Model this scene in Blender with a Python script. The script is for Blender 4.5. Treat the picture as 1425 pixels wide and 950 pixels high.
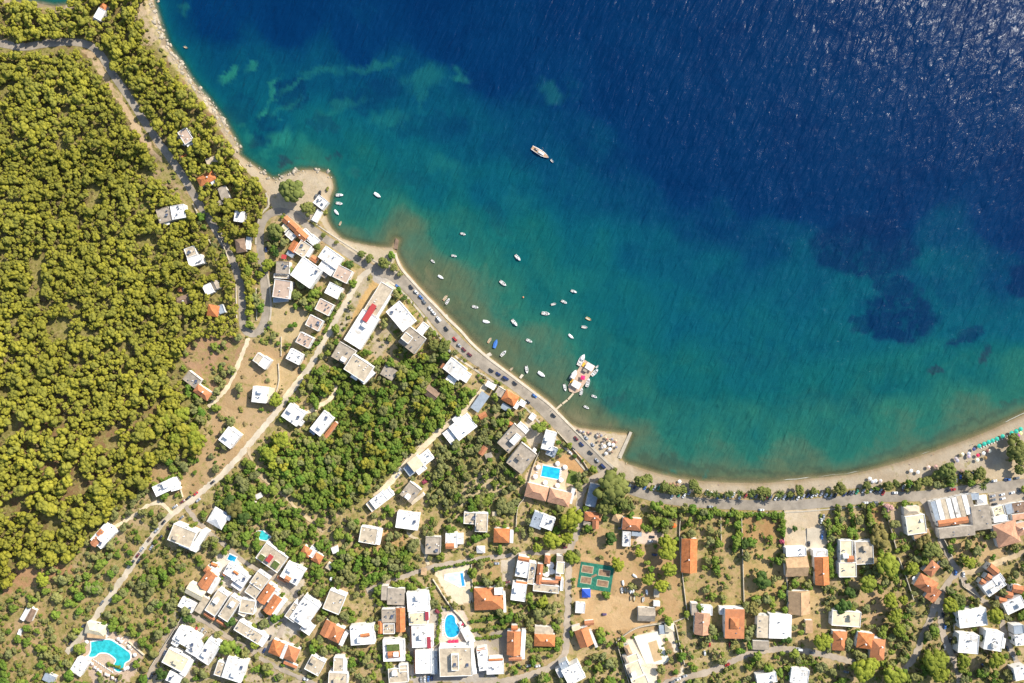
import bpy, bmesh, math, random
import numpy as np
from mathutils import Vector, Matrix
rng = random.Random(7)
NR = np.random.RandomState(11)
for o in list(bpy.data.objects): bpy.data.objects.remove(o)
SC = bpy.context.scene
COL = SC.collection

# ------------------------------------------------------------------ camera, light, exposure
S = 0.56            # metres per photo pixel at sea level
CAMH = 540.0        # drone height
cam_d = bpy.data.cameras.new('camera'); cam = bpy.data.objects.new('camera', cam_d); COL.objects.link(cam)
cam.location = (0, 0, CAMH)
cam_d.sensor_width = 36; cam_d.lens = 18.0/((712.5*S)/CAMH)
cam_d.clip_start = 1; cam_d.clip_end = 12000
SC.camera = cam
SUN_EL, SUN_AZ = math.radians(34.5), math.atan2(0.62, 0.78)    # azimuth: direction towards the sun, from +x to +y
sdir = Vector((math.cos(SUN_EL)*math.cos(SUN_AZ), math.cos(SUN_EL)*math.sin(SUN_AZ), math.sin(SUN_EL)))
w = bpy.data.worlds.new('World'); SC.world = w; w.use_nodes = True
nt = w.node_tree; bg = nt.nodes['Background']
sky = nt.nodes.new('ShaderNodeTexSky'); sky.sky_type = 'NISHITA'; sky.sun_disc = False
sky.sun_elevation = SUN_EL; sky.sun_rotation = math.pi/2 - SUN_AZ
nt.links.new(sky.outputs[0], bg.inputs[0]); bg.inputs[1].default_value = 0.14
sl = bpy.data.lights.new('sun', 'SUN'); sl.energy = 5.0; sl.use_shadow = True; sl.angle = math.radians(0.55); sl.color = (1.0, 0.94, 0.83)
sun = bpy.data.objects.new('sun', sl); COL.objects.link(sun)
sun.rotation_euler = sdir.to_track_quat('Z', 'Y').to_euler()
SC.view_settings.view_transform = 'Standard'; SC.view_settings.look = 'None'
SC.view_settings.exposure = 0.62; SC.view_settings.gamma = 1
SC.view_settings.use_curve_mapping = False
SC.cycles.max_bounces = 6; SC.cycles.diffuse_bounces = 2; SC.cycles.glossy_bounces = 2
SC.cycles.transparent_max_bounces = 8; SC.cycles.sample_clamp_indirect = 4

# ------------------------------------------------------------------ materials
def newmat(name):
    m = bpy.data.materials.new(name); m.use_nodes = True
    return m, m.node_tree, m.node_tree.nodes['Principled BSDF']
def N(nt, t, **k):
    n = nt.nodes.new(t)
    for a, v in k.items(): setattr(n, a, v)
    return n
def mixc(nt, f, a, b, blend='MIX'):
    m = N(nt, 'ShaderNodeMix', data_type='RGBA', blend_type=blend)
    for i, v in ((0, f), (6, a), (7, b)):
        if isinstance(v, bpy.types.NodeSocket): nt.links.new(v, m.inputs[i])
        elif i == 0: m.inputs[0].default_value = v
        else: m.inputs[i].default_value = (*v, 1)
    return m.outputs[2]
def mth(nt, op, a, b=0.0, c=None, clamp=False):
    m = N(nt, 'ShaderNodeMath', operation=op, use_clamp=clamp)
    for i, v in enumerate((a, b) if c is None else (a, b, c)):
        if isinstance(v, bpy.types.NodeSocket): nt.links.new(v, m.inputs[i])
        else: m.inputs[i].default_value = v
    return m.outputs[0]
def mr(nt, v, a, b, c=0.0, d=1.0, smooth=True):
    m = N(nt, 'ShaderNodeMapRange', interpolation_type='SMOOTHSTEP' if smooth else 'LINEAR')
    nt.links.new(v, m.inputs[0])
    for i, x in enumerate((a, b, c, d)): m.inputs[i+1].default_value = x
    return m.outputs[0]
def noise(nt, vec, scale, detail=3, rough=0.55, dist=0.0):
    n = N(nt, 'ShaderNodeTexNoise'); n.inputs['Scale'].default_value = scale
    n.inputs['Detail'].default_value = detail; n.inputs['Roughness'].default_value = rough
    n.inputs['Distortion'].default_value = dist
    if vec is not None: nt.links.new(vec, n.inputs['Vector'])
    return n.outputs[0]
def wpos(nt): return N(nt, 'ShaderNodeNewGeometry').outputs['Position']
def ramp(nt, fac, stops, interp='LINEAR'):
    r = N(nt, 'ShaderNodeValToRGB'); r.color_ramp.interpolation = interp
    e = r.color_ramp.elements
    while len(e) < len(stops): e.new(0.5)
    for i, (p, c) in enumerate(stops): e[i].position = p; e[i].color = (*c, 1)
    nt.links.new(fac, r.inputs[0]); return r.outputs[0]

MATS = {}
def surf(name, col, var=0.25, scale=0.5, rough=0.8, spec=0.3, dirt=None, dirtamt=0.4, objvar=0.0, metallic=0.0, bump=0.0, fine=4.0):
    """weathered surface: two scales of tone variation, patches of dirt, per object tint"""
    if name in MATS: return MATS[name]
    m, nt, p = newmat(name); v = wpos(nt)
    c = col
    n1 = noise(nt, v, scale, 4, 0.6); n2 = noise(nt, v, fine, 2, 0.6)
    lo = tuple(x*(1-var) for x in col); hi = tuple(min(x*(1+var*0.6), 0.92) for x in col)
    base = mixc(nt, mr(nt, n1, 0.3, 0.7), lo, hi)
    base = mixc(nt, mr(nt, n2, 0.42, 0.75, 0, var), base, tuple(x*0.55 for x in col))
    if dirt:
        n3 = noise(nt, v, scale*0.45, 5, 0.7, 1.0)
        base = mixc(nt, mr(nt, n3, 0.5, 0.72, 0, dirtamt), base, dirt)
    if objvar:
        oi = N(nt, 'ShaderNodeObjectInfo')
        hs = N(nt, 'ShaderNodeHueSaturation')
        nt.links.new(base, hs.inputs['Color'])
        nt.links.new(mr(nt, oi.outputs['Random'], 0, 1, 1-objvar, 1+objvar*0.5, False), hs.inputs['Value'])
        base = hs.outputs[0]
    nt.links.new(base, p.inputs['Base Color'])
    p.inputs['Roughness'].default_value = rough; p.inputs['Specular IOR Level'].default_value = spec
    p.inputs['Metallic'].default_value = metallic
    if bump:
        b = N(nt, 'ShaderNodeBump'); b.inputs['Strength'].default_value = bump; b.inputs['Distance'].default_value = 0.1
        nt.links.new(n2, b.inputs['Height']); nt.links.new(b.outputs[0], p.inputs['Normal'])
    MATS[name] = m; return m
def plain(name, col, rough=0.5, spec=0.5, metallic=0.0):
    if name in MATS: return MATS[name]
    m, nt, p = newmat(name)
    n = noise(nt, wpos(nt), 3.0, 2)
    nt.links.new(mixc(nt, mr(nt, n, .3, .7), tuple(x*0.9 for x in col), tuple(min(1, x*1.05) for x in col)), p.inputs['Base Color'])
    p.inputs['Roughness'].default_value = rough; p.inputs['Specular IOR Level'].default_value = spec
    p.inputs['Metallic'].default_value = metallic
    MATS[name] = m; return m

def tile_mat(name, col):
    if name in MATS: return MATS[name]
    m, nt, p = newmat(name); v = wpos(nt)
    n1 = noise(nt, v, 0.35, 4, 0.65); n2 = noise(nt, v, 2.2, 3, 0.7)
    base = mixc(nt, mr(nt, n1, 0.3, 0.7), tuple(x*0.72 for x in col), tuple(x*1.12 for x in col))
    base = mixc(nt, mr(nt, n2, 0.45, 0.72, 0, 0.55), base, (col[0]*0.5, col[1]*0.5, col[2]*0.6))
    oi = N(nt, 'ShaderNodeObjectInfo')
    n5 = noise(nt, v, 0.8, 4, 0.75, 1.2)
    base = mixc(nt, mr(nt, n5, .55, .68, 0, .5), base, (.36, .24, .16))
    base = mixc(nt, mr(nt, oi.outputs['Random'], 0.2, 1, 0, 0.5, False), base, (0.38, 0.19, 0.11))
    nt.links.new(base, p.inputs['Base Color']); p.inputs['Roughness'].default_value = 0.85
    p.inputs['Specular IOR Level'].default_value = 0.2
    uv = N(nt, 'ShaderNodeUVMap'); uv.uv_map = 'UVMap'
    wv = N(nt, 'ShaderNodeTexWave', wave_type='BANDS', bands_direction='X'); wv.inputs['Scale'].default_value = 1.1
    nt.links.new(uv.outputs[0], wv.inputs['Vector'])
    b = N(nt, 'ShaderNodeBump'); b.inputs['Strength'].default_value = 0.5; b.inputs['Distance'].default_value = 0.08
    nt.links.new(wv.outputs['Fac'], b.inputs['Height']); nt.links.new(b.outputs[0], p.inputs['Normal'])
    MATS[name] = m; return m

def leaf_mat(name, c1, c2, c3, rough=0.75):
    """leaf clumps: tone per clump (random per island), per tree, fine mottling"""
    if name in MATS: return MATS[name]
    m, nt, p = newmat(name)
    g = N(nt, 'ShaderNodeNewGeometry'); oi = N(nt, 'ShaderNodeObjectInfo')
    base = mixc(nt, g.outputs['Random Per Island'], c1, c2)
    base = mixc(nt, mr(nt, oi.outputs['Random'], 0, 1, 0, 0.75, False), base, c3)
    tc = N(nt, 'ShaderNodeTexCoord')
    n = noise(nt, tc.outputs['Object'], 3.0, 3, 0.7)
    base = mixc(nt, mr(nt, n, 0.45, 0.75, 0, 0.5), base, tuple(x*0.55 for x in c1))
    n0 = noise(nt, g.outputs['Position'], 0.012, 2, 0.5)
    hs = N(nt, 'ShaderNodeHueSaturation'); nt.links.new(base, hs.inputs['Color'])
    nt.links.new(mr(nt, n0, .3, .7, .82, 1.15), hs.inputs['Value'])
    nt.links.new(hs.outputs[0], p.inputs['Base Color'])
    p.inputs['Roughness'].default_value = rough; p.inputs['Specular IOR Level'].default_value = 0.15
    MATS[name] = m; return m

M_WHITE = surf('white_paint', (.80, .79, .77), 0.06, 0.3, 0.7, 0.3, (.45, .42, .37), 0.28, objvar=0.05)
M_WROOF = surf('white_roof', (.78, .75, .70), 0.18, 0.35, 0.8, 0.2, (.36, .32, .26), 0.85, objvar=0.22)
M_BEIGE = surf('beige_concrete_roof', (.52, .43, .31), 0.22, 0.3, 0.9, 0.2, (.27, .22, .17), 0.6, objvar=0.1)
M_PINK = surf('pink_brown_roof', (.50, .37, .28), 0.18, 0.3, 0.9, 0.2, (.28, .20, .15), 0.5, objvar=0.1)
M_GREY = surf('grey_concrete_roof', (.37, .31, .24), 0.25, 0.3, 0.9, 0.2, (.16, .14, .12), 0.6, objvar=0.12)
M_CREAM = surf('cream_roof', (.66, .56, .38), 0.14, 0.3, 0.8, 0.2, (.42, .33, .22), 0.4)
M_BLUEG = surf('blue_grey_metal', (.30, .34, .38), 0.15, 0.5, 0.5, 0.5, (.2, .2, .2), 0.4)
M_TERRA = tile_mat('terracotta_tiles', (.50, .19, .085))
M_ORANGE = tile_mat('orange_tiles', (.58, .20, .07))
M_SALMON = tile_mat('salmon_tiles', (.62, .34, .21))
M_TAN = tile_mat('tan_tiles', (.52, .35, .19))
M_RED = plain('red_paint', (.42, .05, .045), 0.6)
M_BROWN = surf('brown_roof', (.24, .16, .11), 0.25, 0.4, 0.9, 0.2, (.14, .10, .07), 0.5)
M_GREENR = surf('planted_roof', (.10, .14, .04), 0.4, 1.0, 0.9, 0.1, (.2, .15, .07), 0.5)
M_GLASS = plain('window_glass', (.03, .045, .06), 0.08, 0.8)
M_WOOD = surf('wood', (.30, .19, .10), 0.3, 1.0, 0.8)
M_STONE = surf('stone_wall', (.55, .48, .37), 0.25, 0.8, 0.9, 0.2, (.35, .28, .2), 0.4)
M_METAL = plain('steel', (.45, .46, .47), 0.35, 0.5, 0.8)
M_PANEL = plain('solar_panel', (.05, .065, .11), 0.3, 0.6)
M_DARK = plain('dark_rubber', (.03, .03, .035), 0.7, 0.3)
RC = {'W': M_WROOF, 'B': M_BEIGE, 'K': M_PINK, 'G': M_GREY, 'C': M_CREAM, 'U': M_BLUEG, 'T': M_TERRA, 'O': M_ORANGE,
      'L': M_SALMON, 'A': M_TAN, 'R': M_RED, 'N': M_BROWN, 'E': M_GREENR}

# ------------------------------------------------------------------ object helpers
def mesh_obj(name, verts, faces, mat, parent=None, smooth=False, loc=None, uv=None):
    me = bpy.data.meshes.new(name); me.from_pydata([tuple(v) for v in verts], [], faces)
    if isinstance(mat, (list, tuple)):
        for q in mat: me.materials.append(q)
    elif mat: me.materials.append(mat)
    if smooth: me.polygons.foreach_set('use_smooth', [True]*len(me.polygons))
    if uv is not None:
        l = me.uv_layers.new(name='UVMap')
        l.data.foreach_set('uv', [c for f in uv for p in f for c in p])
    o = bpy.data.objects.new(name, me); COL.objects.link(o)
    if parent is not None: o.parent = parent
    if loc is not None: o.location = loc
    return o
def tag(o, label=None, cat=None, group=None, kind=None):
    if label: o['label'] = label
    if cat: o['category'] = cat
    if group: o['group'] = group
    if kind: o['kind'] = kind
    return o
def empty(name, loc, rz=0.0, sc=1.0):
    o = bpy.data.objects.new(name, None); COL.objects.link(o); o.location = loc
    o.rotation_euler = (0, 0, rz); o.scale = (sc, sc, sc); o.empty_display_size = 0.5; return o
def copy_tree(src, kids, loc, rz, sc=None):
    """kids: list of (part, [subparts]) of the source thing; shares mesh data"""
    r = src.copy(); COL.objects.link(r); r.location = loc; r.rotation_euler = (0, 0, rz)
    if sc is not None: r.scale = sc if isinstance(sc, tuple) else (sc, sc, sc)
    for c, subs in kids:
        d = c.copy(); COL.objects.link(d); d.parent = r
        for s2 in subs:
            e = s2.copy(); COL.objects.link(e); e.parent = d
    return r
def kids_of(o):
    return [(c, [g for g in bpy.data.objects if g.parent == c]) for c in bpy.data.objects if c.parent == o]
class MB:
    def __init__(s): s.v = []; s.f = []
    def add(s, vs, fs):
        k = len(s.v); s.v += [tuple(v) for v in vs]; s.f += [tuple(i+k for i in f) for f in fs]
    def box(s, cx, cy, z0, z1, w, d, a=0.0, taper=1.0):
        ca, sa = math.cos(a), math.sin(a); vs = []
        for z, t in ((z0, 1.0), (z1, taper)):
            for x, y in ((-w/2*t, -d/2*t), (w/2*t, -d/2*t), (w/2*t, d/2*t), (-w/2*t, d/2*t)):
                vs.append((cx+x*ca-y*sa, cy+x*sa+y*ca, z))
        s.add(vs, [(3, 2, 1, 0), (4, 5, 6, 7), (0, 1, 5, 4), (1, 2, 6, 5), (2, 3, 7, 6), (3, 0, 4, 7)])
    def tube(s, p, q, r0, r1=None, n=8, cap=True):
        r1 = r0 if r1 is None else r1
        p, q = Vector(p), Vector(q); d = (q-p).normalized()
        u = d.orthogonal().normalized(); v = d.cross(u); vs = []
        for c, r in ((p, r0), (q, r1)):
            for i in range(n):
                t = 2*math.pi*i/n; vs.append(c+u*math.cos(t)*r+v*math.sin(t)*r)
        fs = [(i, (i+1) % n, n+(i+1) % n, n+i) for i in range(n)]
        if cap: fs += [tuple(range(n-1, -1, -1)), tuple(range(n, 2*n))]
        s.add(vs, fs)
    def prism(s, poly, z0, z1):
        n = len(poly); s.add([(x, y, z0) for x, y in poly]+[(x, y, z1) for x, y in poly],
            [tuple(range(n-1, -1, -1)), tuple(range(n, 2*n))]+[(i, (i+1) % n, n+(i+1) % n, n+i) for i in range(n)])
    def build(s, name, mat, parent=None, smooth=False, loc=None): return mesh_obj(name, s.v, s.f, mat, parent, smooth, loc)

# numpy value noise (tileless), px,py arrays
_tab = NR.rand(257, 257)
def vnoise(x, y):
    xi = np.floor(x).astype(int); yi = np.floor(y).astype(int); fx = x-xi; fy = y-yi
    fx = fx*fx*(3-2*fx); fy = fy*fy*(3-2*fy); xi %= 256; yi %= 256
    a = _tab[xi, yi]; b = _tab[xi+1, yi]; c = _tab[xi, yi+1]; d = _tab[xi+1, yi+1]
    return (a*(1-fx)+b*fx)*(1-fy)+(c*(1-fx)+d*fx)*fy
def fbm(x, y, o=3):
    r = 0; t = 0; a = 1.0
    for i in range(o): r = r+a*vnoise(x+17.3*i, y+5.1*i); t += a; a *= 0.5; x = x*2.03; y = y*2.03
    return r/t
def in_poly(px, py, poly):
    ins = np.zeros(px.shape, bool); n = len(poly)
    for i in range(n):
        x0, y0 = poly[i]; x1, y1 = poly[(i+1) % n]
        if y0 == y1: continue
        c = ((y0 > py) != (y1 > py)) & (px < (x1-x0)*(py-y0)/(y1-y0)+x0)
        ins ^= c
    return ins
def seg_dist(px, py, pts, closed=False):
    d = np.full(px.shape, 1e9)
    m = len(pts) if closed else len(pts)-1
    for i in range(m):
        x0, y0 = pts[i]; x1, y1 = pts[(i+1) % len(pts)]; dx, dy = x1-x0, y1-y0; L = dx*dx+dy*dy+1e-9
        t = np.clip(((px-x0)*dx+(py-y0)*dy)/L, 0, 1)
        d = np.minimum(d, (px-x0-t*dx)**2+(py-y0-t*dy)**2)
    return np.sqrt(d)
def smooth_line(pts, step=3.0, closed=False):
    out = []; n = len(pts)
    for i in range(n-1):
        p0 = pts[max(i-1, 0)]; p1 = pts[i]; p2 = pts[i+1]; p3 = pts[min(i+2, n-1)]
        L = math.hypot(p2[0]-p1[0], p2[1]-p1[1]); k = max(1, int(L/step))
        for j in range(k):
            t = j/k
            out.append(tuple(0.5*((2*p1[c])+(-p0[c]+p2[c])*t+(2*p0[c]-5*p1[c]+4*p2[c]-p3[c])*t*t+(-p0[c]+3*p1[c]-3*p2[c]+p3[c])*t**3) for c in (0, 1)))
    out.append(tuple(pts[-1])); return out
# ------------------------------------------------------------------ layout of the place (map coordinates: 1 unit = S metres at sea level, y down = south)
COAST = [(-1500, -80), (-600, -40), (-300, -8), (-60, -6), (0, -3), (20, 2), (50, 4), (75, 9), (95, 7), (110, -2), (125, -18), (150, -60), (175, -70), (200, -45), (212, -5),
 (216, 12), (221, 28), (227, 44), (232, 60), (243, 76), (255, 92), (262, 105), (275, 122), (290, 138), (302, 155), (313, 170), (321, 184), (330, 200),
 (333, 207), (332, 215), (345, 225), (357, 233), (370, 243), (380, 250), (390, 247), (400, 242), (420, 237), (440, 237), (455, 241), (462, 250), (464, 262),
 (460, 272), (456, 285), (453, 296), (456, 308), (463, 320), (476, 332), (490, 337), (510, 341), (530, 344), (544, 345), (551, 333), (554, 334), (550, 346),
 (554, 358), (562, 373), (582, 396), (598, 413), (613, 428), (624, 440), (642, 458), (657, 475), (677, 493), (702, 512), (727, 530), (747, 545), (765, 559),
 (780, 575), (792, 588), (805, 595), (825, 598), (850, 601), (870, 603), (877, 606), (863, 636), (871, 645), (890, 651), (915, 659), (945, 666), (980, 670), (1020, 672),
 (1060, 673), (1100, 669), (1140, 665), (1180, 661), (1220, 652), (1260, 641), (1300, 628), (1340, 614), (1380, 598), (1425, 577), (1500, 540), (1700, 440), (2200, 300), (3500, 100)]
LANDPOLY = COAST + [(3500, 4000), (-1500, 4000)]

ROADS = [  # name, label, points, width, material, group
 ('coast_road', [(-60, 50), (-30, 58), (0, 60), (30, 65), (60, 61), (95, 58), (122, 62), (140, 76), (155, 100), (180, 136), (205, 175), (230, 210), (255, 246), (275, 280),
   (295, 311), (315, 345), (328, 375), (335, 400), (337, 430), (339, 455), (349, 464), (360, 461), (367, 448), (370, 430), (368, 400), (365, 370), (362, 340), (363, 316),
   (372, 300), (387, 294), (404, 297), (420, 308), (450, 330), (480, 350), (510, 369), (535, 382)], 10.5, 'asphalt'),
 ('shore_road', [(520, 374), (545, 381), (569, 400), (594, 428), (620, 459), (650, 489), (682, 512), (713, 532), (743, 556), (772, 585), (800, 614), (828, 640), (850, 662), (868, 676)], 17.0, 'asphalt'),
 ('shore_road', [(845, 658), (868, 676), (900, 688),
   (940, 696), (1000, 701), (1060, 703), (1110, 702), (1160, 698), (1220, 692), (1281, 690), (1335, 683), (1380, 678), (1425, 673), (1500, 665), (1620, 640)], 14.0, 'asphalt'),
 ('side_street', [(845, 656), (826, 666), (811, 682), (806, 705), (808, 725), (801, 745), (794, 765), (791, 800), (790, 850), (788, 890), (785, 912), (766, 928), (735, 940), (700, 948), (640, 957), (600, 965)], 9, 'asphalt_old'),
 ('village_lane', [(900, 975), (925, 952), (950, 944), (985, 935), (1010, 925), (1030, 915), (1055, 907), (1090, 903), (1130, 908), (1165, 915), (1190, 922)], 8.5, 'asphalt_old'),
 ('village_lane', [(1235, 945), (1262, 928), (1277, 905), (1286, 880), (1296, 860), (1300, 845), (1308, 828), (1318, 812), (1326, 802), (1334, 795)], 9, 'asphalt_old'),
 ('village_lane', [(1310, 825), (1309, 850), (1312, 880), (1322, 905), (1334, 935), (1338, 970)], 9, 'asphalt_old'),
 ('village_lane', [(1284, 694), (1292, 712), (1304, 738), (1314, 760), (1325, 782), (1334, 796), (1347, 815), (1362, 832), (1380, 843), (1392, 860), (1399, 885), (1410, 912), (1425, 935), (1440, 960)], 8, 'asphalt_old'),
 ('dirt_track', [(1334, 797), (1355, 795), (1380, 786), (1400, 778), (1425, 769), (1480, 752), (1560, 730)], 8, 'dirt'),
 ('valley_road', [(516, 376), (503, 385), (493, 400), (483, 418), (470, 440), (456, 465), (445, 485), (434, 505), (420, 525), (405, 545), (390, 565), (375, 585), (360, 603), (345, 620), (330, 638),
   (315, 654), (300, 668), (284, 681), (265, 697), (245, 711), (231, 723), (218, 738), (204, 756), (190, 775), (178, 795), (165, 812), (155, 828), (142, 845), (130, 862), (116, 880), (103, 897), (92, 908)], 8.0, 'concrete'),
 ('dirt_track', [(240, 714), (222, 700), (205, 704), (185, 718), (165, 730), (150, 736)], 5, 'dirt_pale'),
 ('village_lane', [(258, 704), (272, 722), (290, 740), (305, 752), (320, 765), (345, 785), (385, 806), (408, 822), (412, 838), (402, 850), (394, 870), (385, 890), (362, 905), (330, 894), (308, 880), (290, 868), (270, 858), (255, 862), (240, 882), (226, 906), (212, 930), (200, 952), (190, 970)], 6.5, 'asphalt_old'),
 ('village_lane', [(345, 902), (362, 915), (385, 928), (412, 940), (440, 952)], 6, 'asphalt_old'),
 ('dirt_track', [(346, 470), (338, 490), (330, 510), (320, 533), (307, 550), (290, 566)], 5.5, 'dirt_pale'),
 ('dirt_track', [(678, 534), (660, 556), (638, 580), (612, 600), (590, 621), (570, 640), (556, 656), (540, 674), (522, 692)], 8, 'dirt_pale'),
 ('village_lane', [(795, 764), (770, 768), (740, 769), (710, 773), (680, 776), (640, 782), (605, 788), (575, 797), (560, 803), (535, 812), (510, 822)], 6.5, 'asphalt_old'),
 ('dirt_track', [(345, 622), (352, 645), (368, 668), (390, 685), (410, 705), (432, 724), (450, 740)], 4, 'dirt'),
 ('dirt_track', [(566, 742), (582, 752), (591, 768), (596, 786)], 4, 'dirt_pale'),
 ('dirt_track', [(467, 536), (462, 552), (448, 562), (432, 572), (415, 578)], 6, 'dirt_pale'),
 ('dirt_track', [(410, 542), (395, 553), (420, 520)], 3, 'dirt_pale'),
]

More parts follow.
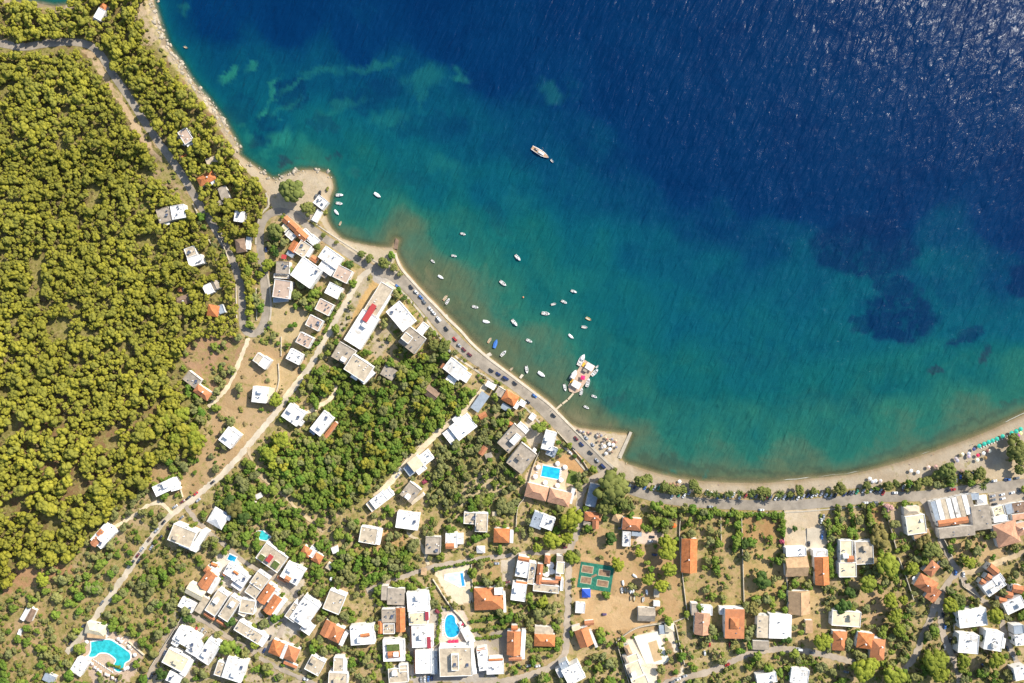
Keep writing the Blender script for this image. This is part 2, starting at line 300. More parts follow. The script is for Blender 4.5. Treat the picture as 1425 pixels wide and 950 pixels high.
# ground cover patches: polygon, colour, how green (0..1)
ZONES = [
 ([(-2000, 60), (130, 60), (200, 180), (260, 270), (310, 350), (335, 470), (300, 560), (250, 600), (215, 670), (140, 730), (95, 790), (0, 830), (-2000, 900)], (.15, .105, .05), .6),
 ([(-2000, -60), (150, -60), (215, 0), (260, 95), (330, 205), (390, 260), (372, 300), (330, 400), (255, 250), (150, 90), (0, 50), (-2000, 50)], (.20, .13, .07), .5),
 ([(200, 0), (214, 0), (232, 60), (262, 105), (302, 155), (333, 205), (325, 207), (305, 178), (291, 152), (262, 118), (240, 90), (214, 62), (202, 30)], (.27, .22, .16), .35),
 ([(165, 0), (205, 0), (212, 30), (220, 65), (195, 62), (170, 35)], (.42, .33, .22), .3),
 ([(330, 205), (345, 223), (380, 248), (400, 240), (440, 234), (466, 250), (456, 290), (440, 312), (400, 292), (378, 290), (372, 268), (345, 240), (325, 215)], (.45, .375, .27), .0),
 ([(112, 66), (132, 72), (160, 118), (200, 185), (240, 245), (225, 235), (175, 165), (140, 105), (120, 78)], (.46, .34, .21), .15),
 ([(215, 215), (250, 250), (280, 300), (265, 310), (235, 280), (205, 235)], (.34, .25, .15), .5),
 ([(255, 472), (300, 466), (345, 470), (340, 500), (318, 538), (300, 552), (275, 520), (250, 500)], (.33, .205, .12), .35),
 ([(302, 555), (345, 472), (425, 500), (412, 540), (380, 580), (330, 640), (285, 675), (262, 690), (205, 690), (220, 655), (255, 640), (290, 610)], (.38, .265, .145), .15),
 ([(262, 690), (300, 660), (280, 640), (240, 655), (215, 640), (200, 665), (215, 690)], (.36, .25, .13), .2),
 ([(372, 420), (395, 420), (425, 430), (440, 455), (420, 480), (380, 472)], (.44, .34, .19), .1),
 ([(395, 500), (420, 525), (400, 545), (375, 560), (376, 500)], (.46, .34, .18), .1),
 ([(40, 560), (110, 540), (230, 545), (225, 600), (120, 690), (20, 720), (0, 640)], (.22, .135, .07), .4),
 ([(20, 790), (100, 780), (105, 815), (50, 855), (10, 900), (0, 830)], (.36, .21, .11), .3),
 ([(0, 830), (100, 800), (190, 740), (240, 740), (160, 860), (90, 930), (60, 960), (0, 960)], (.37, .265, .13), .45),
 ([(175, 800), (215, 770), (300, 770), (270, 820), (240, 860), (200, 950), (130, 960), (110, 890)], (.40, .29, .14), .45),
 ([(505, 380), (525, 378), (480, 460), (470, 470), (455, 470)], (.42, .35, .25), .3),
 ([(498, 420), (520, 385), (535, 395), (492, 470), (480, 470)], (.5, .33, .14), .0),
 ([(520, 525), (545, 520), (550, 555), (525, 555)], (.33, .24, .09), .5),
 ([(505, 485), (530, 500), (545, 470), (560, 440), (545, 440), (520, 470)], (.40, .33, .23), .3),
 ([(455, 560), (490, 540), (560, 540), (600, 560), (640, 560), (560, 640), (520, 690), (460, 700), (400, 680), (370, 620), (420, 600)], (.30, .22, .11), .8),
 ([(590, 640), (640, 590), (700, 560), (720, 600), (700, 720), (600, 700)], (.37, .285, .165), .5),
 ([(625, 690), (680, 650), (705, 680), (660, 705), (630, 705)], (.45, .36, .22), .15),
 ([(490, 735), (560, 735), (570, 780), (500, 790)], (.44, .27, .13), .3),
 ([(775, 637), (800, 625), (818, 650), (815, 660), (780, 650)], (.50, .30, .14), .0),
 ([(737, 648), (785, 645), (800, 665), (810, 690), (790, 700), (735, 690), (730, 670)], (.60, .46, .33), .0),
 ([(735, 580), (748, 590), (760, 612), (740, 625), (725, 600)], (.48, .42, .33), .0),
 ([(800, 745), (835, 735), (870, 745), (900, 740), (940, 750), (950, 800), (955, 850), (930, 880), (880, 890), (840, 890), (800, 870), (798, 800)], (.40, .265, .135), .15),
 ([(805, 828), (860, 830), (900, 842), (895, 870), (850, 880), (810, 860)], (.47, .32, .17), .0),
 ([(886, 740), (930, 738), (928, 752), (880, 760)], (.55, .43, .31), .0),
 ([(945, 712), (1090, 712), (1090, 860), (1050, 870), (945, 880)], (.37, .26, .13), .36),
 ([(1030, 716), (1088, 716), (1088, 755), (1032, 758)], (.36, .22, .10), .2),
 ([(1035, 760), (1088, 760), (1088, 830), (1035, 830)], (.40, .285, .13), .2),
 ([(1092, 708), (1142, 708), (1144, 763), (1094, 763)], (.50, .41, .29), .0),
 ([(1122, 735), (1152, 730), (1155, 766), (1120, 766)], (.56, .50, .42), .0),
 ([(1095, 820), (1145, 815), (1150, 895), (1125, 900), (1095, 880)], (.42, .30, .15), .2),
 ([(1195, 825), (1240, 820), (1230, 870), (1190, 870)], (.42, .29, .16), .15),
 ([(1238, 705), (1262, 705), (1265, 740), (1245, 740)], (.44, .33, .22), .1),
 ([(1207, 705), (1230, 705), (1228, 735), (1212, 740)], (.40, .24, .11), .1),
 ([(1320, 750), (1395, 745), (1400, 770), (1340, 790), (1325, 775)], (.42, .29, .15), .2),
 ([(1375, 685), (1425, 676), (1425, 695), (1395, 705), (1378, 705)], (.42, .38, .31), .0),
 ([(1370, 640), (1425, 640), (1425, 665), (1372, 668)], (.45, .36, .24), .0),
 ([(600, 790), (655, 785), (657, 838), (630, 842)], (.60, .51, .37), .0),
 ([(657, 782), (695, 780), (695, 806), (657, 808)], (.40, .28, .14), .2),
 ([(697, 780), (718, 776), (712, 815), (700, 815)], (.5, .43, .33), .0),
 ([(645, 856), (712, 850), (712, 900), (665, 900)], (.36, .27, .14), .45),
 ([(680, 880), (712, 875), (714, 925), (690, 915)], (.32, .28, .23), .0),
 ([(868, 893), (935, 868), (945, 905), (955, 950), (880, 955)], (.62, .54, .42), .0),
 ([(912, 905), (930, 890), (950, 925), (945, 950), (915, 950)], (.34, .22, .13), .35),
 ([(108, 885), (140, 870), (185, 890), (200, 915), (180, 950), (130, 950), (112, 915)], (.52, .40, .30), .05),
 ([(330, 918), (372, 920), (385, 950), (330, 960)], (.40, .21, .07), .0),
 ([(255, 870), (290, 862), (300, 885), (270, 885)], (.55, .47, .36), .0),
 ([(385, 860), (398, 855), (400, 885), (375, 900), (365, 885)], (.55, .50, .43), .0),
 ([(300, 770), (330, 770), (345, 800), (310, 815)], (.62, .55, .45), .0),
 ([(300, 815), (420, 780), (430, 860), (400, 900), (330, 900), (290, 870)], (.48, .42, .34), .2),
 ([(240, 850), (300, 840), (420, 930), (420, 960), (200, 960)], (.42, .34, .24), .35),
 ([(570, 845), (625, 845), (690, 900), (690, 950), (565, 950)], (.36, .32, .27), .1),
 ([(612, 852), (645, 848), (662, 890), (640, 898), (612, 898)], (.55, .45, .36), .0),
 ([(335, 430), (350, 408), (358, 425), (352, 448), (340, 450)], (.36, .27, .15), .5),
 ([(515, 372), (550, 390), (545, 402), (520, 392)], (.42, .38, .33), .0),
 ([(795, 592), (850, 603), (876, 606), (860, 640), (880, 655), (860, 668), (840, 645), (800, 605)], (.47, .39, .28), .0),
 ([(860, 640), (945, 664), (1060, 671), (1180, 659), (1300, 626), (1425, 575), (1700, 440), (1700, 600), (1425, 625), (1380, 650), (1280, 668), (1200, 678), (1100, 686), (960, 684), (900, 676), (860, 665)], (.40, .335, .25), .0),
 ([(455, 300), (478, 333), (545, 344), (552, 355), (545, 372), (500, 360), (455, 322), (445, 305)], (.47, .40, .29), .0),
 ([(2, 880), (50, 845), (60, 900), (20, 920)], (.40, .28, .15), .3),
]

# blocks: cx, cy, w, h, angle(deg, clockwise on the map), height(m), type, roof colour.  F parapet roof, f plain slab, H hip, G gable, S open canopy
HOUSES = [
 ('white house with small orange tiled end, alone in the pines near the north point', 'house', [(138.5, 19, 11, 16, 30, 4.5, 'F', 'W'), (143.5, 8.5, 9, 8, 30, 4.2, 'H', 'O'), (134, 25, 8, 6, 30, 3.2, 'F', 'W')]),
 ('pinkish white terraced house in the pines beside the upper coast road', 'house', [(258, 189, 14, 20, -32, 6, 'F', 'K'), (263, 196, 12, 12, -32, 4, 'F', 'W'), (253, 193, 8, 16, -32, 3.5, 'F', 'B')]),
 ('tiny red tiled shed at the edge of the upper coast road', 'shed', [(256.5, 218, 8, 6, -25, 3, 'G', 'O')]),
 ('pale beige flat roofed hut among pines above the shingle cove', 'hut', [(294, 223, 15, 9, -20, 3, 'f', 'B')]),
 ('orange hip roofed house with white corner terrace by the upper coast road', 'house', [(286, 247.5, 25, 14, -27, 5.5, 'H', 'O'), (297, 251, 9, 9, -27, 4, 'F', 'W')]),
 ('low grey brown flat roofed building under pines east of the upper road', 'house', [(311, 268, 12, 18, -20, 4, 'f', 'G'), (305, 282, 7, 7, -20, 3, 'f', 'G')]),
 ('large house half grey and half white roof at the western forest edge', 'house', [(228, 299, 18, 20, -17, 5, 'F', 'G'), (247.5, 294.5, 19, 19, -10, 5.6, 'F', 'W'), (232, 311, 8, 4, -17, 3.2, 'f', 'W')]),
 ('small white flat roofed house between pines and the hairpin road', 'house', [(333, 301, 14, 15, 8, 4.5, 'F', 'W')]),
 ('brown red hip roofed house with a white side terrace inside the hairpin', 'house', [(334, 341, 14, 19, -8, 5, 'H', 'N'), (345, 338, 6, 17, 8, 3.5, 'F', 'W')]),
 ('white house with open square roof court at the western forest edge', 'house', [(265, 350, 15, 13, -20, 4.5, 'F', 'B'), (271.5, 362.5, 20, 13, -17, 5.5, 'F', 'W')]),
 ('white and grey split roofed house deep among the pines', 'house', [(289.5, 402, 12, 14, -25, 5, 'F', 'W'), (299.5, 396, 9, 13, -25, 4.4, 'G', 'G')]),
 ('orange hip roofed house with blue grey annex in the pines', 'house', [(295.5, 432, 16, 16, 10, 5, 'H', 'O'), (307.5, 430, 8, 12, -20, 3.5, 'F', 'U')]),
 ('old brown roofed house swallowed by the pine forest', 'house', [(255, 417, 18, 13, -15, 4, 'G', 'N')]),
 ('tiny orange pyramid roofed hut in the pine forest', 'hut', [(250, 402, 7, 7, 10, 3, 'H', 'O')]),
 ('forest edge villa with grey terrace and salmon orange hip roof', 'villa', [(267, 528, 22, 15, 38, 4, 'F', 'G'), (281, 546, 24, 13, 35, 5.5, 'H', 'O')]),
 ('small house of beige and white halves below the hairpin bend', 'house', [(359.5, 499, 11, 13, 35, 5, 'F', 'B'), (368, 504.5, 12, 15, 35, 5.6, 'F', 'W')]),
 ('white cube house with beige pergola terrace on the bare slope', 'house', [(361, 549, 20, 22, 6, 6.5, 'F', 'W'), (377, 550, 9, 22, 6, 3.2, 'S', 'C')]),
 ('grey brown roofed apartment block east of the hairpin road', 'apartment block', [(393, 372, 18, 17, 3, 7, 'F', 'G'), (391, 384, 20, 6, 3, 5, 'F', 'B')]),
 ('pinkish roofed apartment block with white balconies south of a grey one', 'apartment block', [(392, 402, 23, 25, 8, 8.5, 'F', 'K'), (403, 403, 6, 22, 8, 5, 'f', 'W'), (390, 417, 20, 6, -5, 4.5, 'f', 'U')]),
 ('long orange tiled restaurant bending along the coast road corner', 'restaurant', [(404, 311, 24, 11, 42, 5, 'G', 'O'), (419, 326, 18, 12, 42, 5.5, 'G', 'O'), (396, 317, 9, 9, 42, 3.5, 'F', 'C'), (404, 327, 13, 9, 42, 3.2, 'F', 'W')]),
 ('orange roofed house tucked behind the bending orange restaurant', 'house', [(409.5, 343, 13, 15, 33, 5, 'G', 'O'), (404, 353, 10, 7, 33, 3.5, 'f', 'U')]),
 ('small red canopy beside the red parked car on the hairpin road', 'canopy', [(395, 357, 7, 6, 10, 3, 'S', 'R')]),
 ('grey beige terrace house with rounded white edge behind the orange restaurant', 'house', [(421, 346, 17, 20, 33, 5, 'F', 'B'), (430, 350, 7, 14, 33, 4, 'F', 'W')]),
 ('narrow white terraces of a cafe facing the coast road', 'cafe', [(428, 326, 8, 18, -45, 4, 'F', 'W'), (436, 334, 14, 12, 40, 3.5, 'F', 'W')]),
 ('large white square roofed hotel above the green slope', 'hotel', [(426, 379, 33, 31, 35, 9, 'F', 'W')]),
 ('cluster of white roofs with one small orange square by the coast road', 'hotel', [(460, 358, 30, 19, 35, 7, 'F', 'W'), (455, 372, 22, 14, 35, 6, 'F', 'W'), (437, 360, 10, 8, 35, 4.5, 'G', 'O'), (450, 381, 9, 8, 35, 4, 'F', 'G')]),
 ('beige brown square roofed house, highest of the stepped row', 'house', [(476.5, 381, 22, 19, 27, 7, 'F', 'K')]),
 ('white square roofed house, second from the top of the stepped row', 'house', [(464, 404, 20, 17, 27, 6.5, 'F', 'W')]),
 ('brown square roofed house, third from the top of the stepped row', 'house', [(451, 427, 21, 17, 27, 6.5, 'F', 'K')]),
 ('pinkish square roofed house with curved white drive, fourth of the stepped row', 'house', [(437, 449, 20, 16, 27, 6.5, 'F', 'K')]),
 ('pinkish square roofed house with thin parapet, fifth of the stepped row', 'house', [(423.5, 473, 20, 16, 27, 6.5, 'F', 'K')]),
 ('white square roofed house, lowest of the stepped row', 'house', [(410, 496, 20, 16, 27, 6.5, 'F', 'W')]),
 ('white seafront cafe with a long narrow roof on the little cape', 'cafe', [(446, 281, 16, 14, 38, 4.5, 'F', 'W'), (441, 300, 8, 17, 30, 3.2, 'F', 'W')]),
 ('long school building with white roof and red raised strip', 'school', [(527, 416, 20, 45, 32, 7, 'F', 'B'), (503, 458, 27, 50, 32, 7.5, 'F', 'W'), (541, 402, 15, 14, 32, 4, 'f', 'C'), (523, 440, 7, 70, 32, 5, 'f', 'W'), (514, 435, 7.5, 27, 32, 9.2, 'f', 'R')]),
 ('bright white slanting roof between the school and the shore road', 'hall', [(558, 440, 37, 24, 50, 6.5, 'F', 'W')]),
 ('square brown roofed block with penthouse above the green grove', 'apartment block', [(573, 473, 28, 27, 38, 10, 'F', 'G'), (566, 470, 13, 11, 38, 12.5, 'F', 'B'), (588, 457, 11, 16, 38, 5, 'F', 'W')]),
 ('worn grey concrete roof adjoining the school hall', 'house', [(478, 492, 26, 24, 30, 6.5, 'F', 'G')]),
 ('large beige roofed block with wide white balconies above the grove', 'apartment block', [(499, 512, 34, 25, 33, 9, 'F', 'B'), (511, 524, 22, 9, -45, 7, 'f', 'W'), (494, 523, 10, 9, 33, 7, 'f', 'W')]),
 ('low brown roofed shed in the green grove beside a block', 'shed', [(541, 518, 19, 16, 30, 4, 'f', 'G')]),
 ('brown gabled cottage alone in the dense green grove', 'cottage', [(600, 547, 20, 15, 38, 4.5, 'G', 'N')]),
 ('white roofed seafront taverna with small red tiled corner', 'taverna', [(633, 513, 28, 20, 38, 6.5, 'F', 'W'), (645, 522, 18, 14, 33, 5, 'F', 'W'), (617, 510, 7, 8, 35, 4.5, 'G', 'T'), (628, 528, 14, 8, 33, 4, 'F', 'W')]),
 ('white block with a grey annex just above the valley road bend', 'house', [(408, 577, 26, 22, 35, 7, 'F', 'W'), (417, 587, 10, 8, 35, 4, 'F', 'W')]),
 ('white block with a long orange tiled edge over the grove', 'house', [(448, 589, 32, 18, -52, 7, 'F', 'W'), (460, 598, 26, 6, -52, 4.5, 'G', 'O'), (437, 598, 9, 12, 38, 4, 'f', 'U')]),
 ('small white cube house on the dry slope north of the valley road', 'house', [(319, 609, 21, 23, 38, 6, 'F', 'W')]),
 ('long grey terrace canopy beside the sandy lane', 'canopy', [(668, 559, 13, 28, 35, 3.2, 'S', 'U')]),
 ('large white villa with shaded blue grey end beside the sandy lane', 'villa', [(644, 594, 32, 24, -38, 6.5, 'F', 'W'), (628, 606, 16, 20, -38, 5, 'F', 'W'), (636, 583, 12, 9, -38, 3.5, 'F', 'W')]),
 ('tiny orange tiled hut behind the sandy lane villa', 'hut', [(672, 578, 11, 8, -28, 3, 'G', 'O')]),
 ('cream terraced villa with timber top beside the sandy lane', 'villa', [(578, 645, 17, 17, -38, 6.5, 'f', 'C'), (592, 637, 18, 16, -38, 5, 'F', 'W'), (570, 654, 11, 15, -38, 3.5, 'F', 'U'), (586, 654, 14, 7, -38, 4, 'F', 'W')]),
 ('grey brown roofed house with beige ledge beside pink flowers', 'house', [(571, 685, 20, 23, 38, 6, 'F', 'G'), (581, 694, 22, 5, -38, 4, 'f', 'B')]),
 ('white stepped roof house at the foot of the dense grove', 'house', [(527, 696, 22, 15, -38, 6.5, 'F', 'W'), (518, 703, 12, 14, -38, 5, 'F', 'B'), (539, 688, 13, 13, -38, 5.5, 'F', 'W')]),
 ('white weathered square roof house at the head of a pale driveway', 'house', [(567, 725, 31, 22, 8, 7, 'F', 'W')]),
 ('tan flat roofed house with white side terrace in the orange orchard', 'house', [(512.5, 745, 24, 22, 10, 6, 'F', 'B'), (528, 747, 5, 22, 10, 4, 'f', 'W')]),
 ('two beige flat roofs joined in an L above the village lane', 'house', [(655, 721, 19, 16, 3, 5.5, 'F', 'B'), (670, 727, 17, 26, 3, 6.5, 'F', 'B')]),
 ('unfinished grey concrete house frame beside the village lane', 'house', [(602.5, 759, 21, 24, 2, 4.5, 'F', 'G')]),
 ('white house with orange tiled corner beside the unfinished concrete house', 'house', [(628, 752, 16, 20, 0, 6, 'F', 'W'), (640, 750, 10, 14, 0, 4, 'f', 'W'), (626, 760, 12, 8, 0, 6.4, 'G', 'O')]),
 ('orange tiled house with white side wall north of the lane junction', 'house', [(698, 746, 22, 20, 2, 6.5, 'H', 'O'), (712, 747, 5, 17, 2, 4.5, 'f', 'W')]),
 ('small white tent roof in a green garden by the village lane', 'tent', [(669, 765, 12, 10, 0, 3, 'H', 'W')]),
 ('orange tiled seafront house with grey and white annexes', 'house', [(710, 554, 21, 16, 30, 6.5, 'H', 'O'), (697, 546, 14, 12, 30, 4.5, 'F', 'G'), (704, 567, 14, 8, 30, 3.2, 'f', 'U'), (719, 564, 6, 10, 30, 4.5, 'F', 'W')]),
 ('white rectangular canopy at the shore road end of the sandy lane', 'canopy', [(683, 536, 14, 8, 30, 3.4, 'S', 'W')]),
 ('small white kiosk roof beside the orange seafront house', 'kiosk', [(727, 561, 9, 8, 30, 3, 'F', 'W')]),
 ('small white kiosk roof on the forecourt by the shore road', 'kiosk', [(741, 580, 8, 9, 35, 3, 'F', 'W')]),
 ('tiny orange gabled hut behind the two brown apartment roofs', 'hut', [(712, 592, 10, 8, 30, 3, 'G', 'O')]),
 ('small orange roofed garden house in the olive plot', 'hut', [(672, 627, 8, 13, 35, 3, 'G', 'T'), (680, 634, 10, 7, -20, 2.6, 'f', 'G')]),
 ('brown flat roofed apartments with white rooftop room', 'apartment block', [(712, 610, 22, 36, 42, 8.5, 'F', 'G'), (717, 611, 9, 15, 42, 11, 'F', 'W'), (728, 595, 17, 7, 42, 6.5, 'F', 'W')]),
 ('plain brown flat roofed apartments just south of the twin block', 'apartment block', [(726, 638, 27, 35, 38, 8.5, 'F', 'G'), (740, 631, 5, 17, 38, 6, 'f', 'W')]),
 ('tall irregular white house beside the pool hotel garden', 'house', [(764, 613, 16, 26, 15, 7.5, 'F', 'W'), (768, 628, 13, 14, 25, 5, 'F', 'U'), (758, 620, 8, 12, 15, 5.5, 'F', 'W')]),
 ('long peach tiled apartment building facing the blue pool', 'apartment block', [(747, 685, 31, 20, 14, 7, 'H', 'L'), (779, 693, 31, 20, 14, 7, 'H', 'L'), (796, 690, 5, 22, 14, 5, 'f', 'W')]),
 ('blue grey metal shed roof beside the big plane trees', 'shed', [(825, 689, 14, 32, 13, 4.5, 'f', 'U')]),
 ('red tiled L shaped house below the blue grey shed', 'house', [(825, 719, 23, 13, 2, 5, 'H', 'T'), (829, 730, 9, 12, 2, 4.6, 'G', 'T'), (817, 729, 10, 5, 10, 3.5, 'F', 'G')]),
 ('grey white angular roof house beside the giant pine', 'house', [(748, 724, 16, 22, 20, 5.5, 'f', 'U'), (762, 727, 18, 18, 20, 6, 'F', 'W')]),
 ('tiny pale shed roof by the L shaped beige house', 'shed', [(688, 715, 6, 6, 0, 2.6, 'f', 'B')]),
 ('orange hip roofed house with a white tall annex and parked car', 'house', [(880, 730, 27, 17, 5, 6.5, 'H', 'T'), (872, 750, 11, 20, 2, 4.5, 'F', 'W'), (886, 743, 14, 6, 5, 3.5, 'f', 'U')]),
 ('round beige thatched gazebo beside the orange hip roofed house', 'gazebo', [(859, 721, 12, 12, 20, 3.2, 'H', 'A')]),
 ('long narrow orange gabled barn east of the giant pines', 'barn', [(960, 774, 22, 47, 1, 6.5, 'G', 'O')]),
 ('white roofed wing with an orange tiled north edge by the lane', 'apartment block', [(727, 791, 17, 24, 10, 7, 'F', 'W'), (729, 778, 16, 6, 10, 7.3, 'G', 'O')]),
 ('terracotta trimmed restaurant roof with round white parasols in its court', 'restaurant', [(740, 798, 9, 30, 8, 6.5, 'F', 'B'), (751, 799, 8, 28, 5, 6.5, 'G', 'T'), (765, 810, 24, 5.5, 4, 6.5, 'G', 'T'), (762, 779, 8, 12, 5, 5.5, 'H', 'T'), (760, 819, 36, 10, 6, 6, 'F', 'B'), (780, 790, 11, 16, 5, 6, 'F', 'C'), (779, 778, 9, 9, 5, 5, 'f', 'G'), (777, 805, 8, 6, 5, 6, 'G', 'T'), (782, 814, 4, 16, 3, 5, 'F', 'W')]),
 ('white square house south of the orange edged white wing', 'house', [(722, 824, 20, 24, 8, 7, 'F', 'W'), (726, 811, 16, 4, 8, 6, 'G', 'O')]),
 ('blue square canopy beside the green sports court', 'canopy', [(816, 826, 12, 12, 0, 3, 'H', 'BLUE')]),
 ('small white hut beside the blue canopy and the lane', 'hut', [(807.5, 846, 13, 14, 4, 3.4, 'F', 'W')]),
 ('orange gabled house tilted to the lane below the sports ground', 'house', [(813, 888, 20, 25, -20, 6.5, 'G', 'O'), (826, 889, 4, 25, -22, 4, 'f', 'W'), (802, 874, 12, 6, -15, 3.6, 'f', 'C')]),
 ('small red roofed annex near the tilted orange house', 'hut', [(820, 867, 13, 7, -5, 3, 'G', 'T')]),
 ('orange hip roofed house with tan forecourt west of the lane', 'house', [(758, 892, 29, 17, 2, 6, 'H', 'O'), (757, 877, 26, 10, 3, 3.5, 'f', 'B')]),
 ('bright white angled block at the lane bend', 'house', [(798, 938, 26, 24, -28, 7, 'F', 'W'), (787, 929, 12, 18, -28, 6, 'F', 'U'), (780, 936, 9, 14, -28, 4.5, 'F', 'W')]),
 ('weathered grey tin roofed barn on the dusty boat yard', 'barn', [(900, 856, 24, 19, 2, 4.5, 'G', 'G')]),
 ('small white cabin roof at the boat yard by the tin barn', 'hut', [(914, 840, 9, 7, 2, 2.8, 'f', 'W')]),
 ('small grey cabin roof under the pines at the boat yard', 'hut', [(914, 826, 7, 10, 2, 2.8, 'f', 'B')]),
 ('cream resort wing of stepped pyramid bays inside pale walls', 'villa', [(874, 905, 8, 14, -22, 5.5, 'H', 'A'), (880, 916, 17, 10, -22, 5, 'F', 'C'), (871, 918, 6, 12, -22, 5.5, 'H', 'G'), (883, 932, 20, 22, -22, 5.8, 'F', 'C'), (876, 936, 6, 13, -22, 6, 'H', 'G'), (891, 950, 22, 16, -22, 5.8, 'F', 'C')]),
 ('cream pyramid roofed gatehouse in the resort corner', 'gatehouse', [(932, 874, 13, 12, -5, 4.5, 'H', 'C'), (921, 876, 7, 12, -5, 3, 'f', 'U')]),
 ('salmon gabled house with white and grey rear annexes', 'house', [(978, 869, 21, 30, 3, 6.5, 'G', 'L'), (967, 848, 9, 16, 0, 4.5, 'F', 'G'), (984, 850, 15, 12, 3, 4.5, 'F', 'W')]),
 ('large vivid orange roofed house with a square roof tower', 'house', [(1022.5, 868, 27, 41, 1, 7.5, 'f', 'O'), (1023, 868, 12, 15, 1, 9.4, 'H', 'O'), (1006, 850, 9, 10, 0, 4, 'F', 'W')]),
 ('big workshop roof, one half grey and one half white', 'workshop', [(1062, 872, 17, 31, 2, 5.5, 'f', 'B'), (1086, 872, 31, 33, 2, 6, 'f', 'W')]),
 ('low grey shed roof below the big workshop', 'shed', [(1059, 898, 23, 12, 2, 3, 'f', 'G')]),
 ('wide tan gabled house with a white front terrace roof', 'house', [(1110, 789, 31, 29, -2, 7, 'G', 'A'), (1108, 768, 28, 12, -2, 6, 'F', 'W')]),
 ('wide tan gabled house without terrace, second down its plot', 'house', [(1114, 840, 30, 32, -1, 6.5, 'G', 'A')]),
 ('small tan shed roof below the second tan gabled house', 'shed', [(1126, 872, 10, 18, 0, 3, 'f', 'A')]),
 ('narrow orange brown house with white terrace beside the tan one', 'house', [(1145, 795, 20, 39, -2, 6.5, 'G', 'O'), (1142, 770, 20, 9, -2, 5, 'F', 'W')]),
 ('cream T shaped flat roofed house with a small red tiled square', 'house', [(1178, 768, 17, 32, -1, 6, 'F', 'C'), (1180, 793, 24, 20, -1, 6.4, 'F', 'C'), (1184, 778, 9, 9, -1, 7, 'G', 'T')]),
 ('shaded grey cream flat roof beside the cream T shaped house', 'house', [(1203, 769, 25, 32, -3, 5.5, 'F', 'B')]),
 ('cream trapezoid roof alone among the dark pines', 'house', [(1178, 861, 40, 21, 4, 5.5, 'F', 'C')]),
 ('small orange hip roofed house beside the bent village lane', 'house', [(1170, 893, 20, 27, 3, 5.5, 'H', 'O')]),
 ('large orange hip roofed house with white rear terrace near pines', 'house', [(1206, 893, 23, 22, 8, 6.5, 'H', 'O'), (1223, 905, 20, 30, 5, 6.5, 'H', 'O'), (1221, 889, 22, 7, 8, 4, 'f', 'W')]),
 ('small white roof below the village lane with fig trees', 'house', [(1113, 941, 25, 20, 8, 5, 'F', 'W')]),
 ('white sloped roof at the bottom edge beside the village lane', 'house', [(1067, 944, 28, 14, -10, 5, 'F', 'W')]),
 ('cream gabled building with grey pyramid front near the shore road', 'house', [(1275, 730, 27, 26, -8, 6, 'F', 'C'), (1270, 711, 22, 12, -5, 5, 'H', 'B'), (1283, 744, 23, 11, -18, 4, 'f', 'A')]),
 ('seafront restaurant with white and grey striped roof and orange edge', 'restaurant', [(1302, 712, 6.5, 30, -15, 4.5, 'f', 'U'), (1309, 710, 6.5, 30, -15, 4.7, 'f', 'W'), (1316, 709, 6.5, 30, -15, 4.5, 'f', 'B'), (1323, 708, 6.5, 30, -15, 4.7, 'f', 'W'), (1331, 706, 6.5, 29, -15, 4.7, 'f', 'W'), (1338, 704, 6.5, 29, -15, 4.5, 'f', 'B'), (1345, 702, 6.5, 28, -15, 4.7, 'f', 'W'), (1351, 700, 6.5, 25, -15, 4.5, 'f', 'G'), (1327, 726, 42, 9, -8, 6, 'G', 'O'), (1332, 740, 50, 14, -6, 5.6, 'f', 'G'), (1366, 720, 26, 34, -8, 5.2, 'f', 'G'), (1354, 691, 17, 9, -5, 4, 'f', 'U')]),
 ('white pointed canopy at the corner of the striped restaurant', 'canopy', [(1368, 697, 14, 15, -8, 3.6, 'H', 'W')]),
 ('big salmon hip roofed villa east of the striped restaurant', 'villa', [(1405, 744, 33, 32, -15, 7, 'H', 'L'), (1423, 737, 18, 18, -15, 6, 'H', 'L')]),
 ('white terrace house beside the salmon villa and the parking lot', 'house', [(1393, 722, 20, 8, -8, 4, 'F', 'W'), (1390, 711, 16, 14, -15, 3, 'F', 'C'), (1405, 708, 10, 14, -15, 3, 'f', 'U')]),
 ('cream and brown patio house at the east edge by parking', 'house', [(1419, 706, 20, 14, -8, 3.2, 'F', 'N'), (1419, 719, 20, 8, -8, 4.5, 'f', 'L')]),
 ('terracotta villa of three staggered roofs with white parasols', 'villa', [(1298, 792, 20, 15, -50, 6, 'H', 'T'), (1291, 814, 29, 20, 30, 6.5, 'H', 'T'), (1300, 828, 20, 16, -55, 6, 'G', 'T')]),
 ('white and red stepped terrace house, upper one of two alike', 'house', [(1383, 793, 15, 11, 40, 6, 'G', 'T'), (1377, 804, 9, 9, 35, 5.5, 'G', 'T'), (1369, 811, 10, 8, 35, 5, 'G', 'T'), (1384, 815, 30, 17, -35, 6.5, 'F', 'W'), (1390, 806, 14, 12, -35, 6.5, 'F', 'W')]),
 ('white and red stepped terrace house, lower one of two alike', 'house', [(1417, 820, 15, 11, 10, 6, 'G', 'T'), (1405, 828, 10, 9, 10, 5.5, 'G', 'T'), (1396, 836, 11, 8, 10, 5, 'G', 'T'), (1412, 842, 28, 17, -25, 6.5, 'F', 'W')]),
 ('wide white rectangular roof villa below the round green island', 'house', [(1354, 860, 39, 24, -7, 6.5, 'F', 'W')]),
 ('white square house, western one of the matching pair', 'house', [(1348, 896, 28, 26, 5, 6.5, 'F', 'W'), (1336, 894, 5, 10, 5, 4, 'f', 'C')]),
 ('white square house, eastern one of the matching pair', 'house', [(1383, 892, 25, 26, 9, 6.5, 'F', 'W'), (1396, 895, 6, 14, 9, 4, 'f', 'W')]),
 ('white terraced house with shaded court at the east edge', 'house', [(1421, 891, 16, 14, -5, 6.5, 'F', 'W'), (1418, 876, 14, 12, -5, 5.5, 'F', 'U')]),
